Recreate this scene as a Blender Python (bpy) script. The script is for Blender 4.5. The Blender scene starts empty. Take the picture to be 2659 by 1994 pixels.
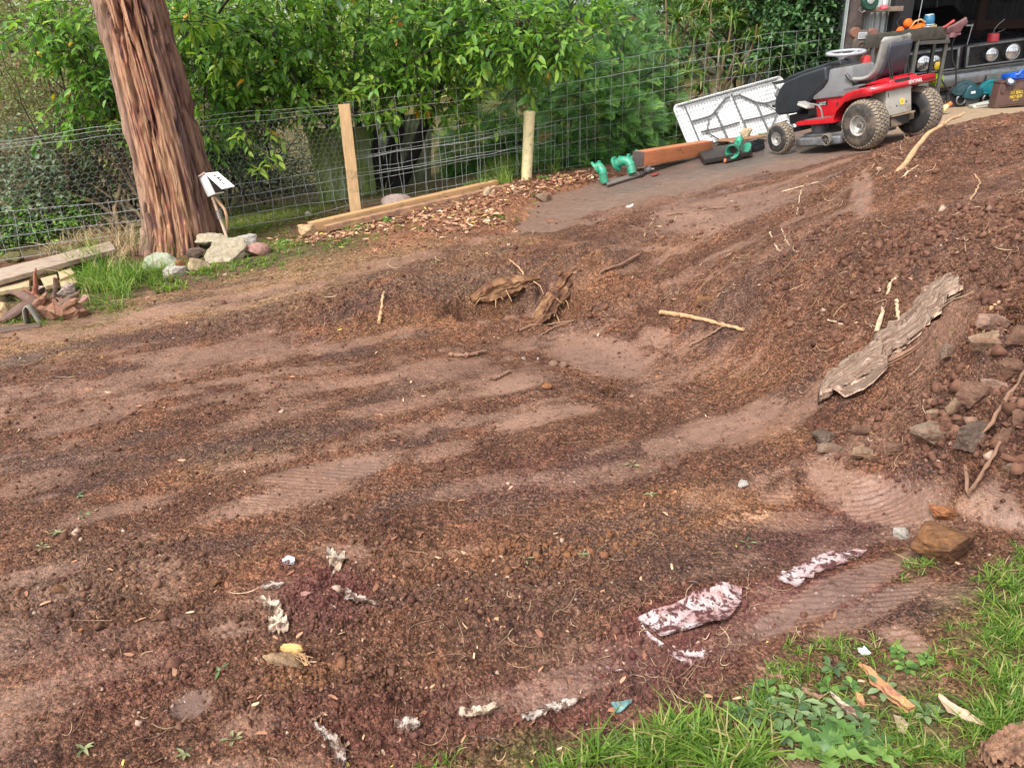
import bpy, bmesh, math, random
import numpy as np
from mathutils import Vector, Matrix
S=bpy.context.scene; COL=S.collection
RA=math.radians
rng=np.random.default_rng(7); random.seed(7)
NAZ,NR=1500,1150; EXPO=1.3
W0,H0=2659.,1994.; FP=2000.; PITCH=math.radians(23.9); ROLL=math.radians(2.1); CAMZ=1.6
def _cam():
    F=np.array([0,math.cos(PITCH),-math.sin(PITCH)]); R=np.array([1.,0,0]); U=np.cross(R,F)
    c,s=math.cos(ROLL),math.sin(ROLL)
    # world up leans to the left in the picture -> camera rolled clockwise
    R2=c*R-s*U; U2=c*U+s*R
    return R2,U2,F
R_,U_,F_=_cam()
def ray(px,py):
    d=F_*FP+R_*(px-W0/2)+U_*(H0/2-py); return d/np.linalg.norm(d)
def proj(p):
    p=np.asarray(p,float)-np.array([0,0,CAMZ]); z=p@F_; return (W0/2+FP*(p@R_)/z, H0/2-FP*(p@U_)/z, z)
def at(px,py,z=0.):
    d=ray(px,py); t=(z-CAMZ)/d[2]; return np.array([0,0,CAMZ])+d*t
def atd(px,py,dep):
    d=ray(px,py); t=dep/(d@F_); return np.array([0,0,CAMZ])+d*t
# ---------------------------------------------------------------- terrain: thin plate surface through surveyed spots
CP=[(100,1994,0),(700,1994,0),(1300,1994,0),(2000,1994,.03),(2659,1994,.08),(0,1500,0),(700,1500,-.01),(1400,1500,0),(1900,1500,.0),
(2300,1500,.03),(2659,1500,.1),(0,1200,0),(600,1200,0),(1200,1200,-.01),(1700,1200,0),(2100,1230,.03),(2400,1300,.07),(2659,1300,.17),
(0,950,0),(500,950,0),(1000,950,-.01),(1500,1000,-.03),(1900,1050,.02),(0,850,.02),(350,740,.04),(700,660,.08),(950,600,.13),(1150,560,.18),
(1367,465,.25),(925,548,.1),(470,655,.03),(0,690,0),(900,880,.0),(1150,870,-.02),(1400,860,-.03),(1600,850,-.01),(950,800,.08),(1150,715,.17),(1350,690,.2),(1550,660,.25),
(1600,790,.08),(1750,760,.14),(1900,900,.10),(2000,1000,.10),(2080,1120,.08),(2150,850,.33),(2300,1000,.28),(2350,1150,.16),(2659,1150,.35),(2500,1000,.42),(2659,850,.65),
(1900,700,.36),(2150,700,.52),(2400,700,.68),(2659,600,.88),(2400,550,.76),(2150,560,.60),(1900,560,.42),
(1380,590,.24),(1650,525,.31),(1900,480,.38),(2100,425,.50),(2300,386,.69),(2480,330,.88),(2659,294,1.01),
(1560,480,.27),(1800,400,.33)]
CW=[(3.56,7.83,.52),(3.09,8.86,.37),(4.25,8.15,.60),(3.78,9.18,.45),(5.7,10.4,.58),(6.5,9.3,.62),(7.5,10.2,.62),(6.,12.,.6),(9,11,.65),(4.6,7.0,.62),(5.5,6.9,.7),(4.5,5.3,.98),(5.5,4.6,1.1),(4.0,3.0,.75),(4.5,1.5,.5),
(2.5,10.2,.33),(0,10,.1),(-3,10,-.1),(-6,9,-.1),(-8,6,-.1),(-5,3,0),(-5,0,0),(0,-3,0),(4,-3,.1),(8,0,.5),(8,5,1.0),(-6,14,-.1),(0,15,.05),(5,16,.5)]
_P=np.array([(*at(a,b,z)[:2],z) for a,b,z in CP]+CW)
def _tps(P,lam=.002):
    n=len(P); d=np.hypot(P[:,None,0]-P[None,:,0],P[:,None,1]-P[None,:,1]); K=np.where(d>0,d*d*np.log(d+1e-12),0)+lam*np.eye(n)
    Q=np.c_[np.ones(n),P[:,:2]]; A=np.zeros((n+3,n+3)); A[:n,:n]=K; A[:n,n:]=Q; A[n:,:n]=Q.T
    return np.linalg.solve(A,np.r_[P[:,2],0,0,0])
_W=_tps(_P)
def base_h_exact(x,y):
    x=np.asarray(x,float); y=np.asarray(y,float); s=x.shape; x=x.ravel(); y=y.ravel(); n=len(_P); o=np.zeros(len(x))
    for i in range(n):
        d2=(x-_P[i,0])**2+(y-_P[i,1])**2; o+=_W[i]*.5*d2*np.log(d2+1e-12)
    o+=_W[n]+_W[n+1]*x+_W[n+2]*y
    return o.reshape(s)
# tabulate once, then read the table
GX=np.linspace(-9,9,361); GY=np.linspace(-4,16,401)
_T=base_h_exact(*np.meshgrid(GX,GY))
def table(T,x,y):
    u=np.clip((np.asarray(x,float)+9)/18*360,0,359.999); v=np.clip((np.asarray(y,float)+4)/20*400,0,399.999)
    i=u.astype(int); j=v.astype(int); fu=u-i; fv=v-j
    return (T[j,i]*(1-fu)+T[j,i+1]*fu)*(1-fv)+(T[j+1,i]*(1-fu)+T[j+1,i+1]*fu)*fv
def base_h(x,y): return table(_T,x,y)
def gp(px,py,extra=0.):
    """where the sight line through a spot of the survey photo meets the ground"""
    d=ray(px,py); o=np.array([0,0,CAMZ]); t=np.arange(.8,40,.01); q=o+d*t[:,None]
    below=q[:,2]<base_h(q[:,0],q[:,1])+extra
    k=np.argmax(below) if below.any() else len(t)-1
    return q[k]
# ---------------------------------------------------------------- camera, sky, sun, exposure
cam=bpy.data.objects.new('camera',bpy.data.cameras.new('camera')); COL.objects.link(cam)
cam.matrix_world=Matrix(((R_[0],U_[0],-F_[0],0),(R_[1],U_[1],-F_[1],0),(R_[2],U_[2],-F_[2],CAMZ),(0,0,0,1)))
cam.data.sensor_width=36; cam.data.sensor_fit='HORIZONTAL'; cam.data.lens=36*FP/W0; cam.data.clip_end=400; cam.data.clip_start=.05
S.camera=cam
S.view_settings.view_transform='Standard'; S.view_settings.look='None'; S.view_settings.gamma=1; S.view_settings.exposure=EXPO
w=bpy.data.worlds.new('World'); S.world=w; w.use_nodes=True
nt=w.node_tree; nt.nodes.clear()
sky=nt.nodes.new('ShaderNodeTexSky'); sky.sky_type='NISHITA'; sky.sun_disc=False; sky.sun_elevation=RA(52); sky.sun_rotation=RA(-142)
sky.air_density=1.; sky.dust_density=3.; sky.ozone_density=1
hs=nt.nodes.new('ShaderNodeHueSaturation'); hs.inputs['Saturation'].default_value=.08
bg=nt.nodes.new('ShaderNodeBackground'); bg.inputs[1].default_value=.14
ow=nt.nodes.new('ShaderNodeOutputWorld')
nt.links.new(sky.outputs[0],hs.inputs['Color']); nt.links.new(hs.outputs[0],bg.inputs[0]); nt.links.new(bg.outputs[0],ow.inputs[0])
sd=bpy.data.lights.new('sun','SUN'); sd.energy=1.5; sd.angle=RA(14); sd.color=(1,.95,.88)
so=bpy.data.objects.new('sun',sd); COL.objects.link(so)
_az=RA(-142); _el=RA(52)
sv=Vector((math.sin(_az)*math.cos(_el),math.cos(_az)*math.cos(_el),math.sin(_el)))
so.rotation_euler=sv.to_track_quat('Z','Y').to_euler()
# ---------------------------------------------------------------- helpers
def tagit(o,label=None,cat=None,group=None,kind=None):
    if label: o['label']=label
    if cat: o['category']=cat
    if group: o['group']=group
    if kind: o['kind']=kind
    return o
def thing(name,label,cat,loc=(0,0,0),rot=(0,0,0),group=None,mat4=None):
    o=bpy.data.objects.new(name,None); COL.objects.link(o); o.empty_display_size=.1
    if mat4 is not None: o.matrix_world=mat4
    else: o.location=loc; o.rotation_euler=rot
    return tagit(o,label,cat,group)
def link(name,me,m=None,parent=None):
    o=bpy.data.objects.new(name,me); COL.objects.link(o)
    if m is not None:
        for q in (m if isinstance(m,(list,tuple)) else [m]): me.materials.append(q)
    if parent is not None: o.parent=parent
    return o
def npmesh(name,V,F,m,parent=None,cols=None,smooth=True,fm=None):
    """V (n,3); F list of (k,3)/(k,4) index arrays; cols dict name->(n,4)"""
    me=bpy.data.meshes.new(name); V=np.ascontiguousarray(V,dtype=np.float32)
    me.vertices.add(len(V)); me.vertices.foreach_set('co',V.ravel())
    fs=[np.asarray(f,dtype=np.int32) for f in (F if isinstance(F,list) else [F]) if len(f)]
    nl=sum(f.size for f in fs); nf=sum(len(f) for f in fs)
    me.loops.add(nl); me.loops.foreach_set('vertex_index',np.concatenate([f.ravel() for f in fs]))
    me.polygons.add(nf); st=[];k=0
    for f in fs:
        st.append(k+np.arange(len(f))*f.shape[1]); k+=f.size
    me.polygons.foreach_set('loop_start',np.concatenate(st).astype(np.int32))
    if smooth: me.polygons.foreach_set('use_smooth',np.ones(nf,dtype=bool))
    if fm is not None: me.polygons.foreach_set('material_index',np.asarray(fm,dtype=np.int32))
    me.update(calc_edges=True)
    if cols:
        for n,c in cols.items():
            a=me.color_attributes.new(n,'FLOAT_COLOR','POINT'); a.data.foreach_set('color',np.ascontiguousarray(c,dtype=np.float32).ravel())
    return link(name,me,m,parent)
# --- value noise
def _hash(ix,iy,s):
    h=(ix.astype(np.int64)*374761393+iy.astype(np.int64)*668265263+s*974634777)&0xffffffff
    h=((h^(h>>13))*1274126177)&0xffffffff; h=h^(h>>16)
    return (h&0xffffff)/float(0xffffff)
def vnoise(x,y,s=0):
    ix=np.floor(x).astype(np.int64); iy=np.floor(y).astype(np.int64); fx=x-ix; fy=y-iy
    fx=fx*fx*fx*(fx*(fx*6-15)+10); fy=fy*fy*fy*(fy*(fy*6-15)+10)
    a=_hash(ix,iy,s); b=_hash(ix+1,iy,s); c=_hash(ix,iy+1,s); d=_hash(ix+1,iy+1,s)
    return (a*(1-fx)+b*fx)*(1-fy)+(c*(1-fx)+d*fx)*fy
def fbm(x,y,o=4,s=0,g=.5):
    r=0;a=1;t=0
    for i in range(o):
        r=r+a*vnoise(x*2**i+17.3*i,y*2**i-9.1*i,s+i); t+=a; a*=g
    return r/t
def worley(x,y,s=0):
    """F1 distance and cell value"""
    ix=np.floor(x).astype(np.int64); iy=np.floor(y).astype(np.int64); best=np.full(x.shape,9.); val=np.zeros(x.shape)
    for dx in (-1,0,1):
        for dy in (-1,0,1):
            cx=ix+dx; cy=iy+dy; px=cx+_hash(cx,cy,s); py=cy+_hash(cx,cy,s+1); d=(px-x)**2+(py-y)**2
            m=d<best; best=np.where(m,d,best); val=np.where(m,_hash(cx,cy,s+2),val)
    return np.sqrt(best),val
def sst(a,b,x):
    t=np.clip((x-a)/(b-a),0,1); return t*t*(3-2*t)
# --- materials
class NB:
    def __init__(s,name):
        s.m=bpy.data.materials.new(name); s.m.use_nodes=True; s.t=s.m.node_tree; s.n=s.t.nodes; s.p=s.n['Principled BSDF']; s.out=s.n['Material Output']; s._c=None
    def l(s,a,b): s.t.links.new(a,b)
    def co(s,gen='Object'):
        if not s._c: s._c=s.n.new('ShaderNodeTexCoord')
        return s._c.outputs[gen]
    def noise(s,sc,det=5,rough=.6,stretch=None,vec=None):
        n=s.n.new('ShaderNodeTexNoise'); n.inputs['Scale'].default_value=sc; n.inputs['Detail'].default_value=det; n.inputs['Roughness'].default_value=rough
        v=vec or s.co()
        if stretch:
            mp=s.n.new('ShaderNodeMapping'); mp.inputs['Scale'].default_value=stretch; s.l(v,mp.inputs[0]); v=mp.outputs[0]
        s.l(v,n.inputs['Vector']); return n.outputs['Fac']
    def ramp(s,f,stops):
        r=s.n.new('ShaderNodeValToRGB'); e=r.color_ramp.elements
        while len(e)<len(stops): e.new(.5)
        for q,(p,c) in zip(e,stops): q.position=p; q.color=(*c,1) if len(c)==3 else c
        s.l(f,r.inputs[0]); return r.outputs[0]
    def mix(s,f,a,b,mode='MIX'):
        x=s.n.new('ShaderNodeMix'); x.data_type='RGBA'; x.blend_type=mode
        for i,v in ((0,f),(6,a),(7,b)):
            if hasattr(v,'links'): s.l(v,x.inputs[i])
            elif i==0: x.inputs[0].default_value=v
            else: x.inputs[i].default_value=(*v,1)
        return x.outputs[2]
    def math(s,op,a,b=0.,c=None,clamp=False):
        x=s.n.new('ShaderNodeMath'); x.operation=op; x.use_clamp=clamp
        for i,v in enumerate((a,b) if c is None else (a,b,c)):
            if hasattr(v,'links'): s.l(v,x.inputs[i])
            else: x.inputs[i].default_value=v
        return x.outputs[0]
    def attr(s,n):
        a=s.n.new('ShaderNodeAttribute'); a.attribute_name=n; return a
    def sep(s,v):
        x=s.n.new('ShaderNodeSeparateColor'); s.l(v,x.inputs[0]); return x.outputs
    def bump(s,h,st=.5,d=.01,nrm=None):
        b=s.n.new('ShaderNodeBump'); b.inputs['Strength'].default_value=st; b.inputs['Distance'].default_value=d; s.l(h,b.inputs['Height'])
        if nrm: s.l(nrm,b.inputs['Normal'])
        s.l(b.outputs[0],s.p.inputs['Normal']); return b.outputs[0]
    def set(s,**k):
        for a,v in k.items():
            i=s.p.inputs[{'col':'Base Color','rough':'Roughness','metal':'Metallic','spec':'Specular IOR Level','coat':'Coat Weight','trans':'Transmission Weight'}.get(a,a)]
            if hasattr(v,'links'): s.l(v,i)
            else: i.default_value=(*v,1) if isinstance(v,tuple) else v
        return s
_MC={}
def M(name,col,rough=.6,var=.25,sc=20,metal=0.,dirt=None,dsc=6,dth=.55,bump=.15,bd=.004,stretch=None,spec=.5,coat=0.):
    """general worn surface: base colour with mottling, patches of dirt and a fine bump"""
    if name in _MC: return _MC[name]
    b=NB(name); f=b.noise(sc,6,.65,stretch)
    lo=tuple(max(0,c*(1-var)) for c in col); hi=tuple(min(1,c*(1+var)) for c in col)
    c=b.ramp(f,[(.3,lo),(.7,hi)]); r=b.ramp(f,[(.3,(rough*.85,)*3),(.7,(min(1,rough*1.15),)*3)])
    if dirt:
        g=b.noise(dsc,7,.7); k=b.ramp(g,[(dth-.06,(0,0,0)),(dth+.08,(1,1,1))]); c=b.mix(k,c,dirt); r=b.mix(k,r,(.85,.85,.85))
    b.set(col=c,rough=r,metal=metal,spec=spec,coat=coat); b.bump(f,bump,bd)
    _MC[name]=b.m; return b.m
# --- solid builder collecting shapes into one mesh
class MB:
    def __init__(s): s.v=[]; s.f=[]
    def add(s,V,F,mt=None):
        k=len(s.v)
        if mt is not None: V=[mt@Vector(p) for p in V]
        s.v+= [tuple(p) for p in V]; s.f+=[tuple(i+k for i in f) for f in F]; return s
    def box(s,c,d,rot=None,mt=None):
        a=[Vector(((x-.5)*d[0],(y-.5)*d[1],(z-.5)*d[2])) for x in (0,1) for y in (0,1) for z in (0,1)]
        if rot: 
            from mathutils import Euler
            R=Euler(rot).to_matrix(); a=[R@p for p in a]
        a=[p+Vector(c) for p in a]
        return s.add(a,[(0,1,3,2),(4,6,7,5),(0,4,5,1),(2,3,7,6),(0,2,6,4),(1,5,7,3)],mt)
    def tube(s,pts,r,n=8,cap=True,mt=None,closed=False):
        P=[Vector(p) for p in pts]; m=len(P); R=r if hasattr(r,'__len__') else [r]*m; V=[];F=[]; pn=None
        for i,p in enumerate(P):
            if closed: t=P[(i+1)%m]-P[i-1]
            else: t=P[min(i+1,m-1)]-P[max(i-1,0)]
            t.normalize()
            if pn is None: u=t.orthogonal().normalized()
            else:
                u=pn-t*pn.dot(t)
                u=u.normalized() if u.length>1e-6 else t.orthogonal().normalized()
            pn=u; w=t.cross(u)
            V+=[p+(u*math.cos(2*math.pi*k/n)+w*math.sin(2*math.pi*k/n))*R[i] for k in range(n)]
        for i in range(m if closed else m-1):
            j=(i+1)%m
            F+=[(i*n+k,i*n+(k+1)%n,j*n+(k+1)%n,j*n+k) for k in range(n)]
        if cap and not closed: F+=[tuple(range(n))[::-1],tuple((m-1)*n+k for k in range(n))]
        return s.add(V,F,mt)
    def lathe(s,prof,n=24,mt=None,axis='Z',c=(0,0,0),cap=True):
        V=[];F=[]
        for (r,h) in prof:
            for k in range(n):
                a=2*math.pi*k/n; x,y=r*math.cos(a),r*math.sin(a)
                p=(x,y,h) if axis=='Z' else ((x,h,y) if axis=='Y' else (h,x,y)); V.append(Vector(p)+Vector(c))
        for i in range(len(prof)-1): F+=[(i*n+k,i*n+(k+1)%n,(i+1)*n+(k+1)%n,(i+1)*n+k) for k in range(n)]
        if cap: F+=[tuple(range(n))[::-1],tuple((len(prof)-1)*n+k for k in range(n))]
        return s.add(V,F,mt)
    def prism(s,poly,y0,y1,mt=None,axis='Y'):
        n=len(poly); g=(lambda a,b,h:(a,h,b)) if axis=='Y' else ((lambda a,b,h:(a,b,h)) if axis=='Z' else (lambda a,b,h:(h,a,b)))
        V=[g(a,b,y0) for a,b in poly]+[g(a,b,y1) for a,b in poly]
        return s.add(V,[tuple(range(n)),tuple(range(2*n-1,n-1,-1))]+[(i,(i+1)%n+0,(i+1)%n+n,i+n) for i in range(n)],mt)
    def build(s,name,m,parent=None,bevel=0,seg=2,smooth=True,loc=None,rot=None,disp=0,dsc=.1,sub=0,sharp=38):
        me=bpy.data.meshes.new(name); me.from_pydata(s.v,[],s.f); me.update()
        bm=bmesh.new(); bm.from_mesh(me); bmesh.ops.recalc_face_normals(bm,faces=bm.faces)
        if sub: bmesh.ops.subdivide_edges(bm,edges=bm.edges,cuts=sub,use_grid_fill=True)
        if bevel: bmesh.ops.bevel(bm,geom=[e for e in bm.edges if len(e.link_faces)==2 and e.calc_face_angle(0)>.5],offset=bevel,segments=seg,profile=.6,affect='EDGES')
        bm.to_mesh(me); bm.free()
        if disp:
            co=np.zeros(len(me.vertices)*3,dtype=np.float32); me.vertices.foreach_get('co',co); co=co.reshape(-1,3)
            for k in range(3): co[:,k]+=disp*(fbm(co[:,(k+1)%3]/dsc+co[:,k]/dsc*.6,co[:,(k+2)%3]/dsc,3,k*5)-.5)*2
            me.vertices.foreach_set('co',co.ravel())
        if smooth:
            me.polygons.foreach_set('use_smooth',np.ones(len(me.polygons),dtype=bool))
            try: me.set_sharp_from_angle(angle=RA(sharp))
            except Exception: pass
        o=link(name,me,m,parent)
        if loc is not None: o.location=loc
        if rot is not None: o.rotation_euler=rot
        return o
def text_mesh(s,size,depth=.0006,ext=True):
    cu=bpy.data.curves.new('lettering','FONT'); cu.body=s; cu.size=size; cu.extrude=depth; cu.align_x='CENTER'; cu.align_y='CENTER'; cu.resolution_u=3
    o=bpy.data.objects.new('lettering',cu); COL.objects.link(o); dg=bpy.context.evaluated_depsgraph_get(); dg.update()
    me=bpy.data.meshes.new_from_object(o.evaluated_get(dg)); bpy.data.objects.remove(o); bpy.data.curves.remove(cu); return me
# --- many copies of a small template in one mesh (leaves of a crown, soil crumbs ...)
def rotmats(n,tilt=math.pi,rg=rng):
    q=rg.normal(size=(n,4)); q/=np.linalg.norm(q,axis=1)[:,None]; return quat(q)
def quat(q):
    w,x,y,z=q.T
    return np.stack([1-2*(y*y+z*z),2*(x*y-z*w),2*(x*z+y*w),2*(x*y+z*w),1-2*(x*x+z*z),2*(y*z-x*w),2*(x*z-y*w),2*(y*z+x*w),1-2*(x*x+y*y)],1).reshape(-1,3,3)
def frame(D,up):
    """columns: x = D direction, z ~ up"""
    D=D/np.linalg.norm(D,axis=1)[:,None]; y=np.cross(up,D); y/=np.linalg.norm(y,axis=1)[:,None]+1e-9; z=np.cross(D,y)
    return np.stack([D,y,z],2)
def stamp(tv,tf,P,B,sc):
    """tv (k,3), tf (f,3|4), P (n,3), B (n,3,3), sc (n,) or (n,3)"""
    sc=np.asarray(sc,float); sc=sc[:,None] if sc.ndim==1 else sc
    V=np.einsum('nij,nkj->nki',B,tv[None]*sc[:,None,:]*np.ones((len(P),1,1)))+P[:,None,:]
    k=len(tv); F=tf[None]+(np.arange(len(P))*k)[:,None,None]
    return V.reshape(-1,3),F.reshape(-1,tf.shape[1])
def tint(n,k,a=None,rg=rng):
    t=rg.random((n,4)); t[:,3]=1
    if a is not None: t[:,1]=a
    return np.repeat(t,k,axis=0)
def merge(L):
    V=[];F3=[];F4=[];C=[];k=0
    for v,f,c in L:
        (F3 if f.shape[1]==3 else F4).append(f+k); V.append(v); C.append(c); k+=len(v)
    return np.concatenate(V),([np.concatenate(F3)] if F3 else [])+([np.concatenate(F4)] if F4 else []),np.concatenate(C)
def strips(P,r,n=3):
    """P (m,k,3) polylines -> thin tubes, r (m,k) or scalar; returns V,F(quads)"""
    m,k,_=P.shape; T=np.gradient(P,axis=1); T/=np.linalg.norm(T,axis=2)[...,None]+1e-9
    ref=np.where(np.abs(T[:,:1,2:3])>.9,np.array([1.,0,0]),np.array([0,0,1.])); ref=np.repeat(ref,k,1)
    U=np.cross(T,ref); U/=np.linalg.norm(U,axis=2)[...,None]+1e-9; Wv=np.cross(T,U)
    r=np.broadcast_to(np.asarray(r,float),(m,k)) 
    a=2*np.pi*np.arange(n)/n
    V=P[:,:,None,:]+(U[:,:,None,:]*np.cos(a)[None,None,:,None]+Wv[:,:,None,:]*np.sin(a)[None,None,:,None])*r[:,:,None,None]
    idx=np.arange(m*k*n).reshape(m,k,n); nx=np.roll(idx,-1,2)
    F=np.stack([idx[:,:-1],nx[:,:-1],nx[:,1:],idx[:,1:]],-1).reshape(-1,4)
    return V.reshape(-1,3),F
# ---------------------------------------------------------------- the ground
_AF={}
def aff(px,py,w,h,ang):
    k=(px,py,w,h,ang)
    if k not in _AF: _AF[k]=_aff(*k)
    return _AF[k]
def _aff(px,py,w,h,ang):
    c=gp(px,py)[:2]; t=RA(ang)
    a=gp(px+w*math.cos(t),py-w*math.sin(t))[:2]-c; b=gp(px+h*math.sin(t)*.3,py+h)[:2]-c
    return c,np.linalg.inv(np.stack([a,b],1))
def patch(X,Y,spec,soft=.5,n1=None):
    r=np.zeros(X.shape)
    for q in spec:
        c,A=aff(*q[:5]); s=q[5] if len(q)>5 else 1.
        u=A[0,0]*(X-c[0])+A[0,1]*(Y-c[1]); v=A[1,0]*(X-c[0])+A[1,1]*(Y-c[1]); d=np.sqrt(u*u+v*v)
        m=d<2.2
        if not m.any(): continue
        e=d[m]+(n1[m]-.5)*1.3; r[m]=np.maximum(r[m],s*(1-sst(1-soft,1+soft,e)))
    return r
MUD=[(1560,930,150,42,-5),(1320,1008,110,26,12),(1400,1092,140,26,12),(1870,1110,140,48,10),(1740,1160,70,28,5,.7),(1960,1075,90,36,15,.8),(870,1230,190,34,12),(740,1300,200,38,14,.9),
(600,905,120,26,25,.7),(440,935,70,26,25,.7),(1180,960,90,20,10,.7),(2260,1320,210,55,-8),(2170,1545,260,46,24),(2260,1590,150,34,25),(2350,1680,75,32,-20),(2580,1340,110,42,-20,.9),
(500,1830,62,44,20),(600,1640,60,22,10,.8),(1380,1810,210,34,8,.8),(1500,1750,130,32,10,.7),(1880,550,230,50,15,.9),(2235,515,28,55,0,.9),(1150,1180,90,22,12,.6),(900,1440,80,24,0,.6),
(1600,1230,160,26,10,.6),(300,1330,160,26,15,.6),(250,1080,160,22,15,.6),(700,1080,160,26,14,.5),(1020,1060,150,24,12,.6),(1700,880,50,24,0,.8),(100,1250,120,26,15,.5),(1240,1260,150,24,12,.5),(420,1500,60,60,0,.45),(150,1850,90,30,5,.4),(650,1900,110,30,8,.4),(2080,1360,120,26,0,.6),(2450,1560,80,30,-10,.5),
(1800,475,330,40,14,.5)]
ORANGE=[(1750,1340,240,66,8),(1350,1430,260,58,5,.8),(1900,980,130,52,0,.6),(1350,800,90,34,0,.9),(1500,750,170,100,20,.6),(750,1490,90,52,0,.7),(800,1765,100,30,8,.8),(10,1600,90,70,0,.6),(1080,850,180,24,3,.8),(60,880,130,30,8,.5),
(1000,880,170,22,0,.6),(2030,1130,60,30,0,.9),(2230,1340,60,16,0,.4),(2500,1340,70,22,0,.7),(700,1700,60,40,0,.5),(2200,480,200,60,0,.3),(1700,640,120,30,0,.4)]
PEACH=[(1935,1352,70,13,15,.9)]
MAROON=[(1930,1600,360,120,20,.9),(820,1540,130,70,0,.9),(2120,1420,190,70,25,.8),(1500,1850,330,90,0,.55),(2200,1370,160,60,20,.5),(300,1750,260,120,0,.3),(1000,1900,300,80,0,.4),(1420,1230,150,60,10,.35)]
TAN=[(500,790,420,46,8,.9),(800,705,300,48,12,.9),(1050,650,160,30,14,.7),(100,900,180,40,8,.8),(1300,640,120,30,14,.5),(2500,300,200,20,5,.4),(1200,745,220,30,8,.4),(620,1190,180,30,14,.4),(260,1500,200,90,0,.3)]
GREEN=[(200,760,170,70,8,.9),(650,650,200,50,10,.9),(900,640,110,22,14,.6),(1290,568,70,14,5,.6),(350,720,230,40,10,.8),(2300,1900,420,170,0,.75),(2600,1650,140,150,0,.7),(1700,1960,400,60,0,.7),(620,560,150,60,0,.9)]
DARK=[(1000,720,150,26,14,.6),(520,860,180,22,12,.6),(1050,1000,170,26,14,.6),(300,1230,150,32,15,.6),(150,1180,90,30,12,.5),(1400,1000,80,20,14,.5),(1600,1240,160,40,10,.4),(100,1500,220,50,20,.5),(450,1460,330,40,14,.4),(2450,1080,140,60,0,.5),(2600,1000,100,140,0,.6),(1350,1620,220,90,0,.4),(1600,1780,300,70,0,.5),(700,1620,200,60,10,.4),(1800,380,120,50,0,.5),(2000,1250,200,40,10,.4),(700,1150,250,26,14,.5),(1060,700,120,40,14,.4)]
WET=[(500,1830,62,44,20),(50,938,60,12,10),(2140,1560,230,34,24,.8),(2250,1590,140,26,25,.7),(1560,935,120,26,-5,.3),(930,1225,80,16,12,.6),(1900,385,120,40,0,.5),(2480,1490,60,26,0,.5)]
MULCH=[(1240,575,220,40,14),(1330,520,160,40,14),(1100,600,150,24,14,.7),(1450,500,100,30,14,.8)]
# smoothness regions: packed floor on the left, loose heap on the right
LOOSE=[(2420,410,320,70,10,.9),(2600,600,200,200,0,1),(2250,700,620,260,10,1),(2500,1050,300,200,0,1),(900,800,330,60,8,.9),(1500,760,380,110,5,.9),(1150,1550,500,220,8,.75),(1700,1650,420,200,10,.6),(300,1650,420,300,0,.5),(900,1850,500,160,0,.9),(1900,560,500,60,14,.6)]
RUBBLE=[(2560,1060,180,190,0,1),(2620,850,120,130,0,.6),(2200,1210,150,60,0,.3)]
PITS=[(1600,1012,30,16,0,.10),(1300,790,130,30,12,.11),(1440,800,60,40,0,.06),(2560,905,45,22,0,.10),(2640,880,50,60,0,.16),(2290,830,40,16,10,.08),(2585,720,50,20,0,.08),(1660,1530,14,9,0,.06),(1500,1840,10,6,0,.0),(2560,1160,40,25,0,.08),(1060,1735,40,8,8,.03),(1240,760,40,16,10,.04),(2440,1110,45,22,0,.06)]
BUMPS=[(1510,700,110,34,15,.13),(1130,735,190,24,10,.08),(1250,720,90,20,10,.05),(1540,1120,150,14,10,.02),(1750,1290,150,20,5,.04),(2100,930,120,60,0,.05),(2050,760,110,50,0,.05),(2300,500,150,50,10,.06),(1820,520,200,16,14,.04),(1500,560,110,12,10,.05),(2150,400,300,14,14,.03),(2080,1230,120,24,0,.03),(2200,1515,200,10,24,.012),(1400,1600,300,60,0,.02),(700,1160,500,16,14,.015),(1230,1060,300,14,12,.02),(2470,860,90,50,0,.06),(2430,1230,150,20,-10,.03),(330,1520,60,26,-10,.02)]
PADPX=[(1285,545),(1420,505),(1500,478),(1570,462),(1700,425),(1900,370),(2050,315),(2200,265),(2400,258),(2700,240),(2750,300),(2500,322),(2400,345),(2300,380),(2150,422),(2000,452),(1850,492),(1740,515),(1640,548),(1560,566),(1430,598),(1330,608),(1290,585)]
PAD=np.array([gp(*q)[:2] for q in PADPX[:7]]+[(3.3,10.5),(4.6,11.8),(9,13.5),(9.5,9.2),(6.2,7.4),(5.2,7.2),(4.3,7.3)]+[gp(*q)[:2] for q in PADPX[13:]])
def inpoly(X,Y,P):
    """signed distance, positive inside"""
    ins=np.zeros(X.shape,bool); dm=np.full(X.shape,1e9); n=len(P)
    for i in range(n):
        x0,y0=P[i]; x1,y1=P[(i+1)%n]
        c=((y0>Y)!=(y1>Y)); xi=(x1-x0)*(Y-y0)/(y1-y0+1e-12)+x0; ins^=c&(X<xi)
        ex,ey=x1-x0,y1-y0; t=np.clip(((X-x0)*ex+(Y-y0)*ey)/(ex*ex+ey*ey),0,1); dm=np.minimum(dm,(X-x0-t*ex)**2+(Y-y0-t*ey)**2)
    return np.where(ins,1,-1)*np.sqrt(dm)
_SM={}
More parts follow.
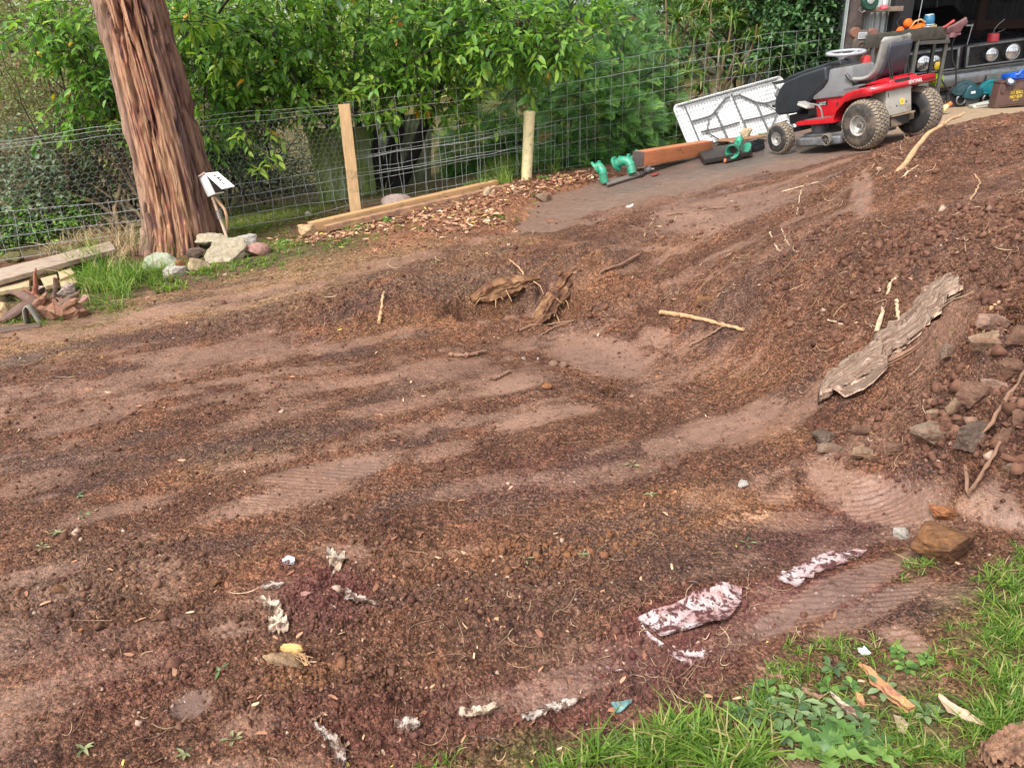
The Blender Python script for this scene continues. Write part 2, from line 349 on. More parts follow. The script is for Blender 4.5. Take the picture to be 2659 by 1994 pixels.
def masks(X,Y):
    n1=fbm(X*5,Y*5,4,50); n2=.5*n1+.5*fbm(X*22,Y*22,3,60); n3=fbm(X*2.2,Y*2.2,3,40)
    m={}
    pa=-X*.35+Y*.937; pb=X*.94+Y*.34; nd=.45*fbm(pb*3.2,pa*13,4,61)+.3*fbm(pb*11,pa*34,3,62)+.25*n1
    m['mud']=patch(X,Y,MUD,.30,nd); m['or']=patch(X,Y,ORANGE,.7,n1); m['pe']=patch(X,Y,PEACH,.4,n2); m['ma']=patch(X,Y,MAROON,.6,n1); m['tan']=patch(X,Y,TAN,.7,n2); m['gr']=patch(X,Y,GREEN,.5,n1)
    m['dk']=patch(X,Y,DARK,.6,n2); m['wet']=patch(X,Y,WET,.3,n2); m['mul']=patch(X,Y,MULCH,.4,n1); m['lo']=patch(X,Y,LOOSE,.5,n1); m['rub']=patch(X,Y,RUBBLE,.5,n1)
    # scattered streaks of smeared mud that follow the digger's passes across the floor
    st=fbm(pa*5.5,pb*1.0,4,90); st2=fbm(X*9,Y*9,3,95)
    m['mud']*=.9+.9*(nd-.5); m['mud']=np.clip(m['mud'],0,1); m['mud']=np.maximum(m['mud'],sst(.52,.70,st*.7+st2*.3)*.65*(1-m['lo']*.75)*(1-m['gr']))
    m['dk']=np.maximum(m['dk'],sst(.58,.68,fbm(pa*4+7,pb*1.1,4,120))*.7)
    m['pad']=inpoly(X,Y,PAD)
    return m
def soil(X,Y,m,fine=True):
    n=lambda f,s,o=3: fbm(X*f,Y*f,o,s)-.5
    lo=m['lo']; mud=m['mud']*(1-.3*lo); rub=m['rub']
    lo_=np.clip(.25+lo,0,1.2)
    h=n(1.3,1,2)*.05+n(4,5,2)*(.010+.045*lo)
    bil=1-np.abs(fbm(X*9,Y*9,3,9)*2-1)*2
    h+=bil*.014*lo
    wd=(n(6,11,2)*.03,n(6,12,2)*.03)
    for f,a,s in ((11,.028,20),(26,.015,21),(58,.010,22),(110,.006,23)):
        if f>70 and not fine: break
        d,v=worley(X*f+wd[0]*f,Y*f+wd[1]*f,s)
        lump=np.clip(1-d*1.35,0,1)**.6*v**(3.0 if f<20 else 1.6)
        k=lo_ if f>20 else lo_*(.35+.65*sst(.45,.6,fbm(X*1.7,Y*1.7,2,s)))
        h+=lump*a*k*(1-mud*.93)
    if fine: h+=n(90,30,3)*.006*(1-mud*.85)+(fbm(X*40,Y*40,3,33)-.5)*.010*(1-mud*.85)*lo_
    # ruts and drag marks
    a=-X*.35+Y*.937; b=X*.94+Y*.34
    rut=fbm(a*9,b*.8,3,70)-.5; h+=rut*.03*(1-lo*.6)
    h+=np.where(mud>.3,(np.abs(fbm(a*30,b*5,3,77)-.5)<.018)*-.004*mud,0)
    tr=sst(.50,.60,fbm(a*2.6,b*.5,3,131))*(1-np.clip(lo,0,1)*.8)*(1-m['gr'])*(np.hypot(X,Y)<5.5)
    if fine: h+=tr*np.sin((Y+.15*X+.02*(fbm(X*3,Y*3,2,5)-.5))*2*np.pi/.024)*.0028*(.4+.6*(fbm(b*14,a*14,2,6)>.48))
    h+=rub*(np.clip(1-worley(X*7,Y*7,80)[0],0,1)*.10*worley(X*7,Y*7,80)[1]+bil*.03)
    h+=patch(X,Y,[(*q[:5],q[5]) for q in BUMPS],.9,np.full(X.shape,.5)+n(6,14)*.6)*.9
    h-=patch(X,Y,[(*q[:5],q[5]) for q in PITS],.35,np.full(X.shape,.5)+n(14,15)*.8)
    h+=m['mul']*(.02+n(20,99,2)*.03)
    h-=m['wet']*.006
    p=m['pad']; h-=sst(-.06,.26,p+n(2.5,17)*.5+n(11,18)*.22+n(40,19)*.06)*.07
    return h
def H(x,y):
    X=np.atleast_1d(np.asarray(x,float)); Y=np.atleast_1d(np.asarray(y,float)); return base_h(X,Y)+soil(X,Y,masks(X,Y),False)
def on(px,py,dz=0.):
    """spot on the real, lumpy ground met by a sight line"""
    p=gp(px,py); d=ray(px,py); 
    for _ in range(3):
        z=float(H(p[0],p[1])[0]); t=(z-CAMZ)/d[2] if abs(d[2])>1e-3 else 10
        q=np.array([0,0,CAMZ])+d*t; p=p*.4+q*.6 if np.linalg.norm(q-p)<.6 else p
    return Vector((p[0],p[1],float(H(p[0],p[1])[0])+dz))
def G(px,py,dz=0.):
    p=gp(px,py); return Vector((p[0],p[1],p[2]+dz))
az=np.concatenate([np.arange(-180,-48,4.),np.linspace(-48,48,NAZ),np.arange(52,181,4.)]); az[-1]=180
rr=np.concatenate([[.03,.3,.6,.85],np.exp(np.linspace(math.log(1.),math.log(12.5),NR)),12.5*np.exp(np.linspace(.03,3.0,50))])
AZ,RR=np.meshgrid(np.radians(az),rr); X=RR*np.sin(AZ); Y=RR*np.cos(AZ)
mk={}
_big=masks(X.ravel(),Y.ravel()); sh=X.shape
Z=base_h(X.ravel(),Y.ravel())+soil(X.ravel(),Y.ravel(),_big)
far=sst(13,18,RR.ravel()); Z=Z*(1-far)+far*(.3+2.2*sst(18,60,RR.ravel())+fbm(X.ravel()*.2,Y.ravel()*.2,3,3)*.6)
gV=np.stack([X.ravel(),Y.ravel(),Z],1); nr,na=sh
I=np.arange(nr*na).reshape(nr,na); gF=np.stack([I[:-1,:-1],I[:-1,1:],I[1:,1:],I[1:,:-1]],-1).reshape(-1,4)[:,::-1]
behind=sst(.0,.5,((Y.ravel()-7.83)*.9-(X.ravel()+1.5)*.42))  # beyond the fence line
cA=np.stack([_big['mud'],_big['or'],_big['ma'],_big['tan']],1)
cB=np.stack([np.maximum(_big['gr'],behind*.85),_big['dk'],_big['wet'],_big['mul']],1)
cC=np.stack([_big['pe'],_big['lo'],_big['rub'],np.ones(len(Z))],1)
def ground_mat():
    b=NB('damp_red_soil'); A=b.attr('ma'); B=b.attr('mb'); Cc=b.attr('mc'); sa=b.sep(A.outputs['Color']); sb=b.sep(B.outputs['Color']); sc=b.sep(Cc.outputs['Color'])
    n1=b.noise(3.,6,.65); n2=b.noise(28,6,.7); n3=b.noise(150,4,.7); n4=b.noise(9,5,.7,(1,3.2,1))
    base=b.ramp(n2,[(.28,(.050,.021,.013)),(.45,(.100,.047,.029)),(.6,(.150,.076,.048)),(.78,(.25,.150,.103))])
    vv=b.ramp(n1,[(.33,(.62,.56,.60)),(.52,(1,1,1)),(.72,(1.45,1.25,1.08))]); base=b.mix(1.,base,vv,'MULTIPLY')
    # thatch / dry fibres
    tn=b.ramp(n2,[(.3,(.17,.105,.056)),(.6,(.33,.215,.115)),(.8,(.44,.31,.175))]); base=b.mix(b.math('MULTIPLY',A.outputs['Alpha'],b.ramp(n4,[(.35,(.25,)*3),(.65,(1,1,1))])),base,tn)
    orr=b.ramp(n2,[(.3,(.12,.056,.028)),(.7,(.26,.130,.064))]); base=b.mix(b.math('MULTIPLY',sa[1],b.ramp(n4,[(.35,(.25,)*3),(.65,(.8,)*3)])),base,orr)
    mar=b.ramp(n2,[(.3,(.055,.019,.019)),(.55,(.115,.036,.034)),(.8,(.19,.07,.065))]); base=b.mix(b.math('MULTIPLY',sa[2],.85),base,mar)
    base=b.mix(b.math('MULTIPLY',sb[1],.75),base,b.ramp(n2,[(.3,(.050,.030,.026)),(.7,(.105,.066,.056))]))
    mud=b.ramp(n1,[(.3,(.155,.083,.056)),(.6,(.225,.128,.090)),(.8,(.275,.168,.122))]); mud=b.mix(b.math('MULTIPLY',sa[1],.6),mud,(.25,.13,.075)); mud=b.mix(b.math('MULTIPLY',sa[2],.45),mud,(.15,.08,.072))
    mf=b.math('MULTIPLY',sa[0],b.ramp(n2,[(.34,(.15,)*3),(.44,(1,1,1))])); base=b.mix(mf,base,mud)
    base=b.mix(b.math('MULTIPLY',sc[0],b.ramp(n2,[(.42,(0,0,0)),(.55,(.8,.8,.8))])),base,(.40,.23,.145))
    gr=b.ramp(n2,[(.3,(.045,.050,.018)),(.55,(.10,.105,.035)),(.8,(.19,.16,.06))]); base=b.mix(b.math('MULTIPLY',sb[0],.8),base,gr)
    base=b.mix(b.math('MULTIPLY',B.outputs['Alpha'],.75),base,b.ramp(n2,[(.3,(.15,.062,.034)),(.7,(.34,.17,.095))]))
    base=b.mix(b.math('MULTIPLY',sb[2],.45),base,(.085,.062,.058))
    # crumb grains, each its own tone
    vc=b.n.new('ShaderNodeTexVoronoi'); vc.inputs['Scale'].default_value=125; vc.inputs['Randomness'].default_value=1; b.l(b.co(),vc.inputs['Vector']); vcs=b.sep(vc.outputs['Color'])
    vd=b.n.new('ShaderNodeTexVoronoi'); vd.inputs['Scale'].default_value=310; b.l(b.co(),vd.inputs['Vector']); vds=b.sep(vd.outputs['Color'])
    gm=b.math('SUBTRACT',1.,b.math('MULTIPLY',mf,.9)); base=b.mix(gm,base,b.mix(1.,base,b.ramp(vcs[1],[(0,(.42,.40,.38)),(.5,(.95,.95,.95)),(1,(1.75,1.70,1.62))]),'MULTIPLY')); base=b.mix(gm,base,b.mix(1.,base,b.ramp(vds[1],[(0,(.55,.53,.5)),(.5,(1,1,1)),(1,(1.6,1.55,1.5))]),'MULTIPLY'))
    # pale grit
    v=b.n.new('ShaderNodeTexVoronoi'); v.inputs['Scale'].default_value=75; b.l(b.co(),v.inputs['Vector']); vs=b.sep(v.outputs['Color'])
    g=b.math('MULTIPLY',b.math('LESS_THAN',v.outputs['Distance'],.23),b.math('GREATER_THAN',vs[0],.93)); g=b.math('MULTIPLY',g,b.math('SUBTRACT',1.,sb[0])); base=b.mix(b.math('MULTIPLY',g,.65),base,(.36,.27,.21))
    # short pale fibres
    f1=b.noise(60,3,.6,(1,7,1)); fb=b.math('GREATER_THAN',f1,.685); base=b.mix(b.math('MULTIPLY',fb,b.math('MULTIPLY',b.math('SUBTRACT',1.,mf),.45)),base,(.30,.19,.12))
    base=b.mix(.5,base,b.ramp(n3,[(.3,(.6,.6,.6)),(.5,(1,1,1)),(.7,(1.35,1.35,1.35))]),'MULTIPLY')
    r=b.ramp(n2,[(.3,(.62,)*3),(.7,(.9,)*3)]); r=b.mix(mf,r,b.ramp(n1,[(.3,(.28,)*3),(.7,(.48,)*3)])); r=b.mix(sb[2],r,(.16,.16,.16))
    b.set(col=base,rough=r,spec=b.mix(mf,(.18,.18,.18),(.45,.45,.45)))
    hb=b.math('ADD',b.math('MULTIPLY',n2,.6),b.math('MULTIPLY',n3,.5)); hb=b.math('SUBTRACT',hb,b.math('MULTIPLY',vc.outputs['Distance'],.55)); hb=b.math('SUBTRACT',hb,b.math('MULTIPLY',vd.outputs['Distance'],.30)); 
    st=b.math('SUBTRACT',1.,b.math('MULTIPLY',sa[0],.8))
    bp=b.n.new('ShaderNodeBump'); bp.inputs['Distance'].default_value=.016; b.l(b.math('MULTIPLY',st,.75),bp.inputs['Strength']); b.l(hb,bp.inputs['Height']); b.l(bp.outputs[0],b.p.inputs['Normal'])
    return b.m
GM=ground_mat()
ground=npmesh('ground',gV,[gF],GM,cols={'ma':cA,'mb':cB,'mc':cC}); tagit(ground,kind='structure')
# worn concrete driveway that runs up to the shed
def driveway():
    gx=np.arange(.0,9.6,.04); gy=np.arange(5.6,13.4,.04); X,Y=np.meshgrid(gx,gy); x=X.ravel(); y=Y.ravel()
    d=inpoly(x,y,PAD); z=base_h(x,y)-.012+(fbm(x*2,y*2,3,4)-.5)*.012+(fbm(x*14,y*14,3,4)-.5)*.005
    nr,na=X.shape; I=np.arange(nr*na).reshape(nr,na); F=np.stack([I[:-1,:-1],I[:-1,1:],I[1:,1:],I[1:,:-1]],-1).reshape(-1,4); F=F[(d[F]>-.35).all(1)]
    b=NB('muddy_concrete'); n1=b.noise(1.6,7,.65); n2=b.noise(20,6,.7); n4=b.noise(7,6,.7,(1,3.5,1))
    c=b.ramp(n2,[(.3,(.15,.105,.076)),(.55,(.235,.172,.128)),(.8,(.32,.25,.19))])
    c=b.mix(b.ramp(n4,[(.42,(0,0,0)),(.56,(.9,.9,.9))]),c,(.125,.075,.052)); n5=b.noise(45,5,.75,(1,2,1)); c=b.mix(.8,c,b.ramp(n5,[(.32,(.55,.5,.48)),(.5,(1,1,1)),(.68,(1.3,1.3,1.3))]),'MULTIPLY')
    # tan dust towards the shed
    sx=b.n.new('ShaderNodeSeparateXYZ'); b.l(b.co(),sx.inputs[0]); k=b.math('MULTIPLY_ADD',sx.outputs[0],.45,-1.6,True); c=b.mix(b.math('MULTIPLY',k,.75),c,b.ramp(n2,[(.3,(.30,.205,.125)),(.7,(.46,.335,.215))]))
    at_=b.attr('wm'); ws=b.sep(at_.outputs['Color']); c=b.mix(b.math('MULTIPLY',ws[1],.92),c,b.ramp(n2,[(.35,(.10,.052,.034)),(.6,(.19,.108,.077))])); c=b.mix(b.math('MULTIPLY',ws[0],.7),c,(.085,.075,.072))
    r=b.mix(ws[0],(.75,.75,.75),(.33,.33,.33)); b.set(col=c,rough=r); b.bump(b.math('ADD',n2,b.math('MULTIPLY',n4,1.)),.5,.012)
    Wd=1-sst(.10,1.4,d+(fbm(x*3,y*3,4,8)-.5)*.9); W=patch(x,y,[(1900,400,220,36,10,.9),(1750,440,160,24,14,.6),(2080,385,140,18,5,.6)],.6,fbm(x*5,y*5,4,50))
    o=npmesh('driveway',np.stack([x,y,z],1),[F],b.m,cols={'wm':np.stack([W,Wd,W,np.ones(len(W))],1)}); tagit(o,kind='structure')
driveway()
# ---------------------------------------------------------------- plants
LV=np.array([(0,0,0),(.32,.5,.06),(.32,0,0),(.32,-.5,.06),(.68,.42,.02),(.68,0,-.05),(.68,-.42,.02),(1,0,-.14)],float)
LF=np.array([(0,2,1),(0,3,2),(1,2,5),(1,5,4),(2,3,6),(2,6,5),(4,5,7),(5,6,7)])
DV=np.array([(0,0,0),(.5,.5,.03),(1,0,-.06),(.5,-.5,.03)],float); DF=np.array([(0,3,1),(1,3,2)])
def leafmat(name,stops,rough=.42,tr=.32,odd=None,spec=.45):
    b=NB(name); a=b.attr('tint'); s=b.sep(a.outputs['Color']); c=b.ramp(s[0],stops)
    n=b.noise(35,2,.5); c=b.mix(.35,c,b.ramp(n,[(.35,(.7,.75,.7)),(.65,(1.25,1.2,1.1))]),'MULTIPLY')
    if odd: 
        for th,col in odd: c=b.mix(b.math('GREATER_THAN',s[2],th),c,col)
    b.set(col=c,rough=rough,spec=spec)
    t=b.n.new('ShaderNodeBsdfTranslucent'); c2=b.mix(1.,c,(1.25,1.35,.7),'MULTIPLY'); b.l(c2,t.inputs[0]); x=b.n.new('ShaderNodeMixShader'); x.inputs[0].default_value=tr
    b.l(b.p.outputs[0],x.inputs[1]); b.l(t.outputs[0],x.inputs[2]); b.l(x.outputs[0],b.out.inputs[0]); return b.m
def unit(v): return v/(np.linalg.norm(v,axis=-1)[...,None]+1e-9)
def cloud(ells,ntw,per,L,Wd,droop=.5,twl=.35,shell=.55,tmpl='leaf',rg=rng,spread=1.,tv=.5):
    """ells: (x,y,z,rx,ry,rz,weight)"""
    E=np.array(ells,float); w=E[:,6]/E[:,6].sum(); k=rg.choice(len(E),ntw,p=w); d=unit(rg.normal(size=(ntw,3))); r=(shell+(1-shell)*rg.random(ntw)**.7)
    P=E[k,:3]+d*E[k,3:6]*r[:,None]; D=unit(d*np.array([1,1,.5])+rg.normal(size=(ntw,3))*.45-np.array([0,0,droop*.5]))
    s=(np.arange(per)/per)[None,:]*twl; Q=P[:,None,:]+D[:,None,:]*s[...,None]; Q[...,2]-=(s**2)*.6*droop
    ph=np.arange(per)*2.4+rg.random(ntw)[:,None]*6.28; A=unit(np.cross(D,np.array([0,0,1.])+rg.normal(size=(ntw,3))*.1)); B2=np.cross(D,A)
    O=A[:,None]*np.cos(ph)[...,None]+B2[:,None]*np.sin(ph)[...,None]*.6
    LD=D[:,None]*(.25+.7*(np.arange(per)/per))[None,:,None]+O*spread+rg.normal(size=(ntw,per,3))*.18; LD[...,2]-=droop*.45
    n=ntw*per; LD=unit(LD.reshape(-1,3)); up=np.array([0,0,1.])+rg.normal(size=(n,3))*.35
    B=frame(LD,up); sc=(.7+.5*rg.random(n)); SC=np.stack([L*sc,Wd*sc,L*sc],1)
    tv_,tf=(LV,LF) if tmpl=='leaf' else (DV,DF)
    V,F=stamp(tv_,tf,Q.reshape(-1,3),B,SC)
    t=np.repeat(np.clip(rg.normal(.5,.22,ntw),0,1),per)*tv+(1-tv)*rg.random(n); T=np.stack([t,rg.random(n),rg.random(n),np.ones(n)],1)
    return V,F,np.repeat(T,len(tv_),0),(P,D,twl)
def twigs(P,D,L,r=.004,droop=.5):
    s=np.linspace(-.35,1,4); Q=P[:,None,:]+D[:,None,:]*(s*L)[None,:,None]; Q[...,2]-=((np.maximum(s,0)*L)**2)*.6*droop
    return strips(Q,np.array([1.4,1.1,.8,.4])*r,3)
def branchwork(base,targets,r0,rg,wig=.25,nseg=10,rmin=.15):
    """limbs that leave the stem and wander to given spots"""
    L=[]
    for (a,b,r) in targets:
        a=np.array(a,float); b=np.array(b,float); t=np.linspace(0,1,nseg)[:,None]; l=np.linalg.norm(b-a)
        ctl=a*.55+b*.45+rg.normal(size=3)*l*wig; pth=(1-t)**2*a+2*t*(1-t)*ctl+t*t*b; pth[1:-1]+=rg.normal(size=(nseg-2,3))*l*.015
        L.append((pth,r*(1-t[:,0]*(1-rmin))))
    return L
def tubes_mesh(L,n=7):
    m=MB()
    for pth,r in L: m.tube([tuple(p) for p in pth],list(r),n)
    return m
def ap(px,py,y):
    """the spot at ground distance y (north of the camera) on a sight line"""
    d=ray(px,py); return np.array([0,0,CAMZ])+d*(y/d[1])
BK=M('dark_bark',(.035,.028,.022),.85,.5,14,bump=.6,bd=.02,stretch=(1,1,.25))
BKB=M('black_wet_bark',(.012,.010,.009),.7,.5,14,bump=.6,bd=.02,stretch=(1,1,.25))
BT=M('tan_bark',(.16,.11,.06),.85,.4,14,bump=.5,bd=.01,stretch=(1,1,.25))
GR_=[(0,(.010,.030,.010)),(.35,(.022,.065,.016)),(.7,(.055,.135,.026)),(1,(.13,.25,.045))]
LM_LAUREL=leafmat('laurel_leaf',[(0,(.022,.070,.014)),(.30,(.065,.17,.026)),(.6,(.17,.34,.045)),(1,(.36,.50,.08))],.45,.42,[(.9935,(.62,.33,.02)),(.9985,(.42,.12,.04))])
LM_DARK=leafmat('dark_leaf',[(0,(.020,.055,.024)),(.5,(.060,.14,.050)),(.85,(.13,.26,.08)),(1,(.22,.36,.12))],.42,.25,[(.996,(.25,.09,.04))])
LM_SCRUB=leafmat('scrub_leaf',[(0,(.09,.13,.04)),(.5,(.22,.28,.09)),(1,(.38,.42,.20))],.55,.3,[(.97,(.25,.10,.05))])
LM_BLUE=leafmat('grey_green_leaf',[(0,(.06,.10,.06)),(.5,(.15,.22,.13)),(1,(.32,.38,.27))],.5,.3)
LM_FAR=leafmat('far_leaf',[(0,(.16,.24,.06)),(.5,(.36,.46,.13)),(1,(.55,.62,.28))],.6,.4)  # sunlit look of the far trees put into this pale leaf colour
LM_CED=leafmat('cypress_leaf',[(0,(.018,.060,.020)),(.45,(.070,.18,.040)),(.8,(.16,.32,.06)),(1,(.28,.44,.10))],.5,.2,[(.993,(.30,.14,.06))])
LM_STR=leafmat('strap_leaf',[(0,(.035,.085,.018)),(.5,(.10,.19,.035)),(.85,(.22,.30,.07)),(1,(.42,.40,.17))],.45,.35,[(.93,(.36,.26,.14))])
def plant(name,label,cat,base,leaves,lm,stems=None,sm=None,group=None,part='crown',spart='trunk'):
    t=thing(name,label,cat,tuple(base),group=group); mi=Vector(base)
    V,F,C=leaves; o=npmesh(part,V-np.array(base,float)[None],F if isinstance(F,list) else [F],lm,t,cols={'tint':C},smooth=False)
    if stems is not None:
        V2,F2=stems; npmesh(spart,V2-np.array(base,float)[None],[F2] if not isinstance(F2,list) else F2,sm or BK,t)
    return t
def stem_mesh(L,extra=None,n=7):
    V=[];F=[];k=0
    for pth,r in L:
        v,f=strips(np.asarray(pth)[None],np.asarray(r)[None],n); V.append(v); F.append(f+k); k+=len(v)
    if extra is not None: V.append(extra[0]); F.append(extra[1]+k)
    return np.concatenate(V),np.concatenate(F)
# --- the big leaning tree
def big_tree():
    base=np.array([-2.86,6.72,.0]); rg=np.random.default_rng(3)
    ctl=[(478,690,94),(474,600,88),(452,470,86),(418,330,85),(378,170,82),(338,0,79),(290,-250,74),(200,-620,64)]
    P=[];R=[]
    for px,py,hw in ctl:
        q=ap(px,py,6.72); P.append(q); R.append(hw/FP*np.dot(q-np.array([0,0,CAMZ]),F_))
    P=np.array(P);R=np.array(R); P[0,2]=min(P[0,2],-.12); s=np.r_[0,np.cumsum(np.linalg.norm(np.diff(P,axis=0),axis=1))]; nv,nu=560,400; t=np.linspace(0,s[-1],nv)
    C=np.stack([np.interp(t,s,P[:,i]) for i in range(3)],1); ker=np.ones(41)/41; 
    for i in range(3): C[:,i]=np.convolve(np.pad(C[:,i],20,mode='reflect',reflect_type='odd'),ker,'valid')
    r=np.interp(t,s,R); u=np.linspace(0,2*np.pi,nu,endpoint=False)
    T=np.gradient(C,axis=0); T/=np.linalg.norm(T,axis=1)[:,None]; X1=np.cross(T,np.array([0,1.,0])); X1/=np.linalg.norm(X1,axis=1)[:,None]; Y1=np.cross(T,X1)
    U,Tt=np.meshgrid(u,t); cx,cy=np.cos(U),np.sin(U)
    # twisting fibres: noise stretched along the stem
    def fn(f,g,o,sd): 
        a=U+Tt*.10; w=.5+.5*np.cos(U/1); n1=fbm(a/(2*np.pi)*f,Tt*g,o,sd); n2=fbm((a-2*np.pi)/(2*np.pi)*f,Tt*g,o,sd); k=U/(2*np.pi); return n1*(1-k)+n2*k
    flare=np.exp(-Tt/.16)*(.05+.07*np.cos(U*3+1)**2)
    strips_=fn(44,1.5,4,5); fine=fn(150,6,3,6); crack=np.abs(fn(24,1.3,3,9)-.5)
    rad=r[:,None]*(1+flare+.10*(fn(5,.35,2,2)-.5))+(strips_-.5)*.085+(fine-.5)*.03-np.clip(.05-crack,0,.05)*1.15
    # a lifting slab of bark part-way up
    rad+=sst(.60,.63,fn(9,1.0,3,31))*.022
    V=C[:,None,:]+(X1[:,None,:]*cx[...,None]+Y1[:,None,:]*cy[...,None])*rad[...,None]
    I=np.arange(nv*nu).reshape(nv,nu); J=np.roll(I,-1,1); F=np.stack([I[:-1],J[:-1],J[1:],I[1:]],-1).reshape(-1,4)
    col=np.stack([strips_,fine,U/(2*np.pi),Tt/4],-1).reshape(-1,4)
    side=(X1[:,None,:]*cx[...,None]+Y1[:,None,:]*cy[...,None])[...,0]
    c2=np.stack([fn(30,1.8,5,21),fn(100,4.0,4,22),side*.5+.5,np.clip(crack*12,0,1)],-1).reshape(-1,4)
    b=NB('stringy_red_bark'); A=b.sep(b.attr('ba').outputs['Color']); Bq=b.attr('bb'); B=b.sep(Bq.outputs['Color'])
    n=b.noise(60,6,.75,(1,1,.10))
    c=b.ramp(B[0],[(.30,(.24,.078,.046)),(.42,(.34,.145,.085)),(.50,(.17,.055,.040)),(.58,(.40,.19,.105)),(.68,(.14,.050,.040))])
    c=b.mix(b.ramp(B[1],[(.44,(0,0,0)),(.60,(1,1,1))]),c,(.42,.25,.15))
    c=b.mix(b.ramp(B[1],[(.36,(1,1,1)),(.46,(0,0,0))]),c,(.10,.045,.038))
    c=b.mix(b.math('MULTIPLY',b.ramp(B[2],[(.10,(1,1,1)),(.34,(0,0,0))]),.7),c,(.27,.19,.145))  # left flank greyed and paled, the light on it put into the bark
    c=b.mix(b.math('MULTIPLY',b.ramp(B[2],[(.76,(0,0,0)),(.88,(1,1,1))]),.6),c,(.115,.075,.072))  # right flank's shade painted in as darker bark
    c=b.mix(.75,c,b.ramp(n,[(.3,(.42,.38,.36)),(.5,(1,1,1)),(.7,(1.6,1.5,1.4))]),'MULTIPLY')
    c=b.mix(b.math('MULTIPLY',b.math('SUBTRACT',1.,Bq.outputs['Alpha']),.55),c,(.05,.024,.02))  # shade inside the fissures painted as darker bark
    b.set(col=c,rough=.85,spec=.25); b.bump(n,.8,.012)
    t_=thing('leaning_tree','big leaning tree with thick reddish stringy bark beside the white meter box','tree',tuple(base))
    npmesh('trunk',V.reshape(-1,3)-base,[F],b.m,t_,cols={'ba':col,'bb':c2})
    # loose bark ribbons standing off the stem
    m=26; vi=rg.integers(6,250,m); ui=rg.integers(0,nu,m); PP=[]
    for a,q in zip(vi,ui):
        L=rg.integers(14,48); k=np.linspace(0,1,8); ii=np.clip((a+k*L).astype(int),0,nv-1); du=rg.normal()*8
        base_=V[ii,(q+(k*du).astype(int))%nu]; out=unit(base_-C[ii]); PP.append(base_+out*(.004+.05*rg.random()*(k if rg.random()<.5 else 1-k)**2)[:,None])
    for pp in PP:
        v,f=strips(np.array(pp)[None],.005,4); npmesh('bark_ribbon',v-base,[f],M('dry_bark_ribbon',(.30,.17,.10),.85,.4,30),t_)
    # a crown above the picture, which shades the verge below
    ce=C[-1]; V3,F3,C3,(tp,td,tl)=cloud([(ce[0]+.3,ce[1]+1,ce[2]+3.4,2.0,1.8,1.5,1),(ce[0]-1.8,ce[1]+2,ce[2]+3.0,1.6,1.6,1.1,.6)],500,7,.14,.035,1.,.4,.4,'dia',rg)
    st=stem_mesh(branchwork(None,[(ce,ce+np.array(q),.16) for q in ((.6,0,2.4),(-1.6,.5,1.7),(1.5,-.6,1.9),(.3,1.2,2.2))],.1,rg),twigs(tp,td,tl,.006))
    npmesh('branches',st[0]-base,[st[1]],BT,t_); npmesh('crown',V3-base,[F3],LM_SCRUB,t_,cols={'tint':C3},smooth=False)
big_tree()
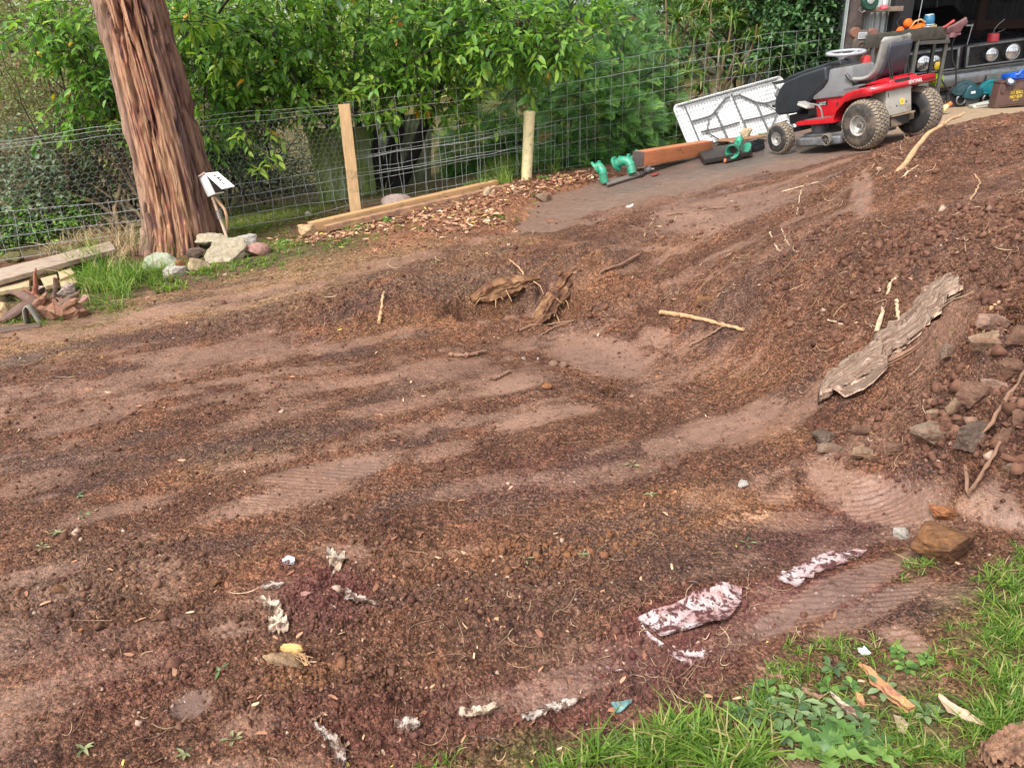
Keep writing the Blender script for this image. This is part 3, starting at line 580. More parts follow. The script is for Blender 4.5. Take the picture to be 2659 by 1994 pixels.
# --- the many-stemmed laurel behind the fence
def laurel():
    rg=np.random.default_rng(11); Y0=9.6; b0=np.array([ap(1010,512,Y0)[0],Y0,-.02])
    def S(pts,r0,r1,y0=Y0,y1=None):
        k=len(pts); ys=np.linspace(y0,y1 or y0,k); P=np.array([ap(a,b,y) for (a,b),y in zip(pts,ys)]); t=np.linspace(0,k-1,14); Q=np.stack([np.interp(t,np.arange(k),P[:,i]) for i in range(3)],1)
        Q[1:-1]=(Q[:-2]+2*Q[1:-1]+Q[2:])/4; Q[1:-1]+=rg.normal(size=(12,3))*.012; return (Q,np.linspace(r0*.72,r1*.8,14))
    L=[S([(1000,530),(935,430),(860,330),(800,255),(752,190),(700,60)],.105,.04,Y0,8.9),S([(985,520),(940,440),(880,350),(835,290),(800,120)],.06,.03,Y0,9.6),
       S([(960,525),(900,420),(893,300),(870,180),(850,40),(830,-120)],.10,.05,Y0+.1,9.3),S([(1005,520),(965,420),(930,330),(915,240),(930,100)],.08,.04,Y0,9.9),
       S([(1020,525),(985,420),(955,300),(948,210),(960,-60)],.085,.04,Y0+.3,10),S([(1020,520),(1030,400),(1040,270),(1058,140),(1050,-60)],.10,.05,Y0,9.8),
       S([(1010,530),(1060,440),(1105,330),(1150,200),(1175,90),(1250,-80)],.11,.045,Y0,9.1),S([(1020,520),(1045,440),(1090,350),(1105,240),(1085,160)],.05,.02,Y0,9.6),
       S([(1000,520),(1010,400),(1000,300),(985,240)],.05,.03,Y0,9.7),S([(752,190),(660,90),(560,70),(480,60)],.045,.02,8.9,8.3),S([(1150,200),(1240,110),(1330,70)],.04,.02,9.1,8.5),S([(700,330),(720,280),(800,190)],.03,.03,8.9,9.3),
       S([(690,350),(700,320),(740,250)],.02,.02,9,9)]
    el=[]
    def e(px,py,y,rx,ry,rz,w): p=ap(px,py,y); el.append((p[0],p[1],p[2],rx,ry,rz,w))
    for q in [(500,60,7.9,.55,.5,.28,.7),(600,120,8.3,.6,.6,.4,1),(560,230,8.3,.42,.5,.25,.6),(720,60,8.5,.8,.8,.5,1.6),(760,190,8.4,.65,.6,.38,1.2),(900,100,8.8,.9,.9,.6,2),(880,250,8.7,.5,.5,.18,.6),(1010,230,8.5,.5,.4,.22,.8),
              (1100,60,8.8,.8,.9,.5,1.7),(1120,190,8.9,.5,.5,.35,.9),(1250,90,8.6,.7,.8,.45,1.4),(1330,140,8.3,.5,.5,.28,.9),(1390,80,8.1,.45,.4,.25,.5),(1500,60,8.5,.5,.5,.25,.6),(640,290,8.5,.45,.5,.22,.7),(560,330,8.2,.3,.3,.12,.25),
              (1000,-60,9,1.8,1.5,.6,1.8),(600,-60,8.6,1.4,1.2,.5,1.3),(900,300,8.2,.4,.3,.08,.25),(1180,270,8.9,.28,.3,.12,.25),(500,190,8.0,.25,.3,.2,.3),(1240,30,8.5,.6,.6,.3,.6),(1440,110,8,.3,.25,.12,.3),(1080,130,8.4,.5,.4,.3,.6)]: e(*q)
    V,F,C,tw=cloud(el,1250,8,.112,.044,.75,.26,.25,'leaf',rg,1.,.55)
    ex=[];xt=[]
    # hanging sprigs seen in front of the netting
    for px,py,y,n in [(690,385,7.4,10),(668,430,7.3,9),(650,340,7.9,12),(700,330,7.9,10),(1255,240,7.9,12),(1235,215,8.2,9),(1275,310,8.6,8),(905,255,7.9,16),(975,215,7.9,20),(1000,300,8.1,16),(800,285,8.1,14),(530,60,7.2,20),(470,50,7.1,16),(420,55,7.0,8),(570,150,7.7,20),(830,190,7.9,14),(1160,150,8.,12),(1130,280,8.3,10)]:
        p=ap(px,py,y); v,f,c,t2=cloud([(p[0],p[1],p[2],.12,.12,.09,1)],max(2,n//4),7,.105,.04,.8,.16,.0,'leaf',rg,1.,.3); c[:,0]=np.clip(c[:,0]+.3,0,1); ex.append((v,f,c)); xt.append(t2)
    Vv,Ff,Cc=merge([(V,F,C)]+ex); P=np.concatenate([tw[0]]+[q[0] for q in xt]); D=np.concatenate([tw[1]]+[q[1] for q in xt])
    sv=twigs(P,D,.3,.0035)
    el2=np.array(el); br=[]
    ends=np.array([l[0][k] for l in L for k in (6,9,11,13)])
    for q in el2:
        for _ in range(3):
            tgt=q[:3]+rg.normal(size=3)*q[3:6]*.5; a=ends[np.argmin(np.linalg.norm(ends-tgt,axis=1)+rg.random(len(ends))*.5)]; br+=branchwork(None,[(a,tgt,.018)],.02,rg,.15,8)
    t=plant('laurel_tree','spreading laurel with many black stems and glossy green leaves over the wire fence','tree',b0,(Vv,Ff,Cc),LM_LAUREL,stem_mesh(L,n=9),BKB)
    v,f=stem_mesh(br,sv,5); npmesh('branches',v-b0,[f],BK,t)
    # peeled red stretch of one stem
    q=L[2]; k=slice(8,11); v,f=strips(q[0][k][None],(q[1][k]+.008)[None],9); npmesh('bare_patch',v-b0,[f],M('peeled_red_wood',(.16,.055,.035),.8,.5,18,stretch=(1,1,.2)),t)['label']='reddish stretch of stem with its bark peeled'
laurel()
def bush(name,label,cat,spots,n,per,L,W,lm,sm=BK,droop=.5,twl=.3,shell=.2,tm='dia',seed=1,group=None,stems=3,base=None,sr=.03,lim=.6):
    rg=np.random.default_rng(seed); el=[]
    for px,py,y,rx,ry,rz,w in spots: p=ap(px,py,y); el.append((p[0],p[1],p[2],rx,ry,rz,w))
    V,F,C,tw=cloud(el,n,per,L,W,droop,twl,shell,tm,rg)
    E=np.array(el); c=E[:,:3].mean(0); b0=np.array([c[0],c[1],0.]) if base is None else np.array(base,float); Ls=[]
    for q in E:
        for _ in range(stems):
            a=b0+rg.normal(size=3)*np.array([.25,.15,0]); tgt=q[:3]+rg.normal(size=3)*q[3:6]*lim; Ls+=branchwork(None,[(a,tgt,sr)],.02,rg,.12,10)
    return plant(name,label,cat,b0,(V,F,C),lm,stem_mesh(Ls,twigs(tw[0],tw[1],twl,.0035,droop),5),sm,group,spart='stems')
# left thicket
bush('scrub_bush','open twiggy shrub with tan stems, furthest left behind the netting','shrub',[(60,120,8.6,1.2,.8,.9,1),(180,250,8.8,.9,.7,.6,1),(40,330,8.6,.8,.7,.5,.8),(230,60,9,.9,.8,.6,.8),(130,-20,9,1.2,.8,.5,.6)],800,7,.05,.016,LM_SCRUB,BT,.3,.3,.1,'dia',21,stems=11,sr=.014,lim=.8)
bush('laurel_shrub','glossy laurel branches hanging left of the leaning trunk','shrub',[(130,80,7.8,.45,.4,.18,.7),(210,130,7.8,.4,.35,.16,.8),(260,240,7.9,.3,.3,.3,1),(230,60,8,.5,.4,.3,.8),(290,320,7.9,.25,.25,.2,.5),(150,325,7.9,.2,.2,.06,.3)],210,8,.10,.036,LM_LAUREL,BK,.7,.24,.2,'leaf',22,stems=3,base=(-3.6,8.1,0),sr=.016)
bush('grey_leaved_bush','grey green rounded bush behind the netting at the left edge','shrub',[(60,420,7.9,.55,.4,.4,1),(30,520,7.7,.5,.4,.3,1),(120,480,8.1,.35,.3,.3,.6),(0,380,8,.4,.4,.3,.5)],480,8,.052,.028,LM_BLUE,BT,.4,.22,.2,'leaf',23,stems=5,sr=.012)
bush('dark_underbush','dark low bush at the foot of the netting, far left','shrub',[(20,600,7.4,.5,.4,.22,1),(130,570,7.7,.4,.3,.2,1),(90,520,8.5,.7,.4,.5,1),(220,420,8.8,.8,.4,.4,.5)],560,8,.06,.028,LM_LAUREL,BKB,.4,.2,.2,'dia',24,stems=5,sr=.012)
bush('bare_stemmed_shrub','tall shrub of bare brown stems just left of the leaning trunk','shrub',[(260,330,8.2,.5,.4,.5,1),(330,250,8.4,.4,.3,.4,.8),(210,470,8.3,.5,.3,.25,.6)],330,7,.06,.022,LM_DARK,BT,.4,.24,.1,'dia',25,stems=8,base=(-3.55,8.0,0),sr=.028,lim=.9)
bush('white_flecked_bush','pale speckled bush seen between the leaning trunk and the wooden post','shrub',[(640,380,10.2,.5,.4,.45,1),(720,440,10.3,.55,.4,.35,1),(800,400,10.6,.5,.4,.4,.7),(600,450,10.2,.5,.4,.3,1)],650,8,.045,.02,LM_BLUE,BK,.3,.22,.2,'dia',26,stems=5,sr=.012)
bush('yellowing_bush','low yellow green bush on the lawn behind the mossy sheets','shrub',[(760,500,11,.5,.4,.25,1),(680,490,11.2,.5,.3,.25,1)],420,8,.05,.02,LM_FAR,BT,.3,.2,.2,'dia',27,stems=4,sr=.01)
bush('holly_like_bush','dark leafy bush right behind the meter box','shrub',[(620,330,9,.45,.4,.35,1),(590,230,9,.5,.4,.4,1),(560,400,8.9,.3,.3,.2,.5)],420,8,.07,.028,LM_DARK,BK,.5,.22,.2,'dia',28,stems=4,sr=.014)
# --- feathery conifer: flat sprays
def spray(rg):
    v=[];f=[]
    def blade(p,d,l,w):
        n=np.array([-d[1],d[0],0]); k=len(v); v.extend([p-n*w*.15,p+d*l*.45+n*w*.3,p+d*l,p+d*l*.45-n*w*.3]); f.append((k,k+3,k+2)); f.append((k,k+2,k+1))
    for i in range(9):
        t=i/9; p=np.array([t,0,-.18*t*t]); 
        for s in (-1,1):
            l=.42*(1-t)**.8+.10; a=s*(.95-.25*t); d=np.array([math.cos(a),math.sin(a),0]); blade(p,d,l,.075)
            for q in (.4,.7):
                pp=p+d*l*q; d2=np.array([math.cos(a*.35),math.sin(a*.35),0]); blade(pp,d2,l*.42,.06); 
    blade(np.array([0,0,0.]),np.array([1,0,-.1]),1.05,.05)
    return np.array(v),np.array(f)
def conifer(name,label,spots,n,size,seed,base,trunkpx=None,thick=.06):
    rg=np.random.default_rng(seed); sv,sf=spray(rg); E=[]
    for px,py,y,rx,ry,rz,w in spots: p=ap(px,py,y); E.append((p[0],p[1],p[2],rx,ry,rz,w))
    E=np.array(E); k=rg.choice(len(E),n,p=E[:,6]/E[:,6].sum()); d=unit(rg.normal(size=(n,3))); r=.35+.65*rg.random(n)**.6; P=E[k,:3]+d*E[k,3:6]*r[:,None]
    D=unit(d*np.array([1,1,.35])+rg.normal(size=(n,3))*.45+np.array([0,-.25,-.12])); up=np.array([0,-.5,1.])+rg.normal(size=(n,3))*.45
    sc=size*(.6+.7*rg.random(n)); V,F=stamp(sv,sf,P,frame(D,up),sc); t=np.clip(rg.normal(.45,.2,n),0,1); T=np.stack([t,rg.random(n),rg.random(n),np.ones(n)],1)
    T=np.repeat(T,len(sv),0); rd=np.linalg.norm(sv,axis=1); T[:,0]=np.clip(T[:,0]+np.tile((rd-.6)*.55,n)+rg.normal(size=len(T))*.06,0,1)
    b0=np.array(base,float); Ls=[]
    top=E[np.argmax(E[:,2])]; Ls.append((np.linspace(b0,[top[0],top[1],top[2]+.5],10),np.linspace(thick,.02,10)))
    for q in E:
        for _ in range(6):
            h=max(.15,min(q[2]+.2,top[2])); a=np.array([b0[0],b0[1],h*rg.random()]); Ls+=branchwork(None,[(a,q[:3]+rg.normal(size=3)*q[3:6]*.6,.016)],.02,rg,.08,7)
    return plant(name,label,'tree',b0,(V,F,T),LM_CED,stem_mesh(Ls,None,6),BKB)
conifer('cypress_tree','feathery bright green cypress spilling through the fence behind the green pipe bends',[(1560,330,9.7,.75,.5,.5,1.2),(1670,300,10.4,.5,.5,.5,1),(1480,410,9.5,.55,.4,.3,.9),(1620,420,9.8,.6,.4,.3,.9),(1500,230,10,.6,.5,.5,.9),(1620,180,10.4,.7,.5,.5,.8),(1440,440,9.2,.3,.2,.18,.4),(1690,400,10.3,.3,.3,.3,.6)],4200,.17,31,(1.35,10.1,.2))
conifer('dark_cypress','dark shaded cypress between the laurel and the bright one','x' and [(1330,250,11,.8,.6,.8,1),(1250,380,10.6,.6,.5,.5,1),(1400,150,11.2,.9,.6,.7,1),(1350,420,10.3,.5,.4,.4,.8),(1500,60,11.5,1.1,.7,.7,1),(1220,460,10.4,.4,.3,.3,.5)],2600,.19,32,(.3,11,.1),thick=.12)
# --- strap leaved plants
def strap(rg,n,L,w,droop):
    k=7; a=rg.random(n)*6.283; el=rg.uniform(.45,1.35,n); l=L*rg.uniform(.6,1.1,n); t=np.linspace(0,1,k)
    d=np.stack([np.cos(a)*np.cos(el),np.sin(a)*np.cos(el),np.sin(el)],1); C=d[:,None]*(t[None,:,None]*l[:,None,None]); C[...,2]-=(t**2.3)[None]*l[:,None]*droop*rg.uniform(.4,1.3,n)[:,None]
    sd=np.stack([-np.sin(a),np.cos(a),rg.normal(size=n)*.3],1); wd=w*np.array([.7,1,1,.95,.8,.5,.04]); V=np.stack([C-sd[:,None]*wd[None,:,None]*.5,C+sd[:,None]*wd[None,:,None]*.5],2)
    I=np.arange(n*k*2).reshape(n,k,2); F=np.stack([I[:,:-1,0],I[:,:-1,1],I[:,1:,1],I[:,1:,0]],-1).reshape(-1,4); t_=np.clip(rg.normal(.5,.25,n),0,1); T=np.repeat(np.stack([t_,rg.random(n),rg.random(n),np.ones(n)],1),k*2,0)
    return V.reshape(-1,3),F,T
def straps(name,label,heads,base,seed,n=48,L=.5,w=.024):
    rg=np.random.default_rng(seed); b0=np.array(base,float); out=[];Ls=[]
    for px,py,y in heads:
        p=ap(px,py,y); v,f,t=strap(rg,n,L,w,.75); out.append((v+p,f,t)); Ls.append((np.linspace(b0+rg.normal(size=3)*np.array([.1,.1,0]),p,8)+rg.normal(size=(8,3))*.01,np.linspace(.022,.015,8)))
    V,F,T=merge(out); return plant(name,label,'plant',b0,(V,F,T),LM_STR,stem_mesh(Ls),BT,part='leaves',spart='stems')
straps('strap_leaved_plant','tall clump of yellow green strap leaves behind the top edge of the folding table',[(1960,110,11.3),(1900,60,11.6),(2010,50,11.6),(1870,150,11.2),(1930,200,11),(2000,170,11.2),(1850,20,11.9),(1960,10,12)],(2.9,11.4,.3),41)
straps('strap_leaved_clump','clump of drooping strap leaves left of the folding table, above the cypress',[(1760,60,11.1),(1740,140,11),(1810,100,11.2),(1780,200,10.9),(1820,240,10.8),(1740,230,10.7),(1730,-10,11.3),(1800,20,11.3)],(2.1,11.1,.3),42,44,.5,.026)
straps('grassy_plant','small dark strap leaved plant under the laurel stems','x' and [(960,500,9.1),(930,515,9.0),(1000,515,9.1)],(-1.0,9.1,.0),43,30,.34,.014)
bush('glossy_shrub','dark glossy broadleaf shrub beside the shed post','shrub',[(2080,40,11.6,.55,.5,.55,1),(2130,130,11.7,.5,.4,.5,1),(2040,130,11.3,.4,.4,.4,.7),(2150,10,12,.6,.4,.6,.8),(2010,-20,11.8,.6,.5,.5,.7)],1500,8,.085,.042,LM_DARK,BK,.3,.22,.2,'leaf',33,stems=3,base=(4.3,11.9,.4))
bush('light_shrub','lighter green shrub above the strap leaved plants','shrub',[(1990,20,12.2,.6,.4,.5,1),(1900,-30,12.4,.7,.4,.4,1),(1780,-40,12.6,.8,.4,.5,1)],800,8,.08,.03,LM_LAUREL,BK,.3,.22,.2,'dia',34,stems=2,base=(3.6,12.3,.4))
# far greenery closing the view
def far_trees():
    spec=[(-13,20,3.6,5,LM_FAR,'pale olive tree far behind the left thicket'),(-8.5,18,3.4,4.6,LM_SCRUB,'olive green tree far behind the leaning trunk'),(-5.2,22,3.2,5.2,LM_FAR,'sunlit pale tree seen through the laurel stems, left of the post'),(-1.8,18.5,2.8,3.6,LM_FAR,'light green tree behind the mossy sheets'),
    (1.5,21,3.4,6,LM_DARK,'dark tree behind the laurel crown'),(5.5,20,3.4,5.6,LM_DARK,'dark tree behind the strap leaved plants'),(-17,27,4.6,7.5,LM_SCRUB,'tall dull tree at the far left'),(-10,30,4.8,8,LM_FAR,'tall pale tree on the far left skyline'),(-3,30,4.6,8.5,LM_DARK,'tall dark tree on the skyline behind the laurel'),(4,30,4.8,9,LM_DARK,'tallest dark tree on the skyline right of centre'),(11,30,5,9,LM_SCRUB,'tall tree behind the shed')]
    for i,(x,y,r,h,lm,lab) in enumerate(spec):
        rg=np.random.default_rng(60+i); el=[(x,y,h*.72,r,r*.6,h*.30,1.5),(x-r*.4,y,h*.42,r*.8,r*.5,h*.3,1),(x+r*.45,y-.4,h*.38,r*.7,r*.5,h*.3,1),(x,y-.3,h*.18,r*.9,r*.4,h*.2,.7)]
        V,F,C,tw=cloud(el,1050,8,.20 if lm is not LM_FAR else .17,.085,.4,.7,.3,'dia',rg)
        b0=np.array([x,y,.2]); Ls=[(np.linspace(b0,[x+.3,y,h*.8],9),np.linspace(.16,.05,9))]
        for q in el: 
            for _ in range(4): Ls+=branchwork(None,[(np.array([x,y,h*.3*rg.random()+.4]),np.array(q[:3])+rg.normal(size=3)*np.array(q[3:6])*.5,.05)],.05,rg,.1,8)
        plant('background_tree',lab,'tree',b0,(V,F,C),lm,stem_mesh(Ls,None,5),BK,group='trees far behind the fence')
far_trees()
# ---------------------------------------------------------------- fence
FX=np.array([(-6.4,5.75),(-4.34,6.52),(-1.52,7.86),(.24,8.62),(2.55,10.15),(4.45,11.15)])
_s=np.r_[0,np.cumsum(np.hypot(*np.diff(FX,axis=0).T))]
ztop=np.array([.98,1.0,1.12,1.26,1.52,1.66])
def fpt(s,h):
    """h: 0 at the foot, 1 at the top wire"""
    x=np.interp(s,_s,FX[:,0]); y=np.interp(s,_s,FX[:,1]); zt=np.interp(s,_s,ztop); zb=base_h(x,y)+.03; return np.stack([x,y,zb+(zt-zb)*h],-1)
def wires():
    rg=np.random.default_rng(5); st=thing('wire_fence','rusty galvanised wire mesh fence strung behind the driveway and verge','fence',(FX[2][0],FX[2][1],.1)); b0=np.array([FX[2][0],FX[2][1],.1])
    gal=M('galvanised_wire',(.36,.37,.36),.6,.3,40,metal=.3); out=[]
    def line(s0,s1,h,r,w=.006,ph=0):
        n=int((s1-s0)/.06)+2; s=np.linspace(s0,s1,n); P=fpt(s,h+(fbm(s*.9,s*0+h*7+ph,2,3)-.5)*.05+(fbm(s*5,s*0+h*9+ph,2,4)-.5)*w*2); P[:,1]+=(fbm(s*1.5,s*0+h*5,2,8)-.5)*.04; v,f=strips(P[None],r,4); out.append((v,f))
    s1,s2,s3,s4=_s[1],_s[2],_s[3],_s[5]
    for h in (0.02,.13,.25,.37,.49,.62,.75,.87,1.): line(s2,s4,h,.0018 if h not in (.87,) else .0028)
    for h in (.30,.44,.52): line(s2,s3+.2,h+.02,.0024,.012,3)
    for h in (.46,.30): line(s2,s3+.4,h,.0034,.012,5)
    for h in (0.02,.11,.21,.31,.41): line(_s[0],s2,h,.0024)
    for h in (.97,1.,.93): line(_s[0],s2,h,.002,.01,2)
    def vert(s,h0,h1,r,j=.02):
        n=9; hh=np.linspace(h0,h1,n); P=fpt(s+np.cumsum(rg.normal(size=n))*j*.25,hh); P[:,1]+=rg.normal(size=n)*.004; v,f=strips(P[None],r,4); out.append((v,f))
    for s in np.arange(s2+.1,s4,.215): vert(s+rg.normal()*.01,0,1.,.0020)
    for s in np.arange(s2+.05,s3+.9,.118): vert(s+rg.normal()*.012,0,.52,.0020)
    for s in np.arange(_s[0],s2,.125): vert(s+rg.normal()*.006,0,.42,.0022)
    V=[];F=[];k=0
    for v,f in out: V.append(v); F.append(f+k); k+=len(v)
    npmesh('wire_mesh',np.concatenate(V)-b0,[np.concatenate(F)],gal,st)
    # hexagonal netting from the left edge to the wooden post
    a=.030; seg=[]
    dx=a*math.sqrt(3); nx=int((_s[2]-_s[0])/dx)+1
    for j in range(18):
        for i in range(nx):
            cx=_s[0]+(i+.5*(j%2))*dx; cz=.24+j*a*1.5*.98
            if cz>1.0: continue
            p=[(cx,cz+a),(cx+dx/2,cz+a/2),(cx+dx/2,cz-a/2),(cx,cz-a)]
            for q in range(3): seg.append((p[q],p[q+1]))
    sg=np.array(seg); 
    def pos(c): 
        s=c[...,0]+(fbm(c[...,0]*2,c[...,1]*2,2,6)-.5)*.05; z=c[...,1]+(fbm(c[...,0]*1.5,c[...,1]*3,2,7)-.5)*.06; x=np.interp(s,_s,FX[:,0]); y=np.interp(s,_s,FX[:,1])
        return np.stack([x,y-.015+(fbm(c[...,0]*2,c[...,1]*2,2,9)-.5)*.05,z+base_h(x,y)-.02],-1)
    P=pos(sg); keep=(P[:,0,0]<FX[2][0]+.02); v,f=strips(P[keep],.0008,3); npmesh('netting',v-b0,[f],gal,st)
    # rough sawn wooden post
    wp=M('weathered_pine',(.42,.27,.135),.8,.3,25,dirt=(.20,.13,.07),dsc=8,dth=.62,bump=.5,bd=.004,stretch=(6,6,.4))
    top=ap(895,286,7.80); bot=gp(925,556); m=MB(); m.box((0,0,.0),(.108,.085,np.linalg.norm(top-np.array(bot))+.1)); L=np.linalg.norm(top-np.array(bot))
    o=m.build('post',wp,st,bevel=.006,sub=5,disp=.0025,dsc=.03); o.location=Vector((top+np.array(bot))/2-b0); d=Vector(top)-Vector(bot); o.rotation_euler=d.to_track_quat('Z','Y').to_euler(); o['label']='square sawn pine post standing before the mossy sheets'
    # old grey post seen above the table
    m=MB(); p=ap(1858,225,11.1); m.tube([(0,0,-.9),(0,0,-.3),(.004,0,0)],[.06,.058,.055],9); o=m.build('post',M('old_grey_post',(.20,.15,.12),.9,.35,20,bump=.5,stretch=(5,5,.4)),st,bevel=.004,disp=.005,dsc=.05); o.location=Vector(p-b0); o['label']='old round grey post rising above the folding table'
wires()
def bollard():
    g=gp(1367,468); top=ap(1375,290,g[1]); L=float(np.linalg.norm(top-g)); cream=M('peeling_cream_paint',(.70,.60,.33),.55,.1,9,dirt=(.33,.29,.20),dsc=16,dth=.60,bump=.3,bd=.003)
    t=thing('steel_post','cream painted round steel post with peeling paint and a domed cap','post',tuple(g)); t.rotation_euler=(Vector(top)-Vector(g)).to_track_quat('Z','Y').to_euler()
    m=MB(); m.lathe([(.0565,-.1),(.0565,0),(.057,L-.02),(.055,L-.012)],28); m.build('pipe',cream,t,bevel=0)
    m=MB(); m.lathe([(.0605,L-.035),(.0615,L-.03),(.0615,L-.01),(.055,L+.004),(.02,L+.010),(.001,L+.011)],28); m.build('cap',cream,t)
    # hook with a snap link hanging from it
    h=MB(); h.tube([(.055,0,L-.17),(.085,0,L-.165),(.10,0,L-.19),(.10,0,L-.20)],.006,8); h.build('bracket',M('rusty_iron',(.14,.065,.04),.8,.4,30),t,smooth=True)
    s=thing('snap_hook','steel snap hook hanging on the bracket of the cream post','hook',tuple((t.matrix_basis@Vector((.10,0,L-.205))))); 
    q=MB(); q.tube([(.0,0,.02),(.012,0,.0),(.014,0,-.09),(.010,0,-.17),(.0,0,-.185),(-.010,0,-.17),(-.010,0,-.08),(-.010,0,-.01)],.0045,7,closed=True); q.tube([(.0,0,-.18),(.0,0,-.245)],.004,7)
    q.build('link',M('bright_zinc',(.62,.62,.62),.3,.15,30,metal=.9),s)
bollard()
# mossy corrugated sheets leaning behind the fence
def sheet(name,lab,corners,col,n=9,amp=.014,th=.004):
    """corners: 4 (px,py,y): bottom left, bottom right, top right, top left"""
    P=np.array([ap(*c) for c in corners]); nu,nv=n*10,14; U,V=np.meshgrid(np.linspace(0,1,nu),np.linspace(0,1,nv)); Q=(1-V)[...,None]*((1-U)[...,None]*P[0]+U[...,None]*P[1])+V[...,None]*((1-U)[...,None]*P[3]+U[...,None]*P[2])
    nn=np.cross(P[1]-P[0],P[3]-P[0]); nn/=np.linalg.norm(nn); Q=Q+nn*(amp*np.sin(U*2*np.pi*n)+(fbm(U*3,V*3,2,3)-.5)*.03)[...,None]; Q2=Q-nn*th
    b0=P[0].copy(); I=np.arange(nu*nv).reshape(nv,nu); F=np.stack([I[:-1,:-1],I[:-1,1:],I[1:,1:],I[1:,:-1]],-1).reshape(-1,4); N=nu*nv
    edge=np.concatenate([I[0],I[:,-1],I[-1][::-1],I[:,0][::-1]]); E=np.stack([edge[:-1],edge[1:],edge[1:]+N,edge[:-1]+N],-1); E=E[E[:,0]!=E[:,1]]
    V_=np.concatenate([Q.reshape(-1,3),Q2.reshape(-1,3)])-b0
    o=npmesh(name,V_,[np.concatenate([F,F[:,::-1]+N,E])],col); o.location=b0; tagit(o,lab,'roofing sheet','corrugated sheets propped behind the fence'); return o
def mossmat(name,c1,c2,th):
    b=NB(name); n=b.noise(5,7,.65,(2.5,2.5,.45)); n2=b.noise(40,5,.7); c=b.ramp(n,[(th-.12,c1),(th+.02,c2),(th+.2,tuple(v*.55 for v in c2))]); c=b.mix(.6,c,b.ramp(n2,[(.3,(.65,.65,.65)),(.7,(1.3,1.3,1.3))]),'MULTIPLY'); b.set(col=c,rough=.8,spec=.3); b.bump(n2,.4,.004); return b.m
M1=mossmat('mossy_zinc',(.20,.23,.16),(.15,.20,.055),.48); M2=mossmat('grey_green_zinc',(.33,.37,.31),(.18,.21,.13),.55); M3=mossmat('brown_green_zinc',(.17,.19,.12),(.11,.125,.07),.5)
sheet('corrugated_sheet','mossy green sheet with a dark left edge, behind the wooden post',[(838,572,8.7),(985,545,9.0),(955,328,9.25),(795,335,8.95)],M1,5,.010)
sheet('corrugated_sheet','grey green sheet between the laurel stems, middle of the group',[(985,470,9.9),(1060,480,9.9),(1035,305,10.2),(925,318,10.2)],M2,4,.014)
sheet('corrugated_sheet','narrow pale sheet just right of the wooden post',[(925,500,10.0),(975,500,10.0),(950,330,10.3),(905,330,10.3)],M2,3,.012)
sheet('corrugated_sheet','tall brown green sheet, rightmost of the group',[(1010,530,9.95),(1118,515,10.05),(1122,290,10.35),(1050,300,10.3)],M3,6,.010)
# ---------------------------------------------------------------- ride-on mower
def F3(o,xp,zp):
    """frame with x towards xp, z roughly towards zp, y away from the viewer"""
    o,xp,zp=map(np.array,(o,xp,zp)); x=xp-o; x/=np.linalg.norm(x); z=zp-o; z=z-x*np.dot(x,z); z/=np.linalg.norm(z); y=np.cross(z,x)
    return Matrix(((x[0],y[0],z[0],o[0]),(x[1],y[1],z[1],o[1]),(x[2],y[2],z[2],o[2]),(0,0,0,1)))
RED=M('mower_red_paint',(.50,.012,.022),.28,.12,6,dirt=(.20,.06,.04),dsc=30,dth=.68,bump=.03,coat=.4)
HOOD=M('faded_black_plastic',(.024,.027,.033),.42,.2,10,dirt=(.07,.065,.06),dsc=25,dth=.68,bump=.05)
GREYP=M('grey_plastic',(.155,.155,.16),.5,.12,12,dirt=(.14,.11,.085),dsc=9,dth=.58,bump=.08)
BEIGE=M('beige_painted_steel',(.36,.335,.295),.5,.12,5,dirt=(.20,.15,.11),dsc=6,dth=.62,bump=.08)
STEEL=M('worn_deck_steel',(.15,.16,.175),.45,.3,14,metal=.25,dirt=(.15,.10,.065),dsc=12,dth=.52,bump=.3)
BLK=M('black_iron',(.015,.015,.016),.5,.3,20,bump=.1)
RIM=M('pale_wheel_rim',(.47,.46,.43),.38,.15,20,metal=.2,dirt=(.20,.15,.11),dsc=18,dth=.56)
TYRE=M('dusty_tyre_rubber',(.030,.027,.025),.8,.3,20,dirt=(.12,.090,.064),dsc=8,dth=.50,bump=.25)
TYREB=M('dirty_tread_lug',(.12,.10,.082),.85,.3,25,dirt=(.24,.19,.14),dsc=14,dth=.45,bump=.3)
TYRED=M('dark_tyre_rubber',(.022,.021,.021),.7,.3,20,dirt=(.10,.08,.06),dsc=8,dth=.60,bump=.2)
SEATD=M('scuffed_blue_black_seat',(.048,.052,.068),.55,.25,9,dirt=(.13,.125,.13),dsc=60,dth=.66,bump=.15)
SEATG=M('grey_seat_rim',(.27,.265,.25),.5,.1,10,dirt=(.13,.11,.09),dsc=12,dth=.60)
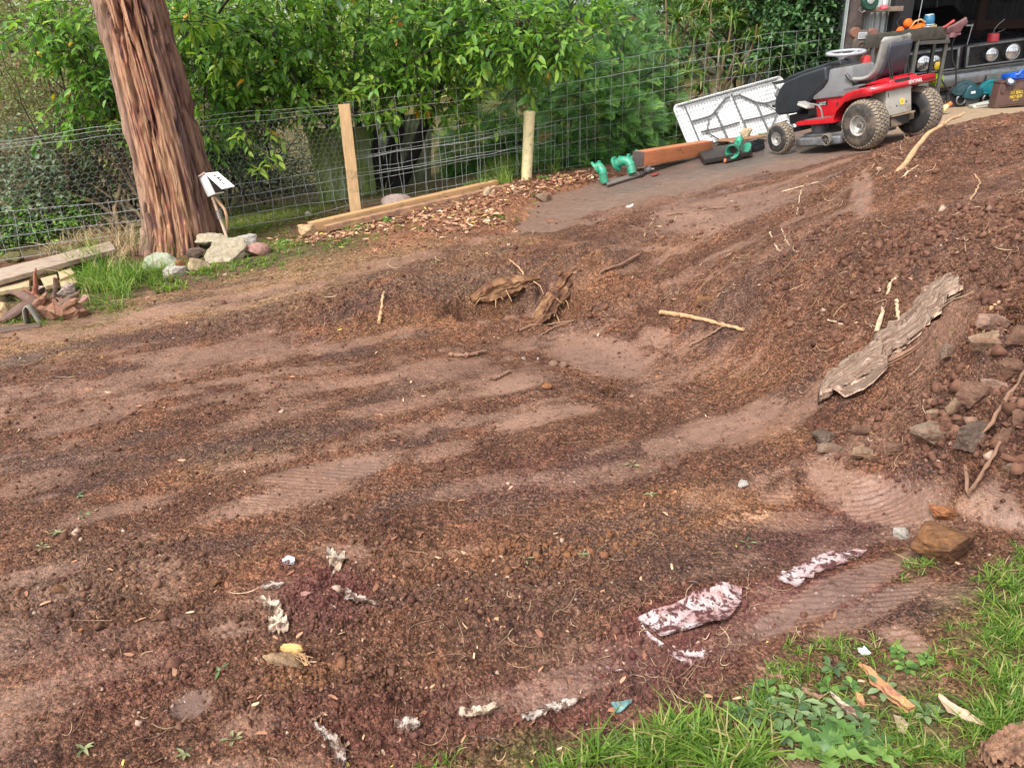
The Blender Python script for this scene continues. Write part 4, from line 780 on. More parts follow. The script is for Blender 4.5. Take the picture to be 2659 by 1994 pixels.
def wheel(parent,x,y,R,W,rimR,side,tyre,lug,label):
    """axis along y; side=+1 means the outer face looks to +y"""
    w=MB(); cr=R*.945; prof=[]
    for k in range(13):
        a=-math.pi/2+math.pi*k/12; prof.append((rimR+(cr-rimR)*(abs(math.cos(a))**.5),math.sin(a)*W*.5*(1 if abs(math.sin(a))<.99 else .93)))
    w.lathe(prof,48,axis='Y',cap=False); t=bpy.data.objects.new('wheel',None); COL.objects.link(t); t.parent=parent; t.location=(x,y,R); t['label']=label
    w.build('tyre',tyre,t)
    # turf lugs: staggered chevrons round the tread
    V=[];F=[]; n=int(2*math.pi*R/.040); rows=5 if W>.18 else 4
    m=MB()
    for k in range(n):
        for j in range(rows):
            yc=(j+.5-rows/2)/rows*W*.80; a=2*math.pi*(k+.5*(j%2))/n; da=2*math.pi/n*.34; h0=W*.80/rows*.43
            rr_=lambda yy:(rimR+(cr-rimR)*(max(0,1-(yy/(W*.5))**2))**.25)
            P=[]
            for lv in (0,1):
                for (s,q) in ((-1,-1),(0,-1),(1,-1),(1,1),(0,1),(-1,1)):
                    yy=yc+s*h0; aa=a+q*da+(0.45*da if s==0 else -.25*da); r_=(rr_(yy)-.004) if lv==0 else min(R,rr_(yy)+.012); P.append((r_*math.cos(aa),yy,r_*math.sin(aa)))
            m.add(P,[(6,7,8,9,10,11),(0,1,7,6),(1,2,8,7),(2,3,9,8),(3,4,10,9),(4,5,11,10),(5,0,6,11)])
    m.build('tread',lug,t,smooth=False)
    r=MB(); s=side; pr=[(rimR+.004,s*W*.40),(rimR+.008,s*W*.46),(rimR-.004,s*W*.46),(rimR*.90,s*W*.40),(rimR*.88,s*W*.22),(rimR*.62,s*W*.10),(rimR*.50,s*W*.10),(rimR*.34,s*W*.14),(rimR*.30,s*W*.30),(rimR*.10,s*W*.32),(.002,s*W*.32)]
    r.lathe(pr,40,axis='Y',cap=False); r.build('rim',RIM,t)
    b=MB(); b.lathe([(rimR+.006,-s*W*.46),(rimR*.85,-s*W*.30),(.03,-s*W*.2),(.002,-s*W*.2)],32,axis='Y',cap=False); b.build('rim_back',BLK if side<0 else RIM,t)
    h=MB(); h.lathe([(rimR*.23,s*W*.30),(rimR*.22,s*W*.40),(.001,s*W*.41)],20,axis='Y',cap=False); h.build('hub_cap',M('grey_hub',(.10,.09,.08),.5,.2,20),t)
    return t
def mower():
    c=np.array((3.56,7.83,.525)); fr=np.array((3.09,8.86,.375)); rt=np.array((4.25,8.15,.60)); O=(c+rt)/2; f=fr-c; f/=np.linalg.norm(f); l=c-rt; l=l-f*np.dot(f,l); l/=np.linalg.norm(l); u=np.cross(f,l)
    O=O-u*.012
    T=thing('ride_on_mower','red ride-on mower with black hood, grey seat and chunky tyres parked on the driveway','lawn mower',mat4=Matrix(((f[0],l[0],u[0],O[0]),(f[1],l[1],u[1],O[1]),(f[2],l[2],u[2],O[2]),(0,0,0,1))))
    wheel(T,0,.37,.242,.22,.095,1,TYRE,TYREB,'near rear wheel with a dusty turf tyre and pale rim'); wheel(T,0,-.37,.242,.22,.095,-1,TYRED,TYREB,'far rear wheel with a blacker tyre')
    wheel(T,1.14,.37,.168,.15,.072,1,TYRED,TYREB,'small front wheel on the near side'); wheel(T,1.14,-.37,.168,.15,.072,-1,TYRED,TYREB,'small front wheel on the far side')
    # chassis
    m=MB(); m.box((.65,0,.33),(1.15,.30,.10)); m.box((1.14,0,.22),(.05,.62,.05)); m.tube([(0,-.3,.242),(0,.3,.242)],.03,12); m.box((.02,0,.25),(.22,.26,.16)); m.box((1.12,0,.30),(.12,.2,.16)); m.tube([(1.1,.22,.23),(.85,.25,.30),(.6,.25,.27)],.012,8); m.box((.25,0,.40),(.5,.42,.12)); m.box((.75,0,.45),(.35,.34,.2)); m.build('chassis',BLK,T,bevel=.006)
    m=MB(); m.box((.0,0,.225),(.16,.42,.07)); m.box((-.06,.03,.20),(.06,.20,.09),rot=(0,.3,.2)); m.build('gearbox',M('muddy_gearbox',(.16,.11,.075),.85,.4,20,bump=.5,bd=.01),T,bevel=.012)
    # fender deck: top skin plus rolled side
    prof=[(-.145,.578),(-.02,.575),(.10,.562),(.19,.545),(.25,.50),(.30,.42),(.335,.345),(.36,.305)]
    m=MB(); n=len(prof); pts=[]
    for i,(x,z) in enumerate(prof): pts.append([(x,.18,z+.012),(x,.40,z+.008),(x,.425,z-.004),(x,.432,z-.075 if i<5 else z-.03)])
    for sgn in (1,-1):
        V=[(a[0],a[1]*sgn,a[2]) for p in pts for a in p]; F=[(i*4+j,i*4+j+1,(i+1)*4+j+1,(i+1)*4+j) for i in range(n-1) for j in range(3)]; m.add(V,F)
    # front face of the wheel arch facing forward, and arch curve down to footboard
    m.add([(-.145,-.432,.515),(-.145,.432,.515),(-.15,.425,.574),(-.15,-.425,.574),(-.145,.18,.59),(-.145,-.18,.59)],[(0,1,2,3),(3,2,4,5)])
    m.add([(-.145,-.18,.59),(-.145,.18,.59),(.10,.18,.574),(.10,-.18,.574)],[(0,1,2,3)])
    o=m.build('fender',RED,T,smooth=True)
    md=o.modifiers.new('s','SOLIDIFY'); md.thickness=.006; md.offset=-1
    m=MB()
    for s in (1,-1):
        m.prism([(.80,.285),(.85,.30),(.85,.318),(.80,.332),(.38,.335),(.34,.345),(.33,.285)],s*.20,s*.435)
    m.prism([(.36,.32),(.785,.32),(.785,.515),(.45,.53),(.30,.56),(.28,.52)],-.185,.19)
    m.build('footboard',RED,T,bevel=.008)
    for s in (1,-1): m=MB(); m.box((.62,s*.32,.334),(.26,.16,.006)); m.build('foot_mat',M('worn_grey_rubber',(.12,.10,.09),.9,.3,60,bump=.5,bd=.004),T)
    # dash tower
    def loft(secs,mat,name,bev=.02):
        m=MB(); V=[];F=[]
        for (z,x0,x1,w0,w1) in secs: V+=[(x0,-w0,z),(x1,-w1,z),(x1,w1,z),(x0,w0,z)]
        for i in range(len(secs)-1):
            for k in range(4): F.append((i*4+k,i*4+(k+1)%4,(i+1)*4+(k+1)%4,(i+1)*4+k))
        F+=[(0,1,2,3),tuple(4*(len(secs)-1)+k for k in (3,2,1,0))]; m.add(V,F); return m.build(name,mat,T,bevel=bev)
    loft([(.515,.30,.80,.205,.225),(.60,.31,.78,.185,.215),(.70,.32,.74,.165,.20),(.765,.33,.70,.16,.175),(.79,.34,.68,.145,.16)],GREYP,'dash_tower',.016)
    m=MB(); m.prism([(.25,.51),(.80,.51),(.80,.545),(.45,.575),(.20,.60)],-.205,.205); m.build('tower_skirt',GREYP,T,bevel=.01)
    m=MB(); m.box((.52,0,.797),(.24,.24,.02),rot=(0,.0,0)); m.build('dash_panel',M('gritty_dark_dash',(.06,.055,.05),.9,.5,60,bump=.8,bd=.01),T,bevel=.006)
    m=MB(); m.lathe([(.05,.0),(.045,.06),(.02,.075)],18,c=(.40,-.11,.785)); m.build('fuel_cap',M('red_cap',(.45,.03,.03),.4,.1),T)
    # hood
    H=[(.61,.825),(.60,.69),(.66,.62),(.84,.50),(1.02,.40),(1.32,.395),(1.375,.44),(1.355,.56),(1.28,.67),(1.20,.735),(.95,.785)]
    m=MB(); m.prism(H,-.225,.225); m.build('hood',HOOD,T,bevel=.03,seg=4)
    m=MB(); m.prism([(.50,.80),(.52,.855),(.62,.862),(1.0,.825),(1.26,.785),(1.33,.745),(1.28,.70),(1.0,.74),(.72,.78)],-.115,.115); m.build('hood_scoop',HOOD,T,bevel=.022,seg=3)
    m=MB(); m.prism([(1.00,.425),(1.05,.43),(.85,.56),(.68,.67),(.675,.655)],-.231,.231); m.build('hood_crease',HOOD,T,bevel=.005)
    m=MB(); m.box((1.385,0,.60),(.02,.34,.14)); m.box((1.37,0,.74),(.08,.40,.015),rot=(0,-.25,0)); m.build('front_grille',BLK,T,bevel=.005)
    m=MB(); m.tube([(1.30,.2,.47),(1.42,.2,.50),(1.46,.10,.50),(1.46,-.10,.50),(1.42,-.2,.50),(1.30,-.2,.47)],.012,8); m.build('front_guard',BLK,T)
    for s in (1,-1):
        m=MB(); m.lathe([(.045,0),(.05,.02),(.04,.03),(.001,.034)],20,axis='X',c=(1.365,s*.15,.63)); m.build('headlight',M('clear_lamp_glass',(.55,.56,.55),.15,.1,metal=.5),T)
    # steering wheel
    sw=bpy.data.objects.new('steering_wheel',None); COL.objects.link(sw); sw.parent=T; sw.location=(.545,0,.920); sw.rotation_euler=(0,RA(-9),0)
    SW=M('grey_steering_wheel',(.34,.345,.37),.42,.1,12,dirt=(.2,.18,.16),dsc=20,dth=.64)
    m=MB(); m.tube([(.18*math.cos(a),.18*math.sin(a),0) for a in np.linspace(0,2*math.pi,48,endpoint=False)],.0155,12,closed=True); m.build('rim',SW,sw)
    for a in (.5,math.pi-.5,-math.pi/2):
        m=MB(); m.tube([(.172*math.cos(a),.172*math.sin(a),0),(.10*math.cos(a),.10*math.sin(a),-.022),(.02*math.cos(a),.02*math.sin(a),-.04)],[.010,.016,.024],8); m.build('spoke',SW,sw)
    m=MB(); m.lathe([(.045,-.055),(.05,-.03),(.03,-.015),(.001,-.013)],20); m.build('hub',SW,sw)
    m=MB(); m.tube([(.545,0,.90),(.555,0,.79)],.020,12); m.tube([(.525,.03,.89),(.55,.03,.79)],.012,8); m.build('steering_column',BLK,T)
    # seat
    st=bpy.data.objects.new('seat',None); COL.objects.link(st); st.parent=T; st.location=(0,.035,-.015)
    def shell(th,w,inset,mat,name,off=0.):
        path=[(.30,.664),(.27,.652),(.16,.642),(.07,.655),(.0,.70),(-.04,.77),(-.07,.85),(-.095,.92),(-.112,.975),(-.112,1.0)]
        P=np.array(path); t=np.linspace(0,len(P)-1,40); X=np.interp(t,range(len(P)),P[:,0]); Z=np.interp(t,range(len(P)),P[:,1])
        for _ in range(3): X[1:-1]=(X[:-2]+X[1:-1]*2+X[2:])/4; Z[1:-1]=(Z[:-2]+Z[1:-1]*2+Z[2:])/4
        V=[];F=[];nu=25
        T_=np.stack([np.gradient(X),np.gradient(Z)],1); T_/=np.linalg.norm(T_,axis=1)[:,None]; N=np.stack([-T_[:,1],T_[:,0]],1)*-1
        for k in range(40):
            e=min(k,39-k)/4.; ww=w*(1-.16*max(0,1-e)**2)
            for j in range(nu):
                q=j/(nu-1)*2-1; lift=-.030*abs(q)**3.2
                nx,nz=N[k]; V.append((X[k]-nx*(lift)+nx*off,q*ww,Z[k]-nz*lift+nz*off))
        F=[(k*nu+j,k*nu+j+1,(k+1)*nu+j+1,(k+1)*nu+j) for k in range(39) for j in range(nu-1)]
        m=MB(); m.add(V,F); o=m.build(name,mat,st); md=o.modifiers.new('s','SOLIDIFY'); md.thickness=th; md.offset=0; return o
    shell(.030,.190,0,SEATG,'seat_shell')
    # dark moulded back of the shell
    m=MB(); V=[];F=[];nu=13; ks=[( .03,.655),(-.025,.70),(-.070,.78),(-.098,.85),(-.116,.91),(-.124,.945)]
    for i,(x,z) in enumerate(ks):
        ww=.152*(1 if 0<i<5 else .93)
        for j in range(nu): q=j/(nu-1)*2-1; V.append((x-.014,q*ww,z))
    F=[(k*nu+j,k*nu+j+1,(k+1)*nu+j+1,(k+1)*nu+j) for k in range(len(ks)-1) for j in range(nu-1)]; m.add(V,F); o=m.build('seat_back_panel',SEATD,st); md=o.modifiers.new('s','SOLIDIFY'); md.thickness=.02; md.offset=0
    m=MB(); m.prism([(.26,.632),(.06,.628),(.01,.66),(.03,.68),(.1,.65),(.26,.645)],-.14,.14); m.build('seat_cushion_base',SEATD,st,bevel=.01)
    m=MB()
    for s in (.13,.10,-.12): m.tube([(-.10,s,.80),(-.125,s,.64),(-.11,s,.59)],.006,8)
    m.box((0,0,.60),(.3,.2,.03)); m.build('seat_bracket',BLK,st)
    m=MB(); m.prism([(.16,.585),(-.13,.588),(-.13,.606),(-.06,.63),(.0,.622),(.16,.60)],-.19,.19); m.build('seat_deck',RED,T,bevel=.008)
    # back panel with sticker
    m=MB(); m.box((-.02,.04,.42),(.18,.345,.285)); m.build('rear_panel',BEIGE,T,bevel=.008)
    m=MB(); m.box((-.1115,-.005,.385),(.002,.055,.055)); s_=m.build('sticker',M('yellow_sticker',(.80,.62,.03),.5,.05),T)
    for k in range(4): 
        m=MB(); m.box((-.1128,-.005,.400-k*.009),(.0012,.036-.006*(k%2),.0025)); m.build('printed_line',BLK,s_)
    m=MB(); [m.lathe([(.008,-.114),(.008,-.108)],10,axis='X',c=(0,y,z)) for y,z in ((.07,.355),(-.06,.375))]; m.box((-.1115,.18,.47),(.003,.006,.04)); m.build('bolt',BLK,T)
    m=MB(); m.prism([(-.13,.262),(-.13,.274),(.05,.274),(.05,.26)],-.16,.14); m.build('rear_lip',M('clay_stained_lip',(.28,.19,.12),.8,.2),T)
    # controls
    m=MB(); m.tube([(.29,.17,.585),(.31,.19,.65)],.006,8); m.build('lever',BLK,T); m=MB(); m.tube([(.31,.19,.645),(.345,.20,.69),(.365,.205,.72)],[.012,.017,.014],10); m.build('lever_knob',M('grey_black_knob',(.05,.05,.055),.4),T)
    m=MB(); m.box((.20,.28,.590),(.20,.09,.012),rot=(0,.10,0)); [m.box((.20,.25+k*.02,.599),(.16,.006,.006),rot=(0,.10,0)) for k in range(4)]; m.build('lever_gate',GREYP,T,bevel=.003)
    m=MB(); m.tube([(.55,.35,.335),(.56,.355,.42),(.59,.36,.465),(.66,.37,.485),(.70,.38,.485)],.009,8); m.build('pedal_arm',M('grey_rod',(.27,.27,.27),.4,.1,metal=.5),T)
    m=MB(); m.box((.74,.38,.478),(.14,.11,.022),rot=(.1,-.35,0)); [m.box((.68+k*.019,.38,.468+k*.007+.012),(.007,.105,.010),rot=(.1,-.35,0)) for k in range(7)]; m.build('pedal',M('ribbed_pale_pedal',(.44,.43,.40),.6,.1),T,bevel=.002)
    # deck
    DK=[(.24,.31),(.27,.42),(.40,.46),(.78,.45),(.92,.36),(.96,.15),(.93,-.40),(.3,-.42)]
    m=MB(); m.prism(DK,.075,.155,axis='Z'); m.build('cutting_deck',STEEL,T,bevel=.018,seg=3)
    m=MB(); m.prism([(x*.86+.085,y*.82) for x,y in DK],.155,.185,axis='Z'); m.build('deck_top',STEEL,T,bevel=.014)
    m=MB(); m.lathe([(.085,.185),(.085,.255),(.078,.268),(.001,.27)],28,c=(.70,.24,0)); m.build('pulley_cover',M('grey_pulley_cover',(.11,.115,.125),.5,.15),T)
    g=bpy.data.objects.new('gauge_wheel',None); COL.objects.link(g); g.parent=T; g.location=(.36,.50,.135)
    m=MB(); m.lathe([(.035,-.022),(.052,-.026),(.060,-.018),(.060,.018),(.052,.026),(.047,.026),(.046,.012),(.046,-.01)],28,axis='Y',cap=False); m.build('tyre',M('grey_hard_rubber',(.13,.115,.10),.8,.3),g)
    m=MB(); [m.box((.024*math.cos(a),.006,.024*math.sin(a)),(.046,.012,.009),rot=(0,-a,0)) for a in np.arange(6)*math.pi/3]; m.lathe([(.012,-.02),(.012,.02)],12,axis='Y'); m.lathe([(.047,-.012),(.047,-.010)],24,axis='Y'); m.build('spokes',M('dusty_spokes',(.12,.10,.085),.8),g)
    m=MB(); m.box((.47,.468,.115),(.10,.012,.07)); m.box((.36,.475,.12),(.03,.03,.07)); m.build('wheel_bracket',STEEL,T,bevel=.003)
    # decals
    wht=M('white_decal',(.8,.8,.8),.4,.02); me=text_mesh('SENTINEL',.044,.0005); tt=link('lettering',me,wht,T); tt.matrix_local=Matrix(((0,0,-1,-.1515),(-1,0,0,-.14),(0,1,0,.548),(0,0,0,1)))
    m=MB(); m.box((.70,.1915,.465),(.14,.003,.045)); d=m.build('model_badge',BLK,T)
    for sx,sz,tx in ((.028,.471,'12.5/107'),(.014,.452,'HYDROSTATIC')):
        me=text_mesh(tx,sx,.0004); q=link('lettering',me,wht,d); q.matrix_local=Matrix(((-1,0,0,.70),(0,0,1,.1934),(0,1,0,sz),(0,0,0,1)))
mower()
# ---------------------------------------------------------------- shed and what stands in it
CORR=M('galvanised_sheet',(.42,.46,.46),.5,.25,7,metal=.4,dirt=(.20,.19,.17),dsc=4,dth=.60,stretch=(2,2,.4))
DWOOD=M('dark_creosoted_wood',(.030,.022,.020),.85,.5,14,bump=.6,bd=.012,stretch=(4,4,.4)); GWOOD=M('grey_brown_plank',(.20,.145,.11),.85,.3,20,dirt=(.10,.07,.055),dsc=7,stretch=(1,5,5))
def corr(m,x0,x1,z0,z1,y,pitch=.076,amp=.011,flip=1,ax='x'):
    n=int(abs(x1-x0)/pitch*8)+1; xs=np.linspace(x0,x1,n); V=[];
    for x in xs:
        q=y+amp*math.sin(2*math.pi*x/pitch)
        V+=[(x,q,z0),(x,q,z1)] if ax=='x' else [(q,x,z0),(q,x,z1)]
    m.add(V,[(2*i,2*i+2,2*i+3,2*i+1) for i in range(n-1)])
def shed():
    o=ap(2186,300,10.8); o[2]=.55; T=thing('shed','open fronted tin shed with dark posts and corrugated iron walls','shed',tuple(o)); 
    b0=Vector(o)
    def put(ob): return ob
    # posts with the lean the photo gives them are upright in the world
    m=MB(); m.tube([(0,0,-.1),(.0,0,1.2),(-.02,0,3.1)],[.125,.118,.105],20); m.build('post',M('old_dark_pole',(.070,.050,.045),.85,.5,10,dirt=(.03,.022,.02),dsc=6,bump=.7,bd=.015,stretch=(4,4,.35)),T,disp=.006,dsc=.05)
    m=MB(); m.box((-.130,-.03,1.5),(.014,.07,3.1)); m.build('corner_flashing',M('pale_flashing',(.38,.42,.40),.5,.15,metal=.3),T)
    m=MB(); m.tube([(.128*math.cos(a),.128*math.sin(a),1.455) for a in np.linspace(0,2*math.pi,25)[:-1]],.012,6,closed=True); m.build('strap_band',CORR,T)
    m=MB(); corr(m,.13,.50,0,.80,.09); corr(m,.14,.50,.86,3.0,.10); o1=m.build('front_panel',CORR,T)
    m=MB(); m.box((.60,.05,1.5),(.24,.16,3.2)); m.build('door_post',M('black_timber',(.010,.009,.010),.7,.4,12,bump=.4,stretch=(4,4,.4)),T,bevel=.006)
    for z,x0,x1 in ((1.27,.03,.50),(.80,.04,.52)):
        m=MB(); m.box(((x0+x1)/2+.02,-.06,z),(x1-x0,.24,.055)); q=m.build('shelf',GWOOD,T,bevel=.004,disp=.003,dsc=.06); q['label']='upper plank shelf nailed to the post' if z>1 else 'lower plank shelf half hidden by the steering wheel'
    DK=M('shade_darkened_wall',(.030,.033,.037),.7,.3,8,metal=.0,dirt=(.012,.011,.011),dsc=3,stretch=(1,1,.3))  # inside iron coloured nearly black, the gloom of the shed put into it
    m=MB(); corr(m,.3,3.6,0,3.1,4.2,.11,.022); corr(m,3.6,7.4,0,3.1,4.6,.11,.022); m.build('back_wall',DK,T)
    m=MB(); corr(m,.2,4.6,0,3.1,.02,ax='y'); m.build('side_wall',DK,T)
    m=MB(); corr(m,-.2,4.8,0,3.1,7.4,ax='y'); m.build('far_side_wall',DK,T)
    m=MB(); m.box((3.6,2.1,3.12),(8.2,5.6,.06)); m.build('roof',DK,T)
    m=MB(); [m.box((3.6,4.12,z),(7,.06,.16)) for z in (1.05,2.2)]; [m.box((x,4.1,1.5),(.14,.07,3.1)) for x in (1.0,2.5,3.95)]; m.build('wall_frame',M('rusty_dark_timber',(.035,.018,.014),.8,.4,12),T)
    m=MB(); m.box((3.9,2.2,-.004),(7.4,4.9,.03)); m.build('floor',M('dusty_shed_floor',(.12,.09,.065),.9,.3,8),T)
    m=MB(); m.tube([(.88,-.02,3.0),(.80,-.05,1.2),(.79,-.05,.9)],.004,6); m.build('hanging_wire',CORR,T)
    m=MB(); m.tube([(1.5,1.3,2.8),(1.52,1.35,1.9),(1.62,1.4,1.4)],.018,8); m.tube([(1.6,1.3,2.8),(1.62,1.35,2.0),(1.75,1.4,1.3)],.014,8); m.build('hanging_hose',BLK,T)
shed()
def put(name,label,cat,o,xp,zp,group=None): return thing(name,label,cat,mat4=F3(o,xp,zp),group=group)
def c8(x,y): return 2200+x/4.819,y/4.819
def P8(x,y,d): return ap(*c8(x,y),d)
def upat(x,y,d,dx=0,h=1.): 
    """frame at a spot of the shed view, upright with the lean and slope of things there"""
    o=P8(x,y,d); xp=P8(x+100,y-13+dx,d); zp=o+np.array([0,0,1.]); return o,xp,zp
# bench
def bench():
    D=10.4; o=P8(930,430,D); L=P8(240,530,D-.75); Rr=P8(1240,410,D+.35)
    T=thing('workbench','dark steel legged workbench with a thick blackened timber top in the shed mouth','workbench',tuple(o)); ov=Vector(o)
    l=Vector(L)-ov; r=Vector(Rr)-ov; th=.145; bk=Vector((.25,.75,0))
    def slab(a,b,c,z0,z1,name,mat):
        m=MB(); P=[Vector((0,0,0)),a,a+c,c] if b is None else [Vector((0,0,0)),b,b+c,a+c,a]
        n=len(P); V=[p+Vector((0,0,z0)) for p in P]+[p+Vector((0,0,z1)) for p in P]; m.add(V,[tuple(range(n))[::-1],tuple(range(n,2*n))]+[(i,(i+1)%n,(i+1)%n+n,i+n) for i in range(n)]); return m.build(name,mat,T,bevel=.006,disp=.003,dsc=.06)
    slab(l,r,bk,-th*.5,th*.5,'bench_top',M('blackened_bench_timber',(.075,.068,.055),.85,.4,16,dirt=(.03,.028,.024),dsc=8,bump=.5,bd=.008))
    leg=M('grey_steel_leg',(.075,.072,.068),.6,.3,14,bump=.2)
    def lg(a,b): m=MB(); m.tube([a,b],.030,4); m.build('leg',leg,T,bevel=.004,smooth=False)
    zf=.62-o[2]
    for p in (l*.04+Vector((0,.03,0)),l*.86+Vector((0,.03,0)),r*.98+Vector((.04,.03,0)),r*.98+bk*.9):
        lg(tuple(p+Vector((0,0,-.05))),(p[0],p[1],zf))
    m=MB(); a=l*.04; b=r*.98+Vector((.04,.03,0)); m.tube([(a[0],a[1]+.04,zf+.22),(b[0],b[1],zf+.22)],.028,4); m.build('rail',leg,T,smooth=False); m=MB(); m.tube([(a[0],a[1]+.04,-.10),(b[0]+.03,b[1],-.10)],.030,4); m.build('rail',leg,T,smooth=False)
    m=MB(); m.add([(a[0],a[1]+.05,zf+.25),(b[0],b[1]+.02,zf+.25),(b[0]+.1,b[1]+.6,zf+.25),(a[0]+.1,a[1]+.6,zf+.25)],[(0,1,2,3)]); o_=m.build('lower_shelf',DWOOD,T); md=o_.modifiers.new('s','SOLIDIFY'); md.thickness=.02
    return o
bench()
def hull(npt,seed,sub=1,bev=.05,amp=.05,flat=.8):
    """angular broken stone: convex hull of a few spots, edges knocked off, faces roughened"""
    rg=np.random.default_rng(seed); bm=bmesh.new(); P=unit(rg.normal(size=(npt,3)))*rg.uniform(.8,1.05,(npt,1)); P[:,2]=np.clip(P[:,2]*1.3,-flat,flat); P/=np.abs(P).max(0)
    for p in P: bm.verts.new(p)
    r=bmesh.ops.convex_hull(bm,input=bm.verts); bmesh.ops.delete(bm,geom=list({g for g in r['geom_interior']+r['geom_unused'] if isinstance(g,bmesh.types.BMVert)}),context='VERTS')
    bmesh.ops.dissolve_limit(bm,angle_limit=.22,verts=bm.verts,edges=bm.edges)
    if bev: bmesh.ops.bevel(bm,geom=list(bm.edges),offset=bev,segments=2,profile=.6,affect='EDGES')
    bmesh.ops.triangulate(bm,faces=bm.faces)
    if sub:
        for _ in range(sub): bmesh.ops.subdivide_edges(bm,edges=[e for e in bm.edges if e.calc_length()>.14],cuts=1,use_grid_fill=True); bmesh.ops.triangulate(bm,faces=bm.faces)
    V=np.array([v.co[:] for v in bm.verts]); bm.verts.index_update(); F=[tuple(v.index for v in f.verts) for f in bm.faces]; bm.free()
    if amp: V=V+(np.stack([fbm(V[:,1]*2.5+seed,V[:,2]*2.5+V[:,0],4,1),fbm(V[:,2]*2.5+seed,V[:,0]*2.5+V[:,1],4,2),fbm(V[:,0]*2.5,V[:,1]*2.5+V[:,2]+seed,4,3)],1)-.5)*amp*2+(fbm(V[:,0]*9+V[:,2]*5,V[:,1]*9+V[:,2]*4,3,seed)-.5)[:,None]*amp*V
    return V,F
def lump(rx,ry,rz,seed=0,n=3,amp=.12,fac=10):
    bm=bmesh.new(); bmesh.ops.create_icosphere(bm,subdivisions=n,radius=1); V=np.array([v.co[:] for v in bm.verts]); F=[tuple(v.index for v in f.verts) for f in bm.faces]; bm.free(); rg=np.random.default_rng(seed)
    N=unit(rg.normal(size=(fac,3))); hh=rg.uniform(.42,.80,fac); dots=V@N.T; s=np.min(np.where(dots>.05,hh/np.maximum(dots,.05),9),1); s=np.minimum(s,1.); V=V*s[:,None]
    V/=np.abs(V).max(0)[None]
    V*=(1+amp*(fbm(V[:,0]*2.2+5+seed,V[:,1]*2.2+V[:,2]*1.7,4,seed)-.5)+amp*.35*(fbm(V[:,0]*8+V[:,2]*3,V[:,1]*8+V[:,2]*5,3,seed+3)-.5))[:,None]
    return V*np.array([rx,ry,rz]),F
ORG=M('safety_orange',(.85,.13,.012),.4,.1); TEAL=M('teal_tool_plastic',(.012,.15,.17),.4,.12); TEALD=M('dark_teal_plastic',(.010,.055,.07),.45,.12); GLASS=M('lamp_reflector',(.62,.64,.66),.12,.12,30,metal=.85); CHR=M('dull_chrome',(.22,.23,.24),.3,.2,10,metal=.75,dirt=(.10,.095,.09),dsc=4,dth=.62); BLKP=M('black_car_paint',(.008,.009,.011),.25,.2,8,coat=.5)
def earmuffs(x,y,d,lab,s=1.,kind=0):
    T=put('ear_muffs',lab,'ear muffs',*upat(x,y,d),group='orange ear muffs on the workbench')
    if kind==0:
        for q,(a,b,r) in enumerate(((0,.075,.052),(-.08,.0,.045))):
            m=MB(); m.lathe([(.001,-.035),(r*.7,-.03),(r,-.01),(r,.015),(r*.85,.03),(.001,.032)],22,axis='Y',c=(a,0.02*q,b)); m.build('ear_cup',ORG,T)
        m=MB(); m.tube([(-.09,.02,.03),(-.12,.05,.10),(-.06,.06,.16),(.02,.04,.12)],.006,6); m.build('headband',BLK,T)
    else:
        m=MB(); V,F=lump(.12,.06,.035,4,2,.05,6); m.add(V+np.array([0,0,.02]),F); m.build('shell',ORG,T,rot=(0,-.22,0)); m=MB(); m.tube([(-.09,0,.01),(-.03,0,.085),(.04,0,.10),(.10,0,.06)],.012,8); m.build('headband',M('tan_headband',(.45,.26,.10),.6),T)
earmuffs(755,376,10.5,'orange ear muffs standing on the bench corner'); earmuffs(870,362,10.6,'flattened orange ear muffs lying next to the blue striped jug',1,1)
T=put('striped_jug','blue jug with white bands on the bench','jug',*upat(1015,348,10.8)); m=MB(); m.lathe([(.045,-.01),(.062,.02),(.067,.08),(.062,.13),(.05,.15),(.045,.145)],26); m.build('body',M('blue_glaze',(.03,.14,.24),.3,.1),T)
for z,r in ((.012,.064),(.032,.069),(.150,.050)): m=MB(); m.tube([(r*math.cos(a),r*math.sin(a),z) for a in np.linspace(0,6.283,28,endpoint=False)],.004,6,closed=True); m.build('white_band',M('white_enamel',(.75,.75,.75),.3,.02),T)
T=put('work_glove','crumpled straw coloured glove beside the blue jug','glove',*upat(1075,372,10.7)); m=MB(); V,F=lump(.07,.03,.025,9,3,.5,5); m.add(V,F); m.build('palm',M('straw_leather',(.40,.32,.15),.8),T); m=MB(); [m.tube([(k*.018-.03,0,0),(k*.02-.03,-.01,.05)],[.012,.008],6) for k in range(4)]; m.build('fingers',M('straw_leather',(.4,.32,.15),.8),T)
T=put('pipe_wrench','red handled wrench lying across the bench','wrench',*upat(1130,378,10.7)); m=MB(); m.tube([(0,0,0),(.10,0,.03),(.20,0,.085)],[.012,.014,.017],8); m.build('handle',M('faded_red_paint',(.42,.06,.05),.5),T); m=MB(); m.box((-.02,0,-.005),(.05,.03,.04)); m.build('jaw',BLK,T,bevel=.005)
